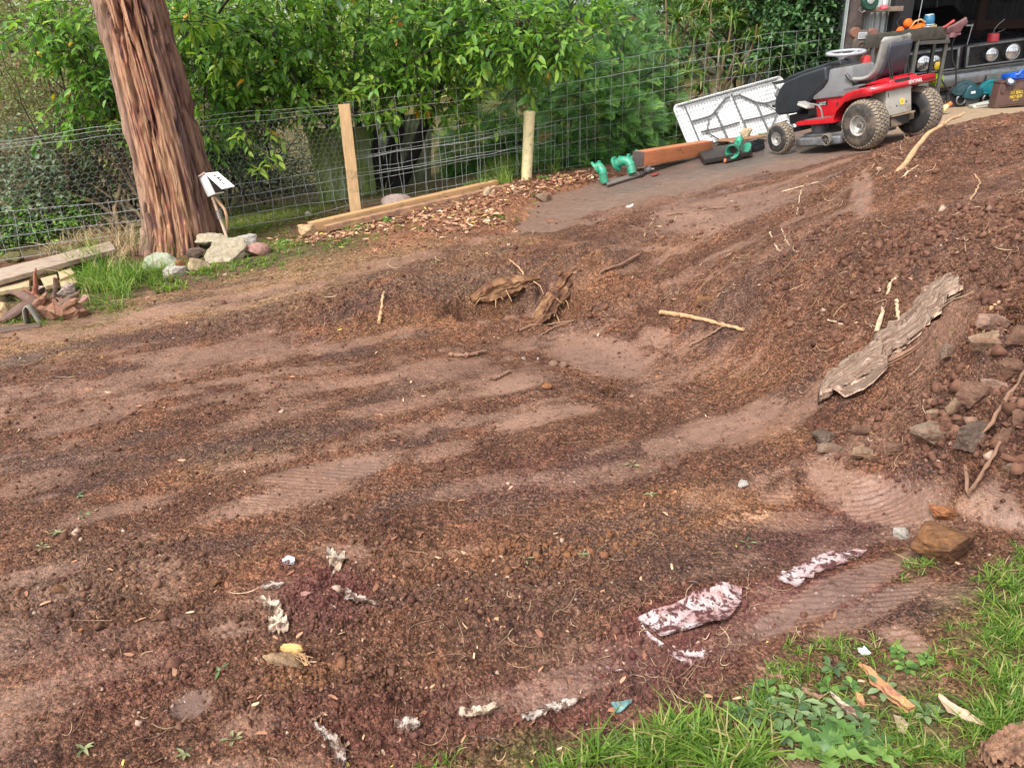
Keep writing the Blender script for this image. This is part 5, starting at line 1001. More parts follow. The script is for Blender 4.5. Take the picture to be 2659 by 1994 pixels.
# vice at the bench end
T=put('bench_vice','maroon bench vice bolted to the right end of the workbench','vice',*upat(1300,440,10.8)); VM=M('maroon_casting',(.12,.045,.05),.5,.25,14,bump=.2)
m=MB(); m.box((0,0,.0),(.20,.10,.03)); m.lathe([(.07,-.03),(.06,.0),(.045,.03)],20); m.build('base',VM,T,bevel=.006)
m=MB(); m.prism([(-.12,.02),(.10,.02),(.13,.08),(.18,.11),(.18,.15),(.12,.15),(.0,.10),(-.12,.07)],-.04,.04); m.build('body',VM,T,bevel=.012)
m=MB(); m.tube([(-.12,0,.06),(.02,0,.10),(.17,0,.165)],[.022,.024,.028],12); m.build('jaw_slide',M('brown_casting',(.15,.075,.065),.5),T)
m=MB(); m.tube([(.15,-.05,.09),(.24,-.05,.08)],.010,8); m.tube([(.23,-.06,.10),(.185,-.06,-.14)],.006,8); m.build('handle_bar',CHR,T)
# grinder left of the bench
T=put('bench_grinder','old brown bench grinder with two round guards and a motor plate below the corrugated panel','bench grinder',*upat(150,640,9.9)); GB=M('brown_hammer_paint',(.085,.062,.050),.5,.3,20,bump=.25)
m=MB(); m.prism([(-.10,0),(-.09,.12),(-.02,.22),(.06,.23),(.10,.18),(.10,.02),(.05,-.03),(-.06,-.03)],-.05,.06); m.build('body',GB,T,bevel=.02)
for a,b in ((-.06,.205),(.14,.17)): m=MB(); m.lathe([(.001,-.03),(.05,-.03),(.058,-.02),(.058,.03),(.001,.035)],26,axis='Y',c=(a,.0,b)); m.build('wheel_guard',M('rusty_guard',(.17,.075,.05),.8,.3,18),T)
m=MB(); m.lathe([(.062,-.052),(.064,-.066),(.045,-.07),(.04,-.06),(.02,-.06),(.018,-.075),(.001,-.076)],26,axis='Y',c=(.0,0,.045)); m.build('end_bell',GB,T)
m=MB(); m.box((.005,-.056,.165),(.10,.006,.07),rot=(0,.08,0)); q=m.build('rating_plate',M('bare_plate',(.45,.45,.45),.4,.15,50),T); 
for k in range(4): m=MB(); m.box((.005,-.060,.186-k*.013),(.085,.002,.003),rot=(0,.08,0)); m.build('printed_line',BLK,q)
T=put('hose_reel','dark green hose reel on the top plank shelf','reel',*upat(280,28,10.5)); m=MB(); m.lathe([(.001,-.05),(.085,-.05),(.098,-.035),(.10,.02),(.08,.05),(.001,.05)],32,axis='Y'); m.build('drum',M('dark_green_enamel',(.008,.05,.03),.35,.15),T)
m=MB(); m.lathe([(.022,-.052),(.045,-.058),(.044,-.062),(.02,-.066),(.001,-.066)],24,axis='Y',c=(-.01,0,.02)); m.build('hub_plate',CORR,T); m=MB(); m.tube([(-.10,0,-.05),(-.13,0,-.07),(-.09,-.02,-.11),(-.06,-.03,-.09)],.006,6); m.build('hook',CHR,T)
T=put('shelf_funnel','white funnel standing in a pink base on the plank shelf','bottle',*upat(460,118,10.5)); m=MB(); m.lathe([(.045,0),(.05,.01),(.04,.045),(.02,.05)],20); m.build('base',M('pink_plastic',(.62,.09,.11),.4),T); m=MB(); m.lathe([(.022,.05),(.022,.30)],16); m.build('tube',M('milky_plastic',(.6,.6,.62),.3,.03),T)  # funnel, built as a plain tube in a pink base
# car nose
def car():
    T=thing('parked_car','black old car with four round headlights parked nose out inside the shed','car',mat4=F3(ap(2506,149,12.0),ap(2619,134,12.05),ap(2512,60,12.0)))
    m=MB(); m.prism([(-.35,-.02),(-.35,.35),(.17,.35),(.22,.20),(.26,1.1),(.62,1.6),(.80,1.9),(.80,3.6),(-.3,3.6)][0:0] or [(.35,-.45),(.02,-.45),(.0,.16),(.05,.215),(.25,.24),(1.2,.30),(1.75,.68),(3.0,.72),(3.6,.3),(3.7,-.45)],-.88,.88,axis='X'); o=m.build('body',BLKP,T,bevel=.03,seg=3)
    for s in (-1,1):
        m=MB(); x0,x1=(.0,.90) if s>0 else (-.92,-.14)
        for a,b,c,d in ((x0,x1,.125,.145),(x0,x1,-.145,-.125)): m.box(((a+b)/2,-.035,(c+d)/2),(b-a,.05,.022))
        for x in (x0,x1): m.box((x,-.035,0),(.035,.05,.29))
        m.build('grille_surround',CHR,T,bevel=.004)
        m=MB(); [m.box(((x0+x1)/2,-.004,-.11+k*.0185),(x1-x0-.03,.012,.006)) for k in range(13)]; m.box(((x0+x1)/2,.004,0),(x1-x0,.012,.27)); m.build('grille',M('black_grille',(.010,.010,.011),.5,.2),T)
        for x,r in ((s*.35 if s>0 else -.50,.098),(s*.66,.115)):
            h=bpy.data.objects.new('headlight',None); COL.objects.link(h); h.parent=T; h.location=(x,-.045,-.005)
            q=MB(); q.lathe([(.001,-.050),(r*.5,-.046),(r*.86,-.030),(r*.9,-.02)],30,axis='Y',cap=False); q.build('lens',GLASS,h); q=MB(); q.lathe([(r*.88,-.03),(r*.97,-.034),(r,-.02),(r,.04)],30,axis='Y',cap=False); q.build('rim',CHR,h)
            q=MB(); [q.box((k*r*.22,-.050+abs(k)*.003,0),(.004,.004,r*1.3*(1-abs(k)*.12))) for k in (-3,-2,-1,0,1,2,3)]; q.build('lens_rib',M('lamp_rib',(.35,.37,.38),.2,.1,metal=.5),h)
    m=MB(); m.tube([(.15,-.03,.03),(.18,-.03,.06),(.20,-.03,-.03),(.22,-.03,.02),(.25,-.03,.0)],.004,6); m.tube([(.08,-.03,-.02),(.34,-.03,-.01)],.003,6); m.build('emblem',M('dark_chrome_script',(.10,.10,.10),.3,.1,metal=.7),T)
    m=MB(); m.prism([(-.16,-.185),(-.19,-.20),(-.21,-.27),(-.19,-.36),(-.10,-.38),(-.02,-.36),(.0,-.19)],-.92,.92,axis='X'); m.build('bumper',CHR,T,bevel=.012,seg=3)
    m=MB(); m.box((0,-.04,-.172),(1.8,.08,.025)); m.build('trim_strip',M('grey_trim',(.10,.10,.095),.6),T,bevel=.006)
    m=MB(); m.box((.46,-.222,-.36),(.50,.01,.20)); m.build('bumper_reflection',M('dull_grey_reflection',(.12,.125,.12),.35,.3,8,metal=.4),T,bevel=.003)  # grey panel stands in for a reflection on the bumper, no plate there
    m=MB(); m.box((.96,.05,-.02),(.10,.12,.26)); m.build('wing_trim',CHR,T,bevel=.02)
    m=MB(); m.box((0,.1,-.55),(1.7,.1,.25)); m.build('valance',M('dusty_valance',(.03,.03,.032),.7,.3),T,bevel=.01)
    m=MB(); [m.lathe([(.30,-.09),(.32,-.06),(.32,.06),(.30,.09)],26,axis='X',c=(s*.74,.75,-.34)) for s in (-1,1)]; m.build('front_wheels',TYRED,T)
car()
T=put('fog_lamp','loose round lamp with a yellow lens under the left headlights','lamp',*upat(1130,815,11.75)); m=MB(); m.lathe([(.001,-.05),(.05,-.045),(.068,-.03),(.07,.0),(.05,.04),(.001,.05)],26,axis='Y'); m.build('housing',M('rusty_lamp_body',(.16,.07,.04),.6),T); m=MB(); m.lathe([(.001,-.056),(.04,-.052),(.058,-.038)],24,axis='Y',cap=False,c=(-.012,-.004,-.01)); m.build('lens',M('yellow_glass',(.75,.55,.02),.2,.1),T)
T=put('enamel_pot','small red pot with a bent wire handle on the car bonnet','pot',*upat(1820,530,11.75)); m=MB(); m.lathe([(.068,0),(.076,.01),(.076,.075),(.072,.105),(.076,.11),(.070,.112),(.066,.10),(.066,.02),(.001,.015)],30,cap=False); m.build('pot',M('red_enamel',(.38,.035,.045),.4,.15),T); m=MB(); m.tube([(.0,0,.11),(.0,0,.16),(.05,0,.22),(.13,0,.28)],.005,6); m.tube([(.02,0,.11),(.08,0,.125),(.15,0,.145)],.005,6); m.build('wire_handle',CHR,T)
T=put('rubber_hose','thin black hose looping from the vice down in front of the car','hose',*upat(1350,450,10.9)); m=MB(); m.tube([(0,0,0),(-.03,0,-.10),(-.01,.0,-.28),(.06,0,-.42),(.08,0,-.62),(.0,0,-.68),(-.10,0,-.56),(-.13,.1,-.40)],.011,8); m.build('hose',BLK,T)
T=put('safety_helmet','bright lime helmet and straps on the lower shelf of the bench','helmet',*upat(1100,1060,11.0)); V,F=lump(.11,.10,.10,3,3,.05,0+6); m=MB(); m.add(V+np.array([0,0,.04]),F); LIME=M('lime_plastic',(.38,.62,.015),.4,.06); m.build('shell',LIME,T); m=MB(); V,F=lump(.07,.05,.03,5,2,.2); m.add(V+np.array([-.09,0,.12]),F); m.build('peak',LIME,T)
m=MB(); m.tube([(-.11,-.09,.12),(-.05,-.11,.07),(-.08,-.11,.0),(-.02,-.11,-.04)],.008,6); m.tube([(-.02,-.10,.10),(.03,-.11,.12)],.008,6); m.build('strap',BLK,T)
T=put('battery_box','beige box on the lower bench shelf','box',*upat(950,1080,11.0)); m=MB(); m.box((0,.04,.05),(.14,.10,.18)); m.build('case',BEIGE,T,bevel=.01); m=MB(); m.box((0,-.02,-.02),(.10,.02,.012)); m.build('handle',BLK,T)
def saw(x,y,d,lab,mat,blade):
    T=put('cut_off_saw',lab,'power saw',*upat(x,y,d),group='cut-off saws on the shed floor')
    m=MB(); m.box((0,.05,-.02),(.42,.22,.025)); m.build('base_plate',M('bare_alloy_base',(.33,.32,.28),.5,.2,12,metal=.3),T,bevel=.004); m=MB(); m.box((.13,.05,.06),(.18,.10,.16)); m.build('motor_stand',M('grey_alloy',(.13,.135,.13),.5,.2),T,bevel=.01)
    A=np.linspace(-.35,2.9,16); P=[(.19*math.cos(a)-.0,.19*math.sin(a)+.17) for a in A]+[(-.10,.17),(.10,.13)]; m=MB(); m.prism(P[:-2]+[(-.08,.20),(.02,.14)],-.03,.03); m.build('blade_guard',blade,T,bevel=.008)
    m=MB(); m.lathe([(.175,-.012),(.175,.012)],34,axis='Y',c=(-.03,.05,.16)); m.lathe([(.03,-.03),(.03,.03)],14,axis='Y',c=(-.03,.05,.16)); m.build('cutting_disc',M('dark_disc',(.03,.03,.032),.7),T)
    m=MB(); m.prism([(-.04,.14),(.0,.26),(.06,.31),(.12,.26),(.20,.24),(.23,.20),(.22,.13),(.10,.10)],-.075,.0); m.build('motor',mat,T,bevel=.022,seg=3)
    m=MB(); m.tube([(-.14,-.02,.20),(-.13,-.02,.28),(-.04,-.02,.34),(.03,-.02,.32)],.017,8); m.tube([(-.14,-.02,.20),(-.06,-.02,.19)],.017,8); m.build('handle',mat,T)
    m=MB(); m.box((.08,-.079,.20),(.06,.004,.03)); m.build('label_plate',M('pale_plate',(.55,.58,.56),.4,.1),T); m=MB(); m.lathe([(.06,-.02),(.075,-.01),(.075,.01),(.06,.02)],24,axis='Y',c=(-.03,.0,.12),cap=False); m.build('inner_guard',CHR,T)
saw(1440,1360,11.0,'dark teal cut-off saw on the shed floor, nearer the mower',TEALD,M('dark_guard',(.02,.05,.06),.4)); saw(1770,1345,11.05,'brighter teal cut-off saw with a pale guard next to the brown ammunition box',TEAL,TEAL)
def ammo():
    o,xp,zp=upat(1835,1360,10.6); T=put('ammunition_box','brown steel ammunition box with yellow stencilled writing on the shed floor','box',o,xp,zp); AB=M('brown_steel_box',(.105,.052,.042),.5,.2,10,dirt=(.07,.045,.04),dsc=10)
    m=MB(); m.prism([(0,0),(.05,.30),(.52,.30),(.50,0)],0,.16); m.build('body',AB,T,bevel=.006); m=MB(); m.prism([(.045,.30),(.045,.325),(.525,.325),(.525,.30)],-.008,.168); m.build('lid',AB,T,bevel=.004); m=MB(); m.box((.28,-.004,.215),(.38,.008,.012)); m.box((.28,-.004,.03),(.44,.006,.01)); m.build('rib',AB,T,bevel=.002)
    m=MB(); m.box((.085,-.012,.225),(.045,.02,.085),rot=(0,.15,0)); m.build('latch',AB,T,bevel=.004)
    ye=M('yellow_stencil',(.75,.55,.02),.6,.08)
    for t,z,s in (('800 CART',.208,.030),('303 BALL',.165,.056),('MK7 BDR',.112,.054),('DA P 3.41',.072,.024)): me=text_mesh(t,s,.0004); q=link('lettering',me,ye,T); q.matrix_local=Matrix(((.75,0,0,.27),(0,0,-1,-.0015),(0,1,0,z),(0,0,0,1)))
    T2=thing('tool_case','bright blue plastic case handle on top of the brown ammunition box','case',mat4=F3(o,xp,zp)@Matrix.Translation((.33,.03,.335))); BL=M('bright_blue_plastic',(.01,.10,.55),.35,.1)
    m=MB(); m.box((.05,.05,.03),(.46,.22,.07)); m.build('body',BL,T2,bevel=.02); m=MB(); m.tube([(-.16,-.06,.05),(-.10,-.09,.06),(-.07,-.09,.10),(.02,-.09,.10),(.05,-.09,.06),(.14,-.06,.05)],.014,8); m.build('handle',BL,T2); m=MB(); [m.box((x,-.075,.05),(.05,.02,.07),rot=(0,.2,0)) for x in (-.14,.18)]; m.build('latch',BL,T2,bevel=.006)
    T3=thing('grinding_disc','round black grinding disc with a blue centre leaning on the ammunition box','disc',mat4=F3(o,xp,zp)@Matrix.Translation((.15,-.04,.32))@Matrix.Rotation(RA(-35),4,'X')); m=MB(); m.lathe([(.062,-.004),(.063,.0),(.062,.004)],30,axis='Y'); m.build('disc',M('abrasive_black',(.04,.04,.045),.9),T3); m=MB(); m.lathe([(.036,-.0055),(.036,-.004)],24,axis='Y'); m.build('paper_label',M('blue_grey_label',(.35,.38,.5),.5,.3,60),T3)
ammo()
T=put('paint_brush','pale yellow plastic bottle with an orange cap lying behind the rear tyre','bottle',*upat(1205,1368,10.35)); T['category']='bottle'; T.name='plastic_bottle'; m=MB(); m.tube([(-.14,0,-.03),(.0,0,.0),(.055,0,.04)],[.055,.048,.024],14); m.build('body',M('cream_plastic',(.62,.52,.25),.4,.05),T); m=MB(); m.tube([(.055,0,.04),(.09,0,.062)],[.030,.028],12); m.build('cap',ORG,T)
T=put('black_plug','small black plug with a pale face against the bench leg','plug',*upat(1180,1250,10.6)); m=MB(); m.box((.0,0,.0),(.075,.05,.10)); m.build('body',BLK,T,bevel=.008); m=MB(); m.box((-.03,-.026,.0),(.014,.003,.07)); m.build('face',M('pale_plate',(.55,.58,.56)),T)
T=put('plastic_tray','off white moulded tray between the second saw and the ammunition box','tray',*upat(1720,1345,10.75)); m=MB(); m.prism([(-.15,.0),(-.16,.04),(.12,.07),(.13,0)],0,.12); m.build('tray',M('off_white_moulding',(.42,.42,.37),.5),T,bevel=.01); m=MB(); m.box((-.02,-.004,.045),(.2,.01,.018)); m.build('lip',M('off_white_moulding',(.42,.42,.37),.5),T,bevel=.003)
# ---------------------------------------------------------------- table, pipes, timber by the driveway
def c6(x,y): return 1500+x/3.687,200+y/3.687
def P6(x,y,d): return ap(*c6(x,y),d)
def folding_table():
    TL=P6(912,283,9.95); TR=P6(1947,-5,10.95); BLh=P6(1010,700,9.70); Mx=F3(TL,TR,TL+(TL-BLh)); T=thing('folding_table','white folding table with grey metal legs leaning on its long side against the fence','table',mat4=Mx)
    Wd=float(np.linalg.norm(TR-TL)); Ht=.76; b=NB('white_table_plastic'); sx=b.n.new('ShaderNodeSeparateXYZ'); b.l(b.co(),sx.inputs[0])
    p=.052; u=b.math('DIVIDE',sx.outputs[0],p); v=b.math('DIVIDE',sx.outputs[2],p); par=b.math('MODULO',b.math('ABSOLUTE',b.math('ADD',b.math('FLOOR',u),b.math('FLOOR',v))),2.)
    fu=b.math('ABSOLUTE',b.math('SUBTRACT',b.math('FRACT',u),.5)); fv=b.math('ABSOLUTE',b.math('SUBTRACT',b.math('FRACT',v),.5))
    hd=b.math('MULTIPLY',b.math('LESS_THAN',fu,.34),b.math('LESS_THAN',fv,.15)); vd=b.math('MULTIPLY',b.math('LESS_THAN',fv,.34),b.math('LESS_THAN',fu,.15))
    d=b.math('ADD',b.math('MULTIPLY',hd,par),b.math('MULTIPLY',vd,b.math('SUBTRACT',1.,par)),clamp=True); n=b.noise(5,5,.6); c=b.mix(b.math('MULTIPLY',d,.8),b.ramp(n,[(.3,(.66,.66,.65)),(.7,(.78,.78,.77))]),(.20,.20,.20)); b.set(col=c,rough=.45)
    m=MB(); r=.07; P=[]
    for cx,cz,a0 in ((r,-r,90),(r,-Ht+r,180),(Wd-r,-Ht+r,270),(Wd-r,-r,0)):
        P+=[(cx+r*math.cos(RA(a0+k*15)),cz+r*math.sin(RA(a0+k*15))) for k in range(7)]
    m.prism(P,0,.022); m.build('table_top',b.m,T,bevel=.006)
    n=len(P); m=MB(); m.tube([(x,.0,z) for x,z in P],.014,8,closed=True); m.build('edge_rim',M('white_rim_plastic',(.62,.62,.61),.45,.06),T)
    m=MB(); [m.box((.08+k*(Wd-.16)/46,-.012,-.012),(.012,.012,.02)) for k in range(47)]; m.build('rib',M('grey_rib_plastic',(.25,.25,.25),.5),T)
    def L(x,y):
        A=np.array([[1035/Wd,105/.76],[-288/Wd,417/.76]]); q=np.linalg.solve(A,np.array([x-912,y-283])); return (float(np.clip(q[0],.02,Wd-.02)),-.026,float(np.clip(-q[1],-Ht+.02,-.02)))
    tb=M('grey_table_steel',(.17,.17,.175),.35,.12,16,metal=.5)
    def bar(nm,pts,r=.0125): m=MB(); m.tube([L(*p) for p in pts],r,8); m.build(nm,tb,T)
    for q in ([(1000,285),(1095,640)],[(1430,170),(1530,520)],[(1850,60),(1950,400)]): bar('cross_rail',q,.010)
    bar('side_rail',[(960,285),(1400,165),(1880,35)],.010)
    bar('leg',[(1040,395),(1200,350),(1225,335),(1370,208),(1410,196)],.0135); bar('leg',[(1090,578),(1270,525),(1400,570)],.0135); bar('leg',[(1450,192),(1500,176),(1640,225),(1720,230),(1870,190)],.0135); bar('leg',[(1900,355),(1750,400),(1630,515)],.0135)
    bar('leg_brace',[(1190,365),(1142,468),(1240,520)],.009); bar('leg_brace',[(1098,470),(1280,430),(1450,385)]); bar('leg_brace',[(1258,318),(1322,525)]); bar('leg_brace',[(1640,220),(1705,435)]); bar('leg_brace',[(1500,370),(1690,330),(1855,285)]); bar('leg_brace',[(1735,235),(1830,290),(1745,405)],.009)
folding_table()
GRN=M('green_enamel_pipe',(.030,.27,.165),.4,.2,9,dirt=(.10,.085,.06),dsc=22,dth=.58,bump=.15)
def elbow(name,lab,spts,r,flange,y,endf=True,bell=0,studs=((.5,.06),),grp='green pipe bends by the driveway'):
    P=np.array([P6(a,b,y+c) for a,b,c in spts]); b0=P[0]; T=thing(name,lab,'pipe bend',tuple(b0),group=grp); t=np.linspace(0,len(P)-1,18); Q=np.stack([np.interp(t,range(len(P)),P[:,i]) for i in range(3)],1)
    for _ in range(3): Q[1:-1]=(Q[:-2]+2*Q[1:-1]+Q[2:])/4
    Q=Q-b0; m=MB(); rr=[r*(1+(.0)) for _ in Q]; 
    if bell: rr=[r*(1+bell*max(0,1-i/5)**1.3) for i in range(18)]
    m.tube([tuple(q) for q in Q],rr,20,cap=not bell); o=m.build('pipe',GRN,T)
    if bell: md=o.modifiers.new('s','SOLIDIFY'); md.thickness=.008; md.offset=-1; o['label']='pipe with a wide open bell mouth'
    def fl(p,d,R,th,nm='flange'):
        m=MB(); m.lathe([(R,-th/2),(R,th/2)],28); o=m.build(nm,GRN,T,bevel=.004); o.location=Vector(p); o.rotation_euler=Vector(d).to_track_quat('Z','Y').to_euler()
        for k in range(6):
            a=k*math.pi/3+.3; b=MB(); b.lathe([(.010,-.009),(.010,.009)],6,c=(R*.78*math.cos(a),R*.78*math.sin(a),0)); b.build('bolt',M('rusty_bolt',(.16,.09,.06),.8,.3),o)
    if not bell: fl(Q[0],Q[1]-Q[0],flange,.026)
    m=MB(); m.tube([tuple(Q[4]),tuple(Q[5])],r*1.14,20); m.tube([tuple(Q[12]),tuple(Q[13])],r*1.08,20); m.build('collar',GRN,T,bevel=.004)
    if endf: fl(Q[-1],Q[-1]-Q[-2],flange*.92 if not bell else flange,.022)
    for k,h in studs:
        q=Q[int(k*17)]; m=MB(); m.tube([tuple(q),tuple(q+np.array([.01,0,r+h*.5])),tuple(q+np.array([.01,0,r+h]))],[r*.5,r*.42,r*.46],12); m.build('stub',GRN,T)
    return T
elbow('pipe_elbow','green flanged pipe bend nearest the bark mulch, leftmost of the green ones',[(172,875,.0),(205,850,-.0),(240,900,-.05),(258,1010,-.06)],.040,.074,7.9,False,0,((.25,.015),))
elbow('pipe_elbow','larger green pipe bend with a raised stub, second from the left',[(370,835,.08),(440,795,.04),(500,820,0),(525,925,-.04)],.044,.080,8.1,False,0,((.12,.02),(.55,.03)))
elbow('pipe_elbow','green pipe bend tucked against the end of the orange beam',[(500,800,.28),(560,770,.25),(600,790,.2),(608,850,.18)],.036,.05,8.2,False,0,((.35,.05),))
elbow('bell_mouth_bend','green pipe bend with a rusty open bell mouth facing out on the black plank',[(1480,718,-.12),(1500,690,-.02),(1540,640,.06),(1552,590,.10)],.042,.05,8.75,False,.85,((.45,.03),))
def extra_bell():
    p=P6(1480,714,8.66); d=(p-P6(1500,680,8.82)); d/=np.linalg.norm(d); T=[o for o in COL.objects if o.get('label','').startswith('green pipe bend with a rusty')][0]; iv=T.matrix_basis.inverted() if False else Matrix.Translation(-T.location)
    m=MB(); m.lathe([(.078,-.008),(.082,0),(.078,.010),(.070,.010),(.066,.004),(.062,-.05)],30,cap=False); m.lathe([(.001,-.045),(.064,-.044)],30,cap=False); o=m.build('rusty_shaded_mouth',M('rust_and_shade_inside',(.035,.020,.018),.8,.3),T); o.location=iv@Vector(p); o.rotation_euler=Vector(d).to_track_quat('Z','Y').to_euler()  # rusty rim, with a dark disc drawn for the shade inside the pipe
    m=MB(); m.lathe([(.075,-.01),(.078,.008),(.05,.012)],26); o=m.build('flange',GRN,T,bevel=.003); q=P6(1610,690,8.84); o.location=iv@Vector(q); o.rotation_euler=(Vector(q)-Vector(P6(1540,650,8.82))).to_track_quat('Z','Y').to_euler()
extra_bell()
def plank(name,lab,cat,A,B,up,dep,mat,bev=.004,disp=.002,group=None,sub=4,dsc=.05):
    """timber with its near top edge from A to B (3d), thickness up (down from there) and depth dep away"""
    A=np.array(A);B=np.array(B); Mx=F3(A,B,A+np.array([0,0,1.])); T=thing(name,lab,cat,mat4=Mx,group=group) ; L=float(np.linalg.norm(B-A))
    return T,L
def board(name,lab,cat,A,B,up,dep,mat,bev=.004,disp=.002,group=None,tilt=0,sub=4,chop=None):
    A=np.array(A);B=np.array(B); L=float(np.linalg.norm(B-A)); m=MB(); m.box((L/2,dep/2,-up/2),(L,dep,up)); o=m.build(name,mat,None,bevel=bev,disp=disp,dsc=.05,sub=sub); o.matrix_world=F3(A,B,A+np.array([0,0,1.]))@Matrix.Rotation(tilt,4,'X'); tagit(o,lab,cat,group); return o
ORB=M('orange_stained_timber',(.46,.165,.070),.6,.22,14,dirt=(.16,.07,.045),dsc=8,dth=.64,bump=.4,bd=.004,stretch=(.5,6,6))
board('timber_beam','thick orange brown timber beam with a dark cut end beside the green pipes','beam',P6(640,718,8.25),P6(1300,612,9.25),.15,.14,ORB,.006,.002)
m=MB(); m.box((0,.0,0),(.008,.142,.152)); o=m.build('end_grain',M('dark_end_grain',(.075,.055,.05),.9,.3,30,bump=.5),None,bevel=.004); _b=[q for q in COL.objects if q.name=='timber_beam'][0]; o.parent=_b; o.location=(-.005,.071,-.075)
BLKT=M('blackened_timber',(.030,.024,.022),.55,.4,14,bump=.4,stretch=(.6,5,5))
def slab(name,lab,cat,px,th,mat,dz=0,ys=None,bev=.004,group=None,disp=.0,ground=True,fn=c6,sub=0):
    """flat piece lying on the ground with its top outline given by spots"""
    if ys is None: P=[np.array(gp(*fn(a,b),extra=dz+th)) for a,b in px]
    else: P=[ap(*fn(a,b),y) for (a,b),y in zip(px,ys)]
    c=np.mean(P,axis=0); n=len(P); V=[p-c for p in P]+[p-c-np.array([0,0,th]) for p in P]; m=MB(); m.add(V,[tuple(range(n)),tuple(range(2*n-1,n-1,-1))]+[(i,i+n,(i+1)%n+n,(i+1)%n) for i in range(n)])
    o=m.build(name,mat,None,bevel=bev,disp=disp,dsc=.04,sub=sub); o.location=c; return tagit(o,lab,cat,group)
slab('black_plank','short black wet plank lying across the driveway edge under the bell mouthed pipe','plank',[(1150,708),(1600,612),(1662,655),(1668,712),(1215,790)],.05,BLKT,.01)
slab('slat','long thin wooden strip lying along the foot of the orange beam','strip',[(560,872),(1160,745),(1162,752),(562,884)],.012,M('grey_slat',(.22,.15,.11),.85,.3),.0)
slab('grey_board','narrow grey board lying along the driveway edge by the leftmost pipes','board',[(272,1000),(585,905),(598,935),(280,1030)],.02,M('wet_grey_board',(.16,.13,.115),.6,.3,20,stretch=(.6,5,5)))
slab('dark_board','short dark grey board end at the foot of the beam','board',[(592,905),(672,862),(705,868),(605,938)],.025,M('dark_wet_board',(.06,.05,.05),.5,.3,20))
slab('rusty_sheet','rusty flat sheet holding stones and weeds in front of the table','sheet',[(1335,592),(1600,572),(1832,548),(1832,562),(1500,612),(1345,612)],.012,M('rust_brown_sheet',(.24,.12,.06),.75,.3,15),.05)
slab('brick_chip','thin dark offcut lying below the bell mouthed pipe','offcut',[(1412,785),(1560,757),(1568,770),(1425,802)],.02,BLKT)
slab('brick_piece','small orange brick piece at the end of the thin dark offcut','brick',[(1396,770),(1420,768),(1424,790),(1400,792)],.03,M('brick_orange',(.42,.14,.07),.85,.25,40))
slab('paper_scrap','curled white scrap lying alone on the driveway edge','scrap',[(430,1235),(500,1228),(535,1208),(530,1235),(490,1248)],.004,M('white_scrap',(.62,.6,.56),.7,.06),.015)
slab('red_leaf','flat dark red leaf on the driveway beside the beam foot','leaf',[(700,930),(750,915),(782,922),(750,940),(710,945)],.003,M('dark_red_leaf',(.25,.045,.035),.5,.2),.003)
T=thing('light_bulb','clear glass bulb lying at the end of the grey board','bulb',tuple(gp(*c6(662,918)))); m=MB(); m.lathe([(.001,-.03),(.025,-.022),(.035,0),(.028,.025),(.014,.045),(.014,.055)],24,axis='X'); _g=NB('clear_glass'); _g.set(col=(.9,.92,.92),rough=.05,trans=.9); m.build('glass',_g.m,T,loc=(0,0,.035))
m=MB(); m.lathe([(.014,.052),(.014,.075),(.006,.08)],16,axis='X'); m.build('cap',CHR,T,loc=(0,0,.035))
def bracket():
    g=gp(*c6(1720,705)); T=thing('plastic_bracket','black ribbed plastic part sitting on the driveway before the front wheel','part',mat4=F3(g,P6(1780,690,g[1]+.03),g+np.array([0,0,1.]))); m=MB(); m.box((0,.03,.01),(.15,.12,.02)); m.box((-.07,.03,.06),(.012,.12,.11)); m.box((.07,.03,.06),(.012,.12,.11)); m.box((0,.085,.055),(.15,.012,.10)); m.box((.0,.03,.045),(.010,.12,.07)); m.build('shell',M('black_moulding',(.02,.02,.023),.45,.2),T,bevel=.003); m=MB(); m.box((0,-.035,.035),(.15,.012,.05)); m.build('lip',M('black_moulding',(.02,.02,.023),.45,.2),T,bevel=.003)
bracket()
# rocks
def rock(name,lab,px,py,wpx,hpx,mat,seed,asp=.7,cat='rock',group=None,sink=.22,fac=12,n=4,amp=.16,base=None,yaw=None,lift=0.):
    g=np.array(base if base is not None else gp(px,py+hpx*.42),float); g[2]=float(H(g[0],g[1])[0]); dep=np.dot(g-np.array([0,0,CAMZ]),F_); rx=wpx/2/FP*dep*1.12; rz=hpx/2/FP*dep*1.15; V,F=(hull(11+seed%5,seed,4,.06,.09) if fac>4 else lump(1,1,1,seed,n,amp,fac)); V=V*np.array([rx,rx*asp,rz])*.93; m=MB(); m.add(V,F); o=m.build(name,mat,None,sharp=28); c=g+np.array([0,rx*asp*.5,rz*(1-sink*2)*.72+lift]); o.location=c; o.rotation_euler=(0,0,yaw if yaw is not None else seed*.7%1.0-.5); return tagit(o,lab,cat,group)
def stone(name,c,c2,sc=14,rough=.85): 
    if name in _MC: return _MC[name]
    b=NB(name); n=b.noise(sc,7,.7); n2=b.noise(sc*6,4,.7); k=b.ramp(n,[(.38,c),(.60,c2)]); k=b.mix(.7,k,b.ramp(n2,[(.32,(.5,.5,.5)),(.5,(1,1,1)),(.68,(1.35,1.35,1.3))]),'MULTIPLY'); b.set(col=k,rough=rough,spec=.3); b.bump(b.math('ADD',n,n2),.6,.012); _MC[name]=b.m; return b.m
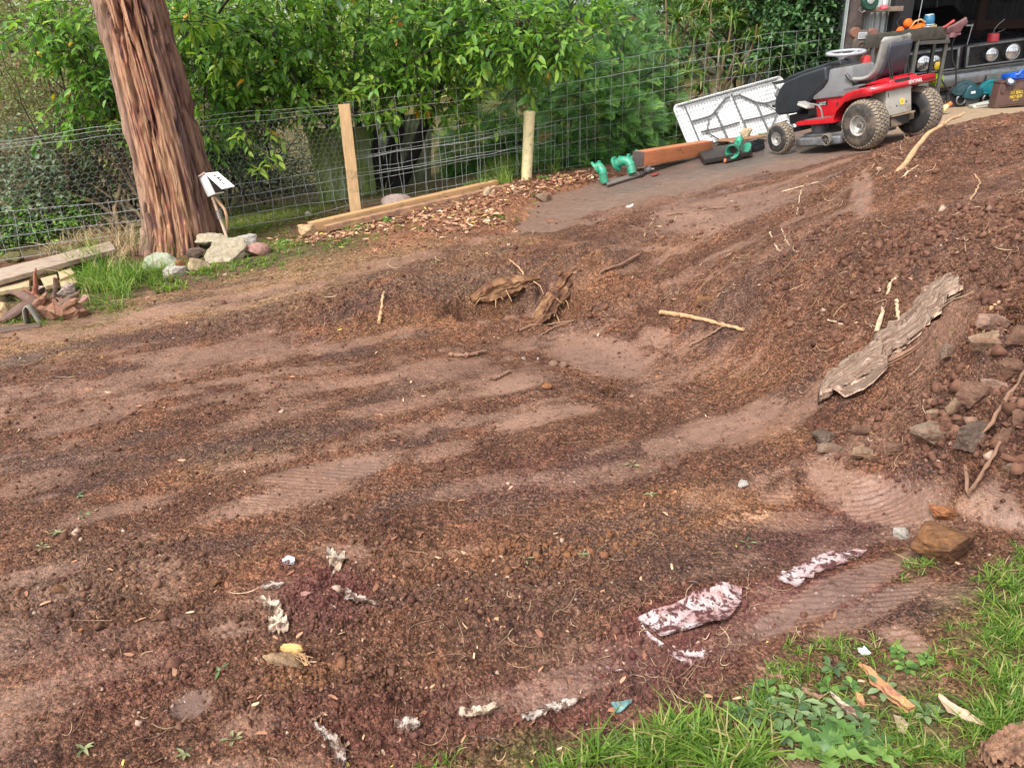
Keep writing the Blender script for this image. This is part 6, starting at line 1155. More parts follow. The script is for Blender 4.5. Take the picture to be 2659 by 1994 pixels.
GN=stone('green_grey_stone',(.24,.26,.19),(.33,.33,.25)); SP=stone('speckled_stone',(.40,.35,.25),(.30,.24,.17),20); SL=stone('slate_stone',(.085,.058,.045),(.14,.095,.072)); SA=stone('sandstone',(.46,.35,.22),(.30,.22,.14)); WH=stone('pale_stone',(.40,.37,.33),(.28,.25,.215)); PK=stone('pink_stone',(.36,.19,.16),(.28,.155,.13),8); PT=stone('pinkish_grey_stone',(.33,.25,.22),(.24,.175,.155)); RB=stone('rusty_crumb',(.30,.115,.045),(.17,.07,.035),24); MO=stone('mossy_stone',(.14,.12,.035),(.085,.075,.035),16); OR=stone('orange_brown_rock',(.19,.088,.036),(.070,.032,.018),9); RU=stone('soiled_rubble',(.155,.085,.056),(.085,.042,.028),12); PR=stone('pinkish_rubble',(.25,.155,.115),(.12,.065,.045),9); TR=stone('tan_rubble',(.27,.185,.12),(.13,.072,.045),9); CO=stone('concrete_chunk',(.20,.14,.10),(.12,.070,.048),12); TN=stone('tan_stone',(.46,.32,.18),(.34,.22,.12),12)
gR='rocks heaped at the foot of the leaning tree'
rock('boulder','green grey boulder at the left end of the heap at the tree foot',411,678,84,52,GN,1,group=gR); rock('slate_rock','small dark slate under the big speckled boulder',506,664,54,28,SL,2,group=gR,sink=.0)
rock('flat_rock','long flat pale rock resting behind and on top of the speckled boulder',550,634,100,26,SP,3,group=gR,base=gp(550,662),lift=.09); rock('speckled_boulder','biggest speckled beige boulder of the heap',586,657,116,68,SP,4,group=gR); rock('sandstone_block','squat sandstone block in front of the speckled boulder',519,688,66,52,SA,5,group=gR)
rock('pale_rock','bluish white rock behind the pink stone',640,634,74,34,WH,6,group=gR,lift=.02); rock('pink_stone','rounded pink stone at the right end of the heap',668,655,62,40,PK,7,.8,fac=3,amp=.06,group=gR); rock('mottled_rock','low mottled grey rock in the grass below the green grey boulder',456,712,64,32,WH,8,group=gR); rock('rusty_chunk','small crumbly rust brown chunk between boulder and sandstone',470,688,34,24,RB,9,group=gR)
gL='stones lying around the torn stump'
rock('stone','pinkish grey stone leaning behind the upright red root',95,747,50,42,PT,10,group=gL); rock('stone','pink brown stone to the right above the stump',172,757,62,38,PT,11,group=gL,fac=6,amp=.1); rock('stone','small flat reddish stone at the right end of the stump',216,778,34,34,PK,12,group=gL); rock('stone','cream stone cut by the left edge of the picture',4,806,56,48,TN,13,group=gL); rock('stone','yellowish block half hidden in the tall grass',241,736,34,30,SA,14,group=gL)
rock('mossy_rock','yellow green mossy rock behind the netting at the far left',32,668,48,32,MO,15,group='mossy rocks behind the netting'); rock('mossy_rock','long low mossy rock behind the netting above the flat plank',128,655,80,22,MO,16,group='mossy rocks behind the netting'); rock('mossy_rock','small dark mossy rock behind the netting near the plank end',190,640,50,18,MO,55,group='mossy rocks behind the netting')
rock('tan_rock','orange tan rock at the left end of the long planks',796,600,62,38,TN,17,1.1); rock('round_stone','smooth grey brown dome of stone behind the long planks',1028,524,80,36,PT,18,fac=2,amp=.05,base=gp(1028,532)); rock('pine_cone','little pale rock leaning on the right end of the lower plank',1266,510,32,30,SA,19,1.)
slabm=CO
rock('concrete_block','mossy grey concrete block at the near corner of the driveway',1412,507,50,30,CO,20,.9,fac=4,amp=.05); rock('tan_rock','tan stone lying on the rusty sheet, left one',*c6(1445,580),30,14,TN,21,fac=4,base=gp(*c6(1445,605)),lift=.06); rock('tan_rock','rough tan stone lying on the rusty sheet, right one',*c6(1620,550),34,22,SA,22,base=gp(*c6(1620,600)),lift=.06)
rock('muddy_block','small grey cube of stone on the lawn behind the wire',802,555,20,16,WH,23,fac=3)
# long planks along the fence
def c4(x,y): return 700+x/3.16,250+y/3.16
PINE=M('new_pine',(.46,.27,.125),.65,.2,12,dirt=(.28,.155,.085),dsc=6,dth=.60,bump=.3,bd=.003,stretch=(.35,6,6)); PINED=M('soiled_pine',(.36,.20,.11),.8,.25,12,dirt=(.20,.11,.07),dsc=8,dth=.5,bump=.5,bd=.004,stretch=(.35,6,6))
g1=gp(*c4(340,1115)); g2=gp(*c4(1875,745)); a1=ap(*c4(342,1042),g1[1]); a2=ap(*c4(1878,692),g2[1]+.05); board('long_plank','upper golden plank of the two lying along the fence foot','plank',a1,a2,.085,.09,PINE,.004,.0015,'long planks along the fence foot')
g1=gp(*c4(465,1112)); g2=gp(*c4(1985,770)); a1=ap(*c4(465,1066),g1[1]-.02); a2=ap(*c4(1985,722),g2[1]-.02); board('long_plank','lower browner plank lying in front of the golden one','plank',a1,a2,.055,.07,PINED,.004,.002,'long planks along the fence foot')
# left boards and torn stump
def c2_(x,y): return x/3.16,400+y/3.16
GB2=M('grey_weathered_board',(.33,.25,.19),.8,.2,16,dirt=(.23,.15,.11),dsc=8,dth=.55,bump=.5,stretch=(.5,4,4)); YB=M('pale_split_wood',(.44,.33,.19),.75,.25,12,dirt=(.25,.17,.10),dsc=10,dth=.6,bump=.5,stretch=(.6,5,5))
def fb(nm,lab,px,th,mat,dz,grp=None): return slab(nm,lab,'board',px,th,mat,dz,fn=c2_,disp=.004,group=grp,sub=2)
fb('flat_board','wide weathered board under the netting at the left, split pale at its right end',[(-90,960),(905,716),(945,780),(-90,1060)],.035,GB2,.10)
gB='pale split boards at the left edge'
fb('split_board','pale yellow split board at the left edge below the wide one',[(-60,1050),(245,1008),(240,1080),(-60,1140)],.03,YB,.05,gB); fb('split_board','pale broken board piece between the two upright roots',[(335,1020),(465,985),(478,1060),(370,1085)],.03,YB,.05,gB); fb('split_board','pale board end running into the tall grass',[(475,960),(560,915),(620,975),(490,1030)],.03,YB,.05,gB); fb('split_board','second pale board end just below the one in the grass',[(480,1040),(610,1000),(640,1050),(500,1090)],.03,YB,.03,gB); fb('thin_lath','thin pale lath at the edge of the tall grass',[(870,1205),(1070,1180),(1075,1195),(880,1235)],.012,YB,.0)
fb('dark_kerb','dark flat slab at the bottom of the torn stump',[(-60,1425),(330,1380),(335,1410),(-60,1470)],.03,SL,.0)
def stump():
    g=gp(*c2_(470,1345)); T=thing('torn_stump','torn tree stump with spiky roots lying at the left edge','stump',tuple(g)); y=g[1]
    b=NB('torn_wood'); n=b.noise(9,6,.7,(1,1,3)); c=b.ramp(n,[(.34,(.07,.03,.02)),(.46,(.27,.135,.075)),(.54,(.13,.058,.038)),(.66,(.46,.29,.17))]); b.set(col=c,rough=.85); b.bump(n,.7,.015); wm=b.m; dk=M('dark_root',(.13,.075,.055),.85,.35,16,bump=.5); rd=M('red_root',(.24,.085,.05),.85,.3,16,bump=.5)
    def q(x,yy,d=0): return tuple(ap(*c2_(x,yy),y+d)-g)
    def limb(nm,pts,r,mat,dis=.01): m=MB(); t=np.linspace(0,len(pts)-1,14); A=np.array([q(*p) for p in pts]); Q=np.stack([np.interp(t,range(len(A)),A[:,i]) for i in range(3)],1); Q[1:-1]=(Q[:-2]+2*Q[1:-1]+Q[2:])/4; m.tube([tuple(v) for v in Q],list(np.interp(t,range(len(r)),r)),16); return m.build(nm,mat,T,disp=dis*1.3,dsc=.035,sharp=24)
    limb('butt',[(300,1285,.05),(400,1290,0),(560,1290,0),(700,1340,-.02)],[.06,.085,.075,.03],wm,.05)
    limb('root',[(350,1290,0),(230,1180,0),(120,1140,.02),(50,1120,.03)],[.055,.04,.018,.004],dk); limb('root',[(330,1270,0),(200,1260,-.05),(90,1330,-.1),(-40,1400,-.1)],[.05,.03,.025,.02],dk); limb('root',[(360,1240,0),(310,1190,.02),(290,1140,.03),(285,940,.03)],[.04,.018,.016,.010],rd)['label']='thin red root standing upright'
    limb('root',[(290,1170,.03),(240,1130,.03),(195,1108,.05)],[.014,.010,.005],rd,.003); limb('root',[(450,1240,.03),(448,1150,.05),(455,1015,.05)],[.02,.015,.011],dk); limb('root',[(480,1250,0),(570,1210,.0),(655,1118,0)],[.04,.03,.004],dk); limb('root',[(220,1320,-.05),(300,1240,-.05),(390,1140,-.03)],[.035,.030,.008],wm); limb('root',[(520,1290,-.03),(560,1250,-.04),(640,1190,-.03)],[.03,.03,.01],wm)
    limb('root',[(-20,1380,-.12),(80,1310,-.08),(200,1240,-.03),(330,1260,0)],[.012,.02,.03,.04],dk)
    p=gp(*c2_(265,1425)); Q=thing('steel_offcut','curved grey metal offcut standing at the left foot of the torn stump','metal offcut',tuple(p)); m=MB(); pts=[(-.03,0,-.02),(-.035,0,.06),(-.03,.01,.12),(-.01,.02,.145),(.01,.02,.12),(.04,.01,.05),(.075,0,-.01)]; V=[];
    for x,yy,z in pts: V+=[(x,yy-.012,z),(x,yy+.05,z)]
    m.add(V,[(2*i,2*i+1,2*i+3,2*i+2) for i in range(len(pts)-1)]); o=m.build('blade',M('dull_grey_metal',(.27,.25,.21),.5,.2,20,metal=.4),Q); md=o.modifiers.new('s','SOLIDIFY'); md.thickness=.005
stump()
# meter box with its open lid
def meter():
    y=6.62; e=lambda x,yy,d=0: ap(480+x/4.23,400+yy/4.23,y+d)
    O=e(290,458); T=thing('meter_box','small white box with its lid hanging open on a cable pipe beside the leaning tree','meter box',tuple(O)); WB=M('white_box_enamel',(.80,.80,.78),.4,.04,12,dirt=(.42,.33,.27),dsc=16,dth=.70,bump=.03); DKI=M('box_inside',(.05,.035,.035),.8)
    def pl(nm,P,th,mat,par=T):
        P=np.array(P); n=np.cross(P[1]-P[0],P[-1]-P[0]); n/=np.linalg.norm(n); 
        if n[1]<0: n=-n
        V=[p-O for p in P]+[p-O+n*th for p in P]; k=len(P); m=MB(); m.add(V,[tuple(range(k)),tuple(range(2*k-1,k-1,-1))]+[(i,i+k,(i+1)%k+k,(i+1)%k) for i in range(k)]); return m.build(nm,mat,par,bevel=.002)
    pl('side_panel',[e(148,268,.02),(e(225,228,-.04)),(e(330,440,-.04)),(e(252,474,.02))],.01,WB)
    pl('back',[e(228,232,.06),e(350,240,.16),e(430,425,.16),e(330,440,.0)],.02,DKI); pl('bottom',[e(330,440,-.03),e(432,425,.10),e(360,455,.14),e(255,474,.03)],.008,WB)
    pl('hinge_strip',[e(128,262,.0),e(215,205,-.04),e(232,225,-.04),(e(152,275,.02))],.008,M('frayed_tape',(.45,.30,.24),.8,.3))
    lid=pl('lid',[e(222,212,-.04),e(362,195,.04),e(550,355,-.02),e(408,385,-.10)],.008,WB)
    P0,P1,P3=e(222,212,-.04),e(362,195,.04),e(408,385,-.10); L=lambda u,v: P0+(P1-P0)*u+(P3-P0)*v; nn=np.cross(P1-P0,P3-P0); nn/=np.linalg.norm(nn); nn=nn if nn[1]<0 else -nn
    def strip(u0,v0,u1,v1): 
        P=[L(u0,v0),L(u1,v0),L(u1,v1),L(u0,v1)]; m=MB(); V=[p-O+nn*.0045 for p in P]+[p-O+nn*.001 for p in P]; m.add(V,[(0,1,2,3),(7,6,5,4),(0,4,5,1),(1,5,6,2),(2,6,7,3),(3,7,4,0)]); m.build('printed_mark',BLK,lid,smooth=False)
    for a in ((.42,.34,.50,.56),(.42,.34,.68,.41),(.50,.50,.58,.56),(.70,.48,.78,.76),(.50,.70,.78,.76),(.42,.62,.50,.76),(.58,.44,.64,.52)): strip(*a)
    for a in ((.35,.20,.38,.28),(.41,.20,.44,.28),(.47,.20,.50,.28),(.53,.22,.56,.28)): strip(*a)
    for nm,pts,mat in (('cable_pipe',[(300,470,.03),(335,570,.03),(380,690,.03),(420,800,.02),(475,960,0)],M('cream_conduit',(.60,.45,.34),.5,.1,10,dirt=(.35,.22,.15),dsc=8)),('cable_pipe',[(318,470,.05),(370,530,.06),(435,600,.06),(462,690,.06),(458,800,.06),(440,960,.05)],M('tan_conduit',(.58,.36,.23),.5,.1,10))):
        m=MB(); A=np.array([e(*p)-O for p in pts]); t=np.linspace(0,len(A)-1,24); Q=np.stack([np.interp(t,range(len(A)),A[:,i]) for i in range(3)],1)
        for _ in range(3): Q[1:-1]=(Q[:-2]+2*Q[1:-1]+Q[2:])/4
        m.tube([tuple(v) for v in Q],.0125,10); m.build(nm,mat,T)
    m=MB(); c_=e(385,690,.0)-O; [m.tube([tuple(c_+np.array([.022*math.cos(a),-.01+.02*math.sin(a),k*.02+.008*math.sin(a)])) for a in np.linspace(0,6.28,20,endpoint=False)],.004,6,closed=True) for k in range(3)]; m.build('pipe_clamp',CHR,T)
meter()
# ---------------------------------------------------------------- things lying on the dug ground
def tin(name,stops,rough=.85,spec=.25,odd=None,bumpy=.3):
    b=NB(name); s=b.sep(b.attr('tint').outputs['Color']); c=b.ramp(s[0],stops); n=b.noise(60,4,.7); c=b.mix(.6,c,b.ramp(n,[(.3,(.6,.6,.6)),(.7,(1.35,1.35,1.35))]),'MULTIPLY')
    if odd: c=b.mix(b.math('GREATER_THAN',s[2],odd[0]),c,odd[1])
    b.set(col=c,rough=rough,spec=spec); b.bump(n,bumpy,.004); return b.m
def spread(n,f0=.9,f1=9.,a0=-44,a1=44,rg=rng,pw=1.):
    r=np.exp(rg.uniform(math.log(f0),math.log(f1),n)); a=np.radians(rg.uniform(a0,a1,n)); return r*np.sin(a),r*np.cos(a),r
ICO={}
def lumps(k,seed):
    out=[]
    for i in range(k): V,F=hull(8+i%5,seed+i,0,0,.0); out.append((V*np.array([1,rng.uniform(.6,1),rng.uniform(.5,.9)]),np.array(F)))
    return out
def clods():
    rg=np.random.default_rng(100); T=lumps(10,200); L=[]
    x,y,r=spread(110000,1.0,8.5,rg=rg); m=masks(x,y); z=base_h(x,y)+soil(x,y,m,False); z=np.where(m['pad']>0,np.maximum(z,base_h(x,y)-.014),z)
    dens=(.16+.95*m['lo']+.5*m['rub'])*(1-.93*m['mud'])*(1-.6*m['gr'])*np.where(m['pad']<.05,1,.30*(m['pad']<1.2)*(x<3.4))*(.25+1.2*sst(.40,.62,fbm(x*2.3,y*2.3,3,88)))
    keep=rg.random(len(x))<dens*.9; x,y,z,r,mm=x[keep],y[keep],z[keep],r[keep],{k:v[keep] for k,v in m.items()}; n=len(x)
    s=np.exp(rg.normal(-5.70,.50,n))*(1+.55*mm['lo'])*(1+.7*mm['rub'])*np.clip(r/2.2,.8,1.7); s=np.clip(s,.0018,.024)*(1+.5*mm['rub'])
    t=np.clip(rg.normal(.45,.18,n),0,1); hue=np.stack([mm['or'],mm['ma'],rg.random(n),np.ones(n)],1)
    for i in range(10):
        k=np.arange(n)%10==i; V,F=stamp(T[i][0],T[i][1],np.stack([x[k],y[k],z[k]+s[k]*.25],1),rotmats(k.sum(),rg=rg),s[k]); c=np.stack([t[k],hue[k,0],hue[k,1],hue[k,2]],1); L.append((V,F,np.repeat(c,len(T[i][0]),0)))
    V,F,C=merge(L); b=NB('soil_crumb'); A=b.attr('tint'); s_=b.sep(A.outputs['Color']); c=b.ramp(s_[0],[(0,(.055,.023,.015)),(.45,(.120,.055,.035)),(.8,(.185,.095,.062)),(1,(.24,.145,.105))]); c=b.mix(b.math('MULTIPLY',s_[1],.75),c,(.22,.095,.04)); c=b.mix(b.math('MULTIPLY',s_[2],.75),c,(.11,.035,.034)); c=b.mix(b.math('GREATER_THAN',A.outputs['Alpha'],.985),c,(.36,.25,.19))
    n_=b.noise(90,4,.7); c=b.mix(.6,c,b.ramp(n_,[(.3,(.6,.6,.6)),(.7,(1.35,1.35,1.35))]),'MULTIPLY'); b.set(col=c,rough=.85,spec=.25); b.bump(n_,.5,.004)
    o=npmesh('soil_clods',V,F,b.m,cols={'tint':C},smooth=False); tagit(o,'loose crumbs and clods of red brown soil all over the dug ground','soil',kind='stuff')
clods()
def curls(n,f,rg,l0,l1,k=7,r=.0009,curl=1.,lift=.012,flat=.5):
    x,y,rr=spread(int(n*3),1.1,7.5,rg=rg); m=masks(x,y); keep=rg.random(len(x))<f(m,x,y); x,y,rr=x[keep][:n],y[keep][:n],rr[keep][:n]; n=len(x); m={a:b[keep][:n] for a,b in m.items()}
    L=np.exp(rg.uniform(math.log(l0),math.log(l1),n)); a=rg.random(n)*6.283; s=np.linspace(-.5,.5,k)[None]; da=rg.normal(size=n)[:,None]*curl; ang=a[:,None]+da*s*2; dx=np.cumsum(np.cos(ang),1)*L[:,None]/k; dy=np.cumsum(np.sin(ang),1)*L[:,None]/k
    X=x[:,None]+dx; Y=y[:,None]+dy; Z=base_h(X,Y)+soil(X.ravel(),Y.ravel(),masks(X.ravel(),Y.ravel()),False).reshape(X.shape); Zm=Z.max(1,keepdims=True)*flat+Z*(1-flat); Z=Zm+.002+(rg.random(n)[:,None]*lift)*(s*2*rg.choice([-1,1],n)[:,None]+.4)**2
    R=r*np.exp(rg.normal(0,.45,n))*np.clip(rr/2.5,.9,2.2); P=np.stack([X,Y,Z],-1); V,F=strips(P,R[:,None]*np.array([.5]+[1]*(k-2)+[.4])[None],3); t=np.repeat(np.stack([rg.random(n),rg.random(n),rg.random(n),np.ones(n)],1),k*3,0); return V,F,t
def fibres():
    rg=np.random.default_rng(101); V,F,t=curls(5200,lambda m,x,y:(.06+.9*m['lo']*(x>.3)+.35*m['lo']+.5*m['tan'])*(1-m['mud'])*(m['pad']<.1)*(1-m['gr']*.6)*sst(.35,.6,fbm(x*1.7,y*1.7,3,66)),rg,.02,.14,7,.0008,1.3,.02)
    o=npmesh('root_fibres',V,[F],tin('root_fibre',[(0,(.13,.065,.04)),(.5,(.27,.16,.095)),(.85,(.42,.28,.17)),(1,(.55,.42,.28))]),cols={'tint':t}); tagit(o,'fine roots and straw bits strewn over the dug slope','roots',kind='stuff')
fibres()
def chips():
    rg=np.random.default_rng(102); L=[]
    CV=np.array([(-.5,-.13,0),(-.35,.14,.02),(.1,.18,.05),(.5,.05,.03),(.42,-.1,.0),(0,-.16,.03)],float); CF=np.array([(0,5,1),(5,2,1),(5,4,2),(4,3,2)])
    # bark mulch strip by the planks
    cs=[gp(a,b)[:2] for a,b in [(840,625),(1000,585),(1150,560),(1290,520),(1400,500),(1480,470),(1530,475),(1230,590),(1330,560)]]; n=4200
    k=rg.integers(0,len(cs),n); x=np.array(cs)[k,0]+rg.normal(size=n)*.30; y=np.array(cs)[k,1]+rg.normal(size=n)*.16; ok=inpoly(x,y,PAD)<.06; x,y=x[ok],y[ok]
    x2,y2,r2=spread(9000,1.1,8,rg=rg); m2=masks(x2,y2); kk=rg.random(len(x2))<(.05+.18*m2['lo']+.5*m2['tan']+.9*m2['mul'])*(1-.9*m2['mud'])*(m2['pad']<.1); x=np.r_[x,x2[kk]]; y=np.r_[y,y2[kk]]; nn=len(x); on_=np.r_[np.ones(nn-kk.sum()),np.zeros(kk.sum())]
    m=masks(x,y); z=base_h(x,y)+soil(x,y,m,False)+.004+on_*rg.random(nn)*.03; s=np.where(on_>0,.025+.05*rg.random(nn)**2,.010+.026*rg.random(nn)**2)
    up=np.array([0,0,1.])+rg.normal(size=(nn,3))*.38; D=rg.normal(size=(nn,3))*np.array([1,1,.25]); V,F=stamp(CV,CF,np.stack([x,y,z],1),frame(D,up),np.stack([s,s*rg.uniform(.5,1.4,nn),s],1)); t=np.stack([rg.random(nn),rg.random(nn),rg.random(nn),np.ones(nn)],1)
    o=npmesh('bark_mulch',V,[F],tin('bark_chip',[(0,(.11,.045,.03)),(.4,(.30,.135,.075)),(.75,(.46,.25,.15)),(1,(.60,.42,.28))],.75,.3,(.965,(.55,.42,.10))),cols={'tint':np.repeat(t,6,0)},smooth=False); tagit(o,'orange brown bark chips and dry leaf bits along the planks and over the soil','mulch',kind='stuff')
chips()
# --- grass
def blades(x,y,z,L,w,lean,rg,az=None,k=5):
    n=len(x); a=rg.random(n)*6.283 if az is None else az; t=np.linspace(0,1,k); ln=lean*rg.uniform(.3,1.3,n); d=np.stack([np.cos(a),np.sin(a)],1)
    C=np.zeros((n,k,3)); C[...,0]=x[:,None]+d[:,0,None]*(t**1.7)[None]*(L*ln)[:,None]; C[...,1]=y[:,None]+d[:,1,None]*(t**1.7)[None]*(L*ln)[:,None]; C[...,2]=z[:,None]+(t-.45*t**2*np.clip(ln,0,1.3)[:,None])*L[:,None]
    sd=np.stack([-d[:,1],d[:,0],rg.normal(size=n)*.3],1)*(w[:,None]*.5); prof=np.interp(t,[0,.3,.75,1],[.7,1,.7,.03]); V=np.stack([C-sd[:,None]*prof[None,:,None],C+sd[:,None]*prof[None,:,None]],2)
    I=np.arange(n*k*2).reshape(n,k,2); F=np.stack([I[:,:-1,0],I[:,:-1,1],I[:,1:,1],I[:,1:,0]],-1).reshape(-1,4); return V.reshape(-1,3),F
GRM=leafmat('grass_blade',[(0,(.035,.075,.016)),(.4,(.10,.19,.030)),(.75,(.22,.34,.055)),(1,(.40,.46,.12))],.5,.42,[(.90,(.42,.36,.16))],.3)
LAWNM=leafmat('lawn_blade',[(0,(.06,.10,.02)),(.5,(.13,.20,.035)),(1,(.24,.30,.08))],.6,.4,[(.85,(.36,.28,.13))],.2)
def hz(x,y): return base_h(x,y)+soil(x,y,masks(x,y),False)
def grassy(name,lab,spec,seed,mat=GRM,cat='grass'):
    """spec: (px,py,wpx,hpx,n tufts,blades,length,width,lean)"""
    rg=np.random.default_rng(seed); out=[]
    for px,py,w,h,nt,nb,Lm,Wm,lean in spec:
        c,A=aff(px,py,w,h,0); Ai=np.linalg.inv(A); q=rg.normal(size=(nt,2))*.48; p=c+q@Ai.T; tz=hz(p[:,0],p[:,1]); ts=.55+.7*rg.random(nt)
        x=np.repeat(p[:,0],nb)+rg.normal(size=nt*nb)*.012*Lm/.1; y=np.repeat(p[:,1],nb)+rg.normal(size=nt*nb)*.012*Lm/.1; z=np.repeat(tz,nb)-.004; L=Lm*np.repeat(ts,nb)*rg.uniform(.45,1.2,nt*nb); wd=Wm*rg.uniform(.6,1.2,nt*nb)
        V,F=blades(x,y,z,L,wd,lean,rg); tt=np.repeat(np.clip(rg.normal(.5,.2,nt),0,1),nb)*.55+.45*rg.random(nt*nb); T=np.stack([tt,rg.random(nt*nb),rg.random(nt*nb),np.ones(nt*nb)],1); out.append((V,F,np.repeat(T,10,0)))
    V,F,C=merge(out); o=npmesh(name,V,F,mat,cols={'tint':C},smooth=True); tagit(o,lab,cat,kind='stuff'); return o
grassy('near_grass','long bright green grass growing in clumps along the near right corner',[(1640,1975,140,40,26,18,.085,.0045,1.),(1800,1945,140,44,34,20,.095,.005,.95),(1920,1985,90,40,16,18,.10,.005,.95),(1480,1995,110,20,10,12,.07,.004,1.1),(2060,1770,110,30,22,10,.04,.003,1.1),(2150,1700,110,26,26,8,.04,.003,1.1),(2270,1740,150,50,28,8,.038,.003,1.2),(2520,1760,140,80,34,9,.04,.003,1.2),(2610,1830,70,80,34,14,.07,.004,1.),(2560,1650,90,60,30,8,.035,.003,1.2),(2600,1550,70,80,50,12,.05,.0032,1),(2620,1660,60,50,40,12,.05,.0032,1),(2380,1480,50,26,18,9,.04,.003,1),(2380,1880,130,80,22,8,.045,.0034,1.1),(2560,1900,60,60,30,12,.06,.004,1),(2130,1860,200,80,20,8,.04,.003,1.2),(2650,1460,30,30,14,9,.04,.003,1),(1990,1850,80,30,20,12,.06,.0035,1),(2420,1980,120,30,20,12,.06,.004,1),(1150,1975,60,20,8,6,.04,.003,1.2),(2250,1960,160,40,26,8,.05,.003,1.1)],110)
grassy('verge_grass','grass and weeds along the verge below the tree and the left boards',[(300,745,95,50,42,22,.20,.006,.9),(360,720,90,36,26,20,.13,.006,.9),(250,710,60,30,24,26,.24,.007,.8),(420,745,70,26,30,14,.07,.006,.9),(540,710,90,22,50,12,.06,.005,.9),(640,690,80,20,46,10,.05,.005,1),(730,650,60,22,34,12,.07,.005,.9),(700,690,90,16,30,8,.04,.005,1),(860,640,90,14,34,9,.05,.005,1),(960,620,60,12,20,8,.04,.005,1),(260,800,110,16,40,9,.045,.005,1),(60,840,70,14,26,10,.06,.005,1),(40,760,50,26,24,12,.09,.005,.9),(120,720,60,20,16,12,.08,.005,.9),(150,828,40,10,16,12,.05,.006,1),(1300,578,40,10,18,12,.035,.005,1),(1240,562,34,10,12,10,.04,.005,1),(1060,600,40,10,10,10,.05,.005,1),(930,600,30,14,10,12,.10,.005,1),(560,640,90,20,20,12,.14,.005,.8),(420,640,60,20,16,14,.25,.005,.6),(620,640,60,20,20,10,.10,.005,.8),(1480,700,60,10,0,6,.03,.004,1),(1120,690,14,6,3,9,.03,.005,1),(1420,520,60,12,10,10,.05,.005,1),(1640,300,1,1,0,1,.1,.005,1)],111)
grassy('fence_grass','tall grass growing through the foot of the wire fence',[(1320,460,50,14,26,30,.26,.006,.6),(1280,470,50,12,20,26,.20,.006,.7),(1420,440,40,12,8,20,.20,.006,.7),(1700,385,60,14,26,26,.22,.006,.7),(1740,372,50,14,22,26,.25,.006,.7),(1800,380,50,10,10,20,.15,.006,.8),(1240,490,60,10,16,16,.12,.006,.8),(1330,455,1,1,1,10,.3,.006,.5)],112)
grassy('lawn','mown lawn patch seen through the fence between the tree and the wooden post',[(700,560,160,26,700,8,.04,.005,1),(620,590,120,22,400,8,.05,.006,1),(780,540,100,16,300,8,.04,.005,1),(640,535,120,10,200,8,.04,.005,1)],113,LAWNM,'lawn')
grassy('dry_straw','dry straw coloured grass stalks tangled over the wide weathered board',[(250,640,90,20,20,16,.28,.004,1.2),(330,650,60,30,16,18,.30,.004,.9),(150,665,90,14,14,12,.22,.004,1.5),(540,610,30,14,8,14,.22,.004,.9),(290,690,30,20,10,14,.2,.004,1)],114,tin('dry_straw',[(0,(.26,.17,.09)),(1,(.55,.42,.24))]))
# --- low weeds
def rosette(n,L,w,up,rg,jag=False,oval=False):
    V=[];F=[];T=[]
    for i in range(n):
        a=i*2.4+rg.normal()*.3; l=L*rg.uniform(.6,1.1); e=up*rg.uniform(.4,1.4); m=11 if jag else 7; C=[];ws=[]
        for k in range(m):
            t=k/(m-1); r=l*t*math.cos(e*(1-t*.9)); z=l*(math.sin(e)*t-.55*t*t*math.sin(e)*1.3)+.004
            C.append((r*math.cos(a),r*math.sin(a),z)); ww=math.sin(math.pi*min(1,t**.75*.97+.02))
            if oval: ww=0.10 if t<.4 else math.sin(math.pi*(t-.36)/.66)
            ws.append(w*ww*((.38 if k%2 else 1.15) if jag and 0<k<m-1 else 1.))
        b=len(V); tt=rg.random()
        for (x,y,z),q in zip(C,ws): q=max(q,.0004); V+=[(x-math.sin(a)*-q,y-math.cos(a)*q,z+q*.25),(x,y,z-.001),(x+math.sin(a)*-q,y+math.cos(a)*q,z+q*.25)]; T+=[(tt,rg.random()*.5,.3,1)]*3
        for k in range(m-1):
            o=b+k*3; F+=[(o,o+1,o+4,o+3),(o+1,o+2,o+5,o+4)]
    return np.array(V),np.array(F),np.array(T)
WEED=leafmat('weed_leaf',[(0,(.05,.11,.03)),(.5,(.11,.22,.05)),(1,(.22,.34,.09))],.45,.3); WEED2=leafmat('grey_weed_leaf',[(0,(.06,.11,.05)),(.5,(.14,.22,.09)),(1,(.26,.34,.17))],.5,.3)
def weed(name,lab,px,py,n,L,w,up,seed,mat=WEED,group=None,jag=False,oval=True,cat='weed'):
    p=on(px,py); V,F,T=rosette(n,L,w,up,np.random.default_rng(seed),jag,oval); o=npmesh(name,V,[F],mat,cols={'tint':T}); o.location=p; return tagit(o,lab,cat,group)
weed('dandelion','large jagged leaved dandelion at the bottom right between the two grass clumps',2135,1965,13,.125,.020,.75,1,WEED,None,True,False); weed('dandelion','second jagged rosette reaching right of the large dandelion',2250,1940,8,.10,.017,.6,2,WEED,None,True,False)
wk=[(1950,1870),(2190,1850),(2210,1790),(2150,1790),(2290,1800),(2350,1740),(2160,1740),(2240,1890),(1900,1850),(2400,1860),(1990,1790),(2040,1800),(2075,1830),(2020,1850),(2060,1880),(2110,1850),(1975,1830),(2100,1900),(2030,1910),(2135,1880)]
ORD='leftmost second third fourth fifth sixth seventh eighth ninth tenth eleventh twelfth thirteenth fourteenth fifteenth sixteenth seventeenth eighteenth nineteenth rightmost'.split()
for i,(a,b) in enumerate(sorted(wk)): weed('creeping_weed',f'low leafy weed around the jagged dandelion, '+(ORD[i] if i in (0,19) else ORD[i]+' from the left')+' of the scattered ones',a,b,9,.034+.008*(i%3),.0085,1.0,10+i,WEED2 if i%3 else WEED,'small leafy weeds around the dandelion')
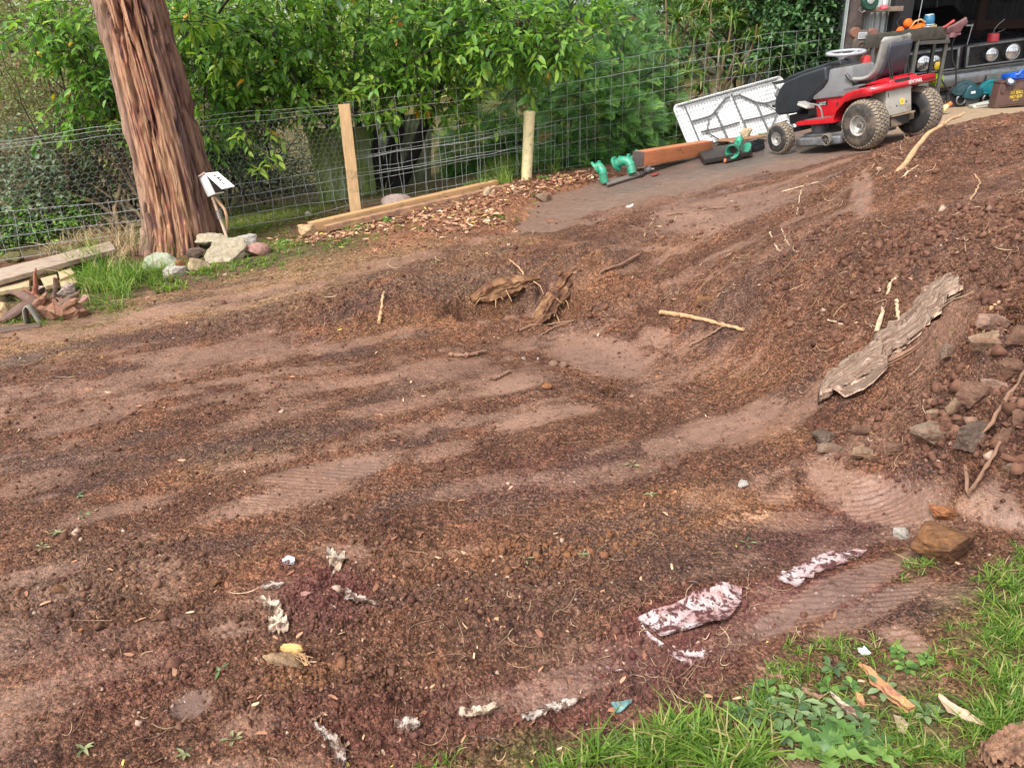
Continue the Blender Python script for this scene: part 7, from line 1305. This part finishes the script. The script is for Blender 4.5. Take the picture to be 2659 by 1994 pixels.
for i,(a,b,l) in enumerate([(730,640,'broad leaved weed at the right end of the verge by the pink stone'),(1010,578,'small weed sprouting below the lower long plank'),(1570,395,'leafy weed between the green pipes and the cypress'),(1410,470,'leafy weed right of the cream post foot'),(1530,420,'small weed behind the first green pipe bend'),(1980,352,'small weed on the rusty sheet beside the tan stones'),(1850,372,'leafy weed between the beam and the black plank'),(2020,345,'low weed at the rusty sheet end by the front wheel'),(2330,1700,'clover like weed beside the white bit of litter'),(2400,1720,'second clover like weed in the mud below the smooth slab')]): weed('broadleaf_weed',l,a,b,12,.10 if b<800 else .03,.022 if b<800 else .008,1.1,40+i,WEED)
# wilted scraps of weed on the mud
DULL=leafmat('wilted_leaf',[(0,(.10,.12,.05)),(.5,(.20,.22,.10)),(1,(.34,.33,.18))],.6,.2)
for i,(a,b,l) in enumerate([(215,1340,'torn green weed lying in a row at the left, upper one'),(150,1385,'torn green weed lying in a row at the left, middle one'),(110,1425,'torn pale weed lying in a row at the left, lowest one'),(205,1290,'small torn weed above the row at the left'),(1365,1452,'wilted pale weed on the orange soil in the centre'),(1510,1440,'tiny wilted leaf right of the pale wilted weed'),(1938,1414,'tiny wilted sprig on the dark red soil'),(1690,1285,'dry grass tuft lying on the small ridge right of centre'),(1716,702,'grey dried plant lying on the bank right of the torn root'),(570,1745,'muddy leaf bunch near the upturned yellow chunk'),(608,1922,'small bright green leaf at the bottom left'),(220,1948,'yellow green leaf bunch at the bottom edge, left'),(2520,1265,'small green sprout at the foot of the rubble'),(480,1960,'wilted stalk at the bottom edge below the puddle'),(1640,1210,'long dry stalk pointing up from the dry grass tuft')]): weed('plant_scrap',l,a,b,4+i%3,.034,.0045,.12+.1*(i%4),70+i,DULL if i%3 else WEED2,None,i%4==0,i%2==0,'plant scrap')
# --- sticks
def stick(name,lab,pts,r,mat,seed=0,cat='stick',fork=None,dz=.0,taper=.35,wob=.006,group=None):
    rg=np.random.default_rng(seed); A=np.array([np.array(on(q[0],q[1]))+np.array([0,0,r+dz+(q[2] if len(q)>2 else 0)]) for q in pts]); b0=A[0].copy(); k=len(A); t=np.linspace(0,k-1,max(16,k*7)); Q=np.stack([np.interp(t,range(k),A[:,i]) for i in range(3)],1)
    for _ in range(2): Q[1:-1]=(Q[:-2]+2*Q[1:-1]+Q[2:])/4
    Q[1:-1]+=rg.normal(size=(len(t)-2,3))*wob*.35; rr=r*(1-taper*t/(k-1))*(1+.14*rg.normal(size=len(t))); m=MB(); m.tube([tuple(v) for v in Q-b0],list(np.maximum(rr,r*.15)),9)
    o=m.build(name,mat,None,disp=r*.15,dsc=.02); o.location=b0; tagit(o,lab,cat,group)
    if fork:
        for j,(a,b) in enumerate(fork):
            s=Q[int(a*(len(Q)-1))]-b0; e=np.array(on(b[0],b[1]))+np.array([0,0,b[2]])-b0; m=MB(); m.tube([tuple(s),tuple((s+e)/2+rg.normal(size=3)*.005),tuple(e)],[r*.6,r*.45,r*.25],7); m.build('twig',mat,o)
    return o
TANW=M('tan_bare_wood',(.42,.25,.13),.75,.25,24,dirt=(.20,.11,.07),dsc=14,dth=.62,bump=.4,bd=.003); BRW=M('brown_stick',(.20,.11,.07),.85,.3,24,bump=.4,bd=.003); PALW=M('pale_stick',(.46,.34,.22),.75,.25,24,dirt=(.24,.14,.09),dsc=20,dth=.6)
# the long forked branch stuck in the heap
def branch():
    A=[np.array(on(2330,448))+np.array([0,0,-.02]),]; d0=A[0][1]
    for px,py,dy in ((2352,425,.1),(2378,385,.25),(2412,345,.4),(2444,328,.5),(2470,308,.6),(2494,302,.68)): A.append(ap(px,py,d0+dy))
    A=np.array(A); b0=A[0].copy(); t=np.linspace(0,6,40); Q=np.stack([np.interp(t,range(7),A[:,i]) for i in range(3)],1); 
    for _ in range(2): Q[1:-1]=(Q[:-2]+2*Q[1:-1]+Q[2:])/4
    T=thing('forked_branch','long pale forked branch stuck up out of the soil heap behind the rear tyre','branch',tuple(b0)); m=MB(); m.tube([tuple(v) for v in Q-b0],list(np.linspace(.020,.007,40)*(1+.1*np.sin(t*5))),10); m.build('limb',TANW,T,disp=.002,dsc=.03)
    for a,b in ((26,(2452,313)),(38,(2505,292))): s=Q[a]; e=ap(b[0],b[1],s[1]); m=MB(); m.tube([tuple(s-b0),tuple(e-b0)],[.009,.006],8); m.build('twig',TANW,T)
branch()
stick('stick','smooth tan stick lying on the bank above the centre puddle',[(1715,818),(1770,822),(1830,835),(1880,850),(1930,862)],.014,TANW,1); stick('stick','dark stick on the bank below the smooth tan one',[(1790,902),(1830,880),(1880,852)],.009,BRW,2); stick('stick','dark bent stick lying in the middle of the hollow',[(1168,926),(1215,930),(1262,918)],.014,BRW,3,wob=.01); stick('stick','thin dark stick on the mud left of the round balls',[(1280,990),(1305,978),(1325,970)],.010,BRW,4)
stick('root_piece','long curved root lying at the foot of the torn root',[(1350,862),(1380,848),(1430,842),(1490,832)],.010,BRW,5); stick('root_piece','second thinner root crossing the curved one',[(1400,875),(1440,852),(1480,838)],.006,BRW,6)
stick('straw_stick','fibrous splinter standing by the left bank of the hollow',[(985,845),(990,815),(1000,780,.03)],.011,TANW,7,wob=.012); stick('stick','thin pale stick on the smooth patch high on the bank',[(2000,604),(2012,640),(2025,655)],.005,PALW,8,taper=.5); stick('stick','pale twig beside the fibrous rags high on the bank',[(2030,595),(2040,625),(2050,640)],.004,PALW,9); stick('stick','long thin twig on the cracked mud under the driveway edge',[(1730,560),(1830,545),(1920,535)],.007,BRW,10,wob=.01); stick('stick','thin grey twig lying along the driveway edge',[(2030,500),(2080,486),(2125,475)],.005,PALW,11)
stick('stick','short pale split stick above the big bark slab',[(2275,870),(2295,842),(2312,822)],.009,PALW,12); stick('stick','second pale split stick above the big bark slab',[(2318,835),(2335,812),(2345,805)],.008,PALW,13); stick('stick','bent tan stick at the upper right edge of the heap',[(2570,810),(2580,785),(2602,765)],.010,TANW,14); stick('stick','pale root arching by the foot of the forked branch',[(2340,468),(2360,450),(2385,432)],.006,PALW,15)
stick('stick','long dark pole lying across the rubble',[(2500,1105),(2545,1150),(2600,1215)],.008,BRW,16,dz=.02); stick('stick','second pole lying across the rubble above the pale one',[(2495,1080),(2550,1130),(2590,1180)],.008,BRW,17,dz=.04); stick('stick','short reddish stick at the bottom below the centre',[(808,1878),(830,1862),(848,1850)],.004,BRW,18); stick('stick','thin dark twig in the grass beside the oval leaved weeds',[(1965,1735),(2000,1755),(2035,1765)],.006,BRW,19); stick('stick','dark twig crossing the oval leaved weeds',[(2085,1795),(2110,1808),(2135,1815)],.007,BRW,20)
stick('stick','pale forked twig at the lower edge of the heap',[(2150,830),(2185,845),(2225,838)],.005,PALW,21); stick('stick','thin root standing on the upper heap left',[(2070,560),(2072,530),(2080,505,.03)],.004,PALW,22); stick('stick','tangled pale root on the upper right of the heap',[(2520,520),(2535,500),(2545,475),(2530,455)],.005,TANW,23)
# --- draped or flat pieces
def rag(name,lab,up,lo,mat,th=.004,wr=.012,lift=.006,seed=0,nu=44,nv=16,group=None,cat='scrap',curl=0.,ridg=0.,jag=0.,dome=0.):
    """sheet between two outlines of spots, draped over the soil"""
    rg=np.random.default_rng(seed)
    def rs(P,n): 
        A=np.array([gp(*p)[:2] for p in P]); s=np.r_[0,np.cumsum(np.linalg.norm(np.diff(A,axis=0),axis=1))]; t=np.linspace(0,s[-1],n); return np.stack([np.interp(t,s,A[:,0]),np.interp(t,s,A[:,1])],1)
    U=rs(up,nu); Lo=rs(lo,nu); v=np.linspace(0,1,nv)[:,None,None]
    if jag: 
        w=np.linalg.norm(U-Lo,axis=1)[:,None]; d=(Lo-U)/(w+1e-6); q=np.arange(nu)*.45; ja=(fbm(q,q*0+seed,3,seed)-.5)[:,None]*2; jb=(fbm(q,q*0-seed,3,seed+9)-.5)[:,None]*2; U=U+d*ja*jag*w*.8; Lo=Lo+d*jb*jag*w*.8
    Q=U[None]*(1-v)+Lo[None]*v; X=Q[...,0];Y=Q[...,1]; z=hz(X.ravel(),Y.ravel()).reshape(X.shape); 
    zs=z.copy()
    for _ in range(8 if ridg>.05 else 3): zs[1:-1]=(zs[:-2]+2*zs[1:-1]+zs[2:])/4; zs[:,1:-1]=(zs[:,:-2]+2*zs[:,1:-1]+zs[:,2:])/4
    uu,vv=np.meshgrid(np.linspace(0,1,nu),np.linspace(0,1,nv)); z=(np.maximum(zs,z*.5+zs*.5) if ridg<.05 else zs+.01)+lift+th+(fbm(X*22+seed,Y*22,3,seed)-.5)*wr*2+curl*((1-vv)**4+vv**6)+dome*np.sin(np.pi*vv)
    if ridg: z+=ridg*(fbm(vv*(9 if ridg<.05 else 13)+fbm(uu*3,vv*2,2,seed)*1.5,uu*2.2,3,seed+4)-.5)
    V=np.stack([X,Y,z],-1).reshape(-1,3); N=len(V); c=V.mean(0); V2=V-np.array([0,0,th]); I=np.arange(N).reshape(nv,nu); F=np.stack([I[:-1,:-1],I[:-1,1:],I[1:,1:],I[1:,:-1]],-1).reshape(-1,4)
    e=np.concatenate([I[0],I[:,-1],I[-1][::-1],I[:,0][::-1]]); E=np.stack([e[:-1],e[:-1]+N,e[1:]+N,e[1:]],-1); E=E[E[:,0]!=E[:,3]]
    o=npmesh(name,np.concatenate([V,V2])-c,[np.concatenate([F[:,::-1],F+N,E])],mat,cols={'sheet':np.tile(np.stack([uu.ravel(),vv.ravel(),uu.ravel()*0,uu.ravel()*0+1],1),(2,1))}); o.location=c; return tagit(o,lab,cat,group)
def cloth(name,c1,c2,soil=(.10,.045,.04),th=.52,sc=26):
    b=NB(name); n=b.noise(sc,6,.75); n2=b.noise(sc*.35,4,.6); n3=b.noise(140,3,.6); c=b.mix(b.ramp(n2,[(.4,(0,0,0)),(.62,(1,1,1))]),c1,c2); k=b.ramp(n,[(th,(0,0,0)),(th+.05,(1,1,1))]); c=b.mix(k,c,soil); c=b.mix(.4,c,b.ramp(n3,[(.3,(.7,.7,.7)),(.7,(1.2,1.2,1.2))]),'MULTIPLY'); b.set(col=c,rough=.8,spec=.2); b.bump(b.math('ADD',k,n3),.5,.006); return b.m
PW=cloth('pink_white_cloth',(.50,.42,.42),(.36,.19,.18),(.085,.032,.03),.49,34); GW=cloth('grey_white_cloth',(.42,.36,.32),(.30,.22,.18),(.09,.05,.036),.48,40); SC=cloth('dirty_cream_scrap',(.50,.41,.32),(.36,.26,.19),(.12,.07,.05),.50,34)
rag('cloth_sheet','pinkish white sheet half buried in dark red soil, lower right of centre',[(1655,1632),(1750,1600),(1860,1558),(1925,1545)],[(1668,1642),(1715,1685),(1800,1672),(1890,1640),(1922,1590)],PW,.003,.006,.010,1,curl=.012); rag('cloth_fold','narrow pinkish strip running down from the corner of the half buried sheet',[(1668,1640),(1700,1680),(1740,1712),(1790,1742)],[(1664,1644),(1695,1686),(1738,1722),(1785,1748)],PW,.003,.004,.008,2,nv=4); rag('cloth_scrap','small pinkish scrap at the lower end of the half buried sheet',[(1740,1712),(1790,1705),(1845,1718)],[(1750,1730),(1790,1748),(1832,1740)],PW,.003,.008,.008,3,jag=.3)
rag('cloth_sheet','second whitish pink sheet showing through the soil beside the smooth mud strip',[(2015,1510),(2070,1482),(2130,1455),(2180,1444)],[(2025,1528),(2068,1540),(2110,1512),(2190,1478),(2250,1440)],PW,.003,.006,.006,4,jag=.25); rag('cloth_scrap','thin pink line of sheet edge below the half buried sheet',[(1572,1738),(1600,1756),(1650,1772)],[(1574,1744),(1600,1762),(1648,1778)],PW,.003,.004,.006,5,nv=4); rag('cloth_scrap','white speckled torn sheet near the bottom centre',[(1355,1862),(1400,1835),(1460,1822),(1508,1826)],[(1355,1880),(1385,1878),(1430,1856),(1500,1838)],GW,.003,.006,.006,6,jag=.4)
rag('bark_sheet','curled brown sheet with a dark hollow under it at the bottom centre',[(1190,1858),(1240,1852),(1290,1846)],[(1195,1872),(1250,1874),(1308,1852)],SC,.004,.010,.016,7,curl=.012,jag=.3); rag('torn_scrap','twisted whitish scrap with a thin tail left of centre near',[(885,1540),(905,1552),(930,1560),(990,1588)],[(892,1548),(900,1572),(945,1580),(992,1594)],GW,.004,.010,.010,8,jag=.5,curl=.008); rag('torn_scrap','crumpled grey scrap above the twisted whitish one',[(850,1432),(875,1440),(905,1460)],[(850,1470),(870,1500),(882,1502)],SC,.004,.018,.010,9,jag=.7,nu=20); rag('torn_scrap','small blue white flake in the red patch left of centre',[(736,1474),(752,1466),(768,1468)],[(738,1482),(752,1484),(770,1480)],cloth('blue_white_flake',(.62,.64,.70),(.45,.45,.5)),.005,.006,.008,10,nu=14,nv=6)
rag('torn_scrap','low whitish flake under the blue white one',[(680,1532),(705,1524),(740,1528)],[(690,1538),(710,1540),(742,1536)],GW,.005,.006,.006,11,nu=16,nv=6,jag=.3); rag('torn_scrap','torn cream scrap above the upturned yellow chunk',[(680,1580),(705,1582),(738,1595)],[(690,1598),(710,1612),(735,1612)],SC,.004,.014,.012,12,nu=20,jag=.6,curl=.01); rag('torn_scrap','ragged scrap touching the back of the upturned yellow chunk',[(700,1625),(730,1615),(755,1635)],[(700,1655),(725,1660),(750,1650)],SC,.004,.014,.010,13,nu=20,jag=.7)
rag('torn_scrap','long cream scrap running off the bottom edge',[(810,1898),(840,1912),(870,1925),(900,1960)],[(815,1905),(845,1935),(870,1975),(902,2010)],GW,.004,.010,.010,14,jag=.4,curl=.008); rag('torn_scrap','white speckled flake at the bottom left of centre',[(1025,1880),(1060,1872),(1092,1876)],[(1035,1895),(1060,1902),(1090,1890)],GW,.003,.006,.006,15,nu=20,jag=.3); rag('white_streak','thin white streak near the bottom, right of the white flake',[(1228,1902),(1270,1914),(1318,1932)],[(1226,1905),(1268,1918),(1316,1936)],GW,.003,.003,.005,16,nv=4)
rag('blue_rag','small torn blue green plastic rag at the edge of the grass',[(1585,1848),(1610,1842),(1640,1838)],[(1600,1866),(1620,1860),(1638,1846)],M('blue_green_plastic',(.10,.20,.20),.5,.3),.002,.012,.012,17,nu=20,cat='plastic'); rag('white_litter','small bright white bit of litter in the grass',[(2222,1702),(2240,1700),(2256,1712)],[(2225,1712),(2240,1718),(2258,1716)],M('white_litter',(.80,.80,.80),.5,.04),.003,.006,.008,18,nu=10,nv=5)
BS=NB('splintered_slab'); _uv=BS.attr('sheet').outputs['Color']; _n=BS.noise(3,6,.7,(1,1,1),_uv); _n2=BS.noise(9,7,.75,(.55,4.2,1),_uv); _c=BS.ramp(_n2,[(.32,(.12,.060,.042)),(.42,(.32,.195,.140)),(.52,(.46,.32,.24)),(.64,(.60,.47,.37))]); _c=BS.mix(BS.ramp(_n,[(.58,(0,0,0)),(.70,(.8,.8,.8))]),_c,(.15,.085,.06)); BS.set(col=_c,rough=.85,spec=.25); BS.bump(_n2,1.,.03)
rag('bark_slab','large splintered grey slab of bark lying down the right bank',[(2119,1052),(2140,1022),(2200,982),(2262,928),(2330,860),(2400,800),(2432,790)],[(2125,1058),(2160,1050),(2225,1020),(2290,985),(2310,940),(2380,890),(2440,850),(2495,784)],BS.m,.020,.008,.022,20,70,40,ridg=.11,jag=.30,dome=.015); rag('bark_flap','curled lower flap of the big bark slab',[(2160,1042),(2190,1030),(2240,1010),(2290,985)],[(2158,1048),(2190,1058),(2240,1042),(2300,985)],BS.m,.012,.010,.020,21,curl=.02,ridg=.03)
rag('wood_strip','dark splinter along the underside of the big bark slab',[(2290,950),(2350,915),(2410,885)],[(2295,958),(2355,925),(2408,893)],BRW,.012,.006,.01,22,nv=5)
OW=M('orange_rotten_wood',(.50,.235,.11),.8,.3,18,dirt=(.24,.10,.06),dsc=16,bump=.6,bd=.006,stretch=(4,1,4)); rag('wood_strip','long orange rotten wood strip lying in the grass at the lower right',[(2224,1748),(2260,1775),(2310,1820),(2368,1872)],[(2235,1760),(2255,1800),(2305,1840),(2350,1880)],OW,.012,.004,.012,23,nv=8,ridg=.012,jag=.2,cat='wood'); rag('dry_leaf','big flat pinkish tan leaf lying in the grass at the lower right',[(2428,1838),(2460,1860),(2500,1878),(2545,1912)],[(2428,1845),(2450,1885),(2500,1905),(2542,1914)],M('pink_tan_leaf',(.48,.32,.23),.6,.2,14),.002,.008,.014,24,cat='leaf',curl=.008)
rag('dry_leaf','wrinkled tan leaf between the dandelion and the orange strip',[(2315,1875),(2340,1890),(2352,1910)],[(2318,1900),(2325,1930),(2345,1935)],M('wrinkled_leaf',(.36,.26,.17),.7,.25,20),.002,.01,.010,25,cat='leaf',nu=14); rag('wood_piece','broad slab of brown wood cut by the bottom right corner',[(2530,1985),(2590,1945),(2680,1915)],[(2560,2040),(2640,2010),(2720,1970)],M('corner_wood',(.30,.16,.095),.85,.5,22,dirt=(.13,.065,.04),dsc=14,dth=.55,bump=1.,bd=.012,stretch=(1,4,4)),.03,.008,.012,26,cat='wood',ridg=.04,jag=.2)
rag('grey_bark_strip','grey brown bark strip in the grass left of the big flat leaf',[(2150,1820),(2190,1850),(2240,1880)],[(2155,1830),(2190,1868),(2235,1890)],SC,.003,.004,.012,27,cat='bark',nv=5); rag('wood_piece','short reddish stick of wood upright leaf litter beside the orange strip',[(2215,1820),(2235,1830),(2240,1850)],[(2222,1850),(2238,1862),(2242,1856)],OW,.006,.004,.01,28,cat='wood',nu=10,nv=4)
# rotten roots in the hollow
RW=NB('rotten_root'); _n=RW.noise(11,6,.7,(1,1,1)); _c=RW.ramp(_n,[(.30,(.04,.020,.015)),(.45,(.13,.062,.036)),(.56,(.22,.115,.058)),(.70,(.31,.19,.105))]); RW.set(col=_c,rough=.9,spec=.2); RW.bump(_n,.9,.02)
def rootlog(name,lab,pts,rs,seed,mat,n=20,disp=.012,extra=()):
    A=np.array([np.array(G(q[0],q[1]))+np.array([0,0,q[2]]) for q in pts]); b0=A[0].copy(); k=len(A); t=np.linspace(0,k-1,40); Q=np.stack([np.interp(t,range(k),A[:,i]) for i in range(3)],1)
    for _ in range(3): Q[1:-1]=(Q[:-2]+2*Q[1:-1]+Q[2:])/4
    T=thing(name,lab,'root',tuple(b0)); m=MB(); rr=np.interp(np.linspace(0,1,40),np.linspace(0,1,len(rs)),rs); v_,f_=strips((Q-b0)[None],rr[None],36); v_=v_.reshape(40,36,3); an=np.linspace(0,1,36,endpoint=False); A2,T2=np.meshgrid(an,np.linspace(0,1,40)); w_=np.abs(A2*2-1); mul=.70+.95*(fbm(w_*9,T2*2.2,3,seed)-.3)+.35*(fbm(w_*26,T2*6,3,seed+5)-.5); cen=(Q-b0)[:,None,:]; v_=cen+(v_-cen)*mul[...,None]; m.add(v_.reshape(-1,3),f_); m.build('log',mat,T,disp=disp,dsc=.03,sharp=30); rg=np.random.default_rng(seed)
    # hanging root strings
    for j in range(extra[0] if extra else 0):
        s=Q[rg.integers(extra[1],extra[2])]-b0+rg.normal(size=3)*.02; e=s+np.array([rg.normal()*.05,-.03-rg.random()*.05,-.03-rg.random()*.09]); m=MB(); m.tube([tuple(s),tuple((s+e)/2+rg.normal(size=3)*.014),tuple(e)],[.005,.0035,.002],5); m.build('rootlet',TANW,T)
rootlog('rotten_log','rotten splintered log half buried in the left bank of the hollow',[(1225,778,-.0),(1270,768,.025),(1340,748,.03),(1425,728,.02)],[.020,.060,.058,.018],1,RW.m,extra=(10,5,36)); rootlog('rotten_log','ragged brown log rising to the top of the hollow with hanging rootlets',[(1390,838,-.02),(1430,800,.01),(1470,752,.02),(1520,712,.04),(1560,690,.06)],[.025,.062,.075,.085,.06],2,RW.m,disp=.02,extra=(44,8,39)); rootlog('root_stub','short cut root end standing at the lip of the hollow',[(1520,722,.03),(1560,700,.05),(1600,682,.04)],[.045,.05,.02],3,M('ochre_rotten_wood',(.34,.19,.08),.9,.35,20,bump=.7,bd=.01),disp=.012,extra=(10,3,30)); stick('root_piece','long thin root running right from the lip of the hollow',[(1560,680,.02),(1610,672,.02),(1665,664,.01)],.010,BRW,30); stick('root_piece','thin broken root over the half buried log',[(1325,760,.04),(1350,775,.03),(1382,785,.01)],.006,TANW,31)
rock('bark_fragment','orange brown fragment of rotten wood on the bank left of the smooth patch',1835,785,60,26,OR,40,sink=.2)
# rubble at the right edge
gU='broken rubble at the right edge of the heap'
for i,(px,py,w,h,mt,l) in enumerate([(2535,985,80,50,TR,'flat tan slab standing out of the heap above the rubble'),(2480,1075,44,44,TR,'upright pale shard at the upper left of the rubble'),(2570,1070,56,36,PR,'squarish tan piece at the top of the rubble'),(2520,1100,90,50,RU,'muddy chunk in the middle of the rubble'),(2430,1185,110,46,CO,'long flat grey slab at the foot of the rubble'),(2510,1200,90,60,SL,'dark slab leaning across the rubble'),(2600,1200,50,60,RU,'brown slab on edge at the right of the rubble'),(2135,1150,70,30,SL,'thin flat grey slab on the soil left of the rubble'),(2150,1190,60,24,CO,'low grey piece below the thin flat slab'),(2240,1205,50,26,TR,'tan flat piece left of the rubble foot'),(2410,1150,34,24,TR,'small pale bit at the left of the rubble'),(2375,1160,34,34,RU,'small brown lump left of the grey slab'),(2620,1000,70,50,RU,'dark lump at the right edge above the rubble'),(2640,930,60,50,RU,'second dark lump at the right edge'),(2460,940,60,30,CO,'grey fragment by the dark cavity'),(2560,940,70,36,PR,'pinkish slab over the dark cavity'),(2640,1120,60,60,RU,'large muddy lump at the right edge of the rubble'),(2610,1260,34,34,CO,'pale capped stone below the rubble'),(2240,1130,44,20,RU,'small reddish slab left of the rubble'),(2330,1190,60,26,RU,'flat muddy piece at the rubble foot')]): 
    rock('rubble_piece',l,px,py,w*1.25,h*1.15,mt,300+i,.6,'rubble',gU,.15,7,4,.22,yaw=(i*.9)%1.6-.8)
rock('brown_boulder','large orange brown boulder lying on the mud above the grass corner',2455,1430,165,98,OR,41,.75,sink=.12,n=5,amp=.22); rock('flint','jagged grey flint just behind the orange brown boulder',2340,1396,50,26,WH,42); rock('rock','rusty red broken piece behind the big orange brown boulder',2465,1345,90,34,RB,43,amp=.5)
rock('mud_ball','left one of two muddy balls lying together in the hollow',1438,950,25,19,M('mud_ball',(.16,.09,.06),.8,.2,30,bump=.4),44,1,fac=1,amp=.05,group='two muddy balls in the hollow'); rock('mud_ball','right one of two muddy balls lying together in the hollow',1464,952,21,17,M('mud_ball',(.16,.09,.06),.8,.2,30,bump=.4),45,1,fac=1,amp=.05,group='two muddy balls in the hollow')
rock('white_pebble','white pebble left of the two muddy balls',1360,934,12,9,WH,46); rock('white_pebble','white pebble nearest the two muddy balls',1398,934,10,8,WH,47); rock('pale_stone','pale stone on the orange soil right of centre',1925,1272,34,26,WH,48); rock('clod','single dark clod on the mud between the balls and the burrow',1420,1018,26,18,RB,49); rock('dark_clod','dark clod stack at the left side of the floor, upper one',560,1515,36,20,OR,50); rock('dark_clod','dark clod at the left side of the floor, lower one',160,1545,44,24,OR,51); rock('small_stone','small red stone at the left foreground',215,1650,18,13,RB,52); rock('tan_chip','small tan block on the foreground soil, centre',1290,1612,18,12,TN,53); rock('red_stone','reddish stone pressed in the soil near the blue white flake',800,1565,30,16,PK,54)
# the upturned yellow chunk
def chunk():
    p=np.array(on(735,1730)); T=thing('fibre_chunk','upturned torn chunk with a yellow crest and a dark hollow under its near side','chunk',tuple(p)); V,F=lump(.062,.030,.024,7,4,.5,9); m=MB(); m.add(V,F); b=stone('dirty_fibre',(.30,.20,.115),(.17,.10,.06),22); m.build('body',b,T,loc=(.0,.0,.012),rot=(0,.25,-.3)); V,F=lump(.034,.010,.026,9,4,.5,8); m=MB(); m.add(V,F); m.build('crest',M('yellow_fibre',(.52,.34,.12),.85,.2,30,dirt=(.30,.19,.09),dsc=30,bump=.6,bd=.006),T,loc=(.026,.022,.034),rot=(.2,-.3,-.2)); 
    m=MB(); rg=np.random.default_rng(3); [m.tube([(.05+rg.normal()*.008,.01,.03),(.062+rg.normal()*.008,.0,.02+rg.normal()*.008),(.075+rg.normal()*.01,-.01,.004)],.0012,4) for _ in range(14)]; m.build('frayed_threads',TANW,T)
chunk()
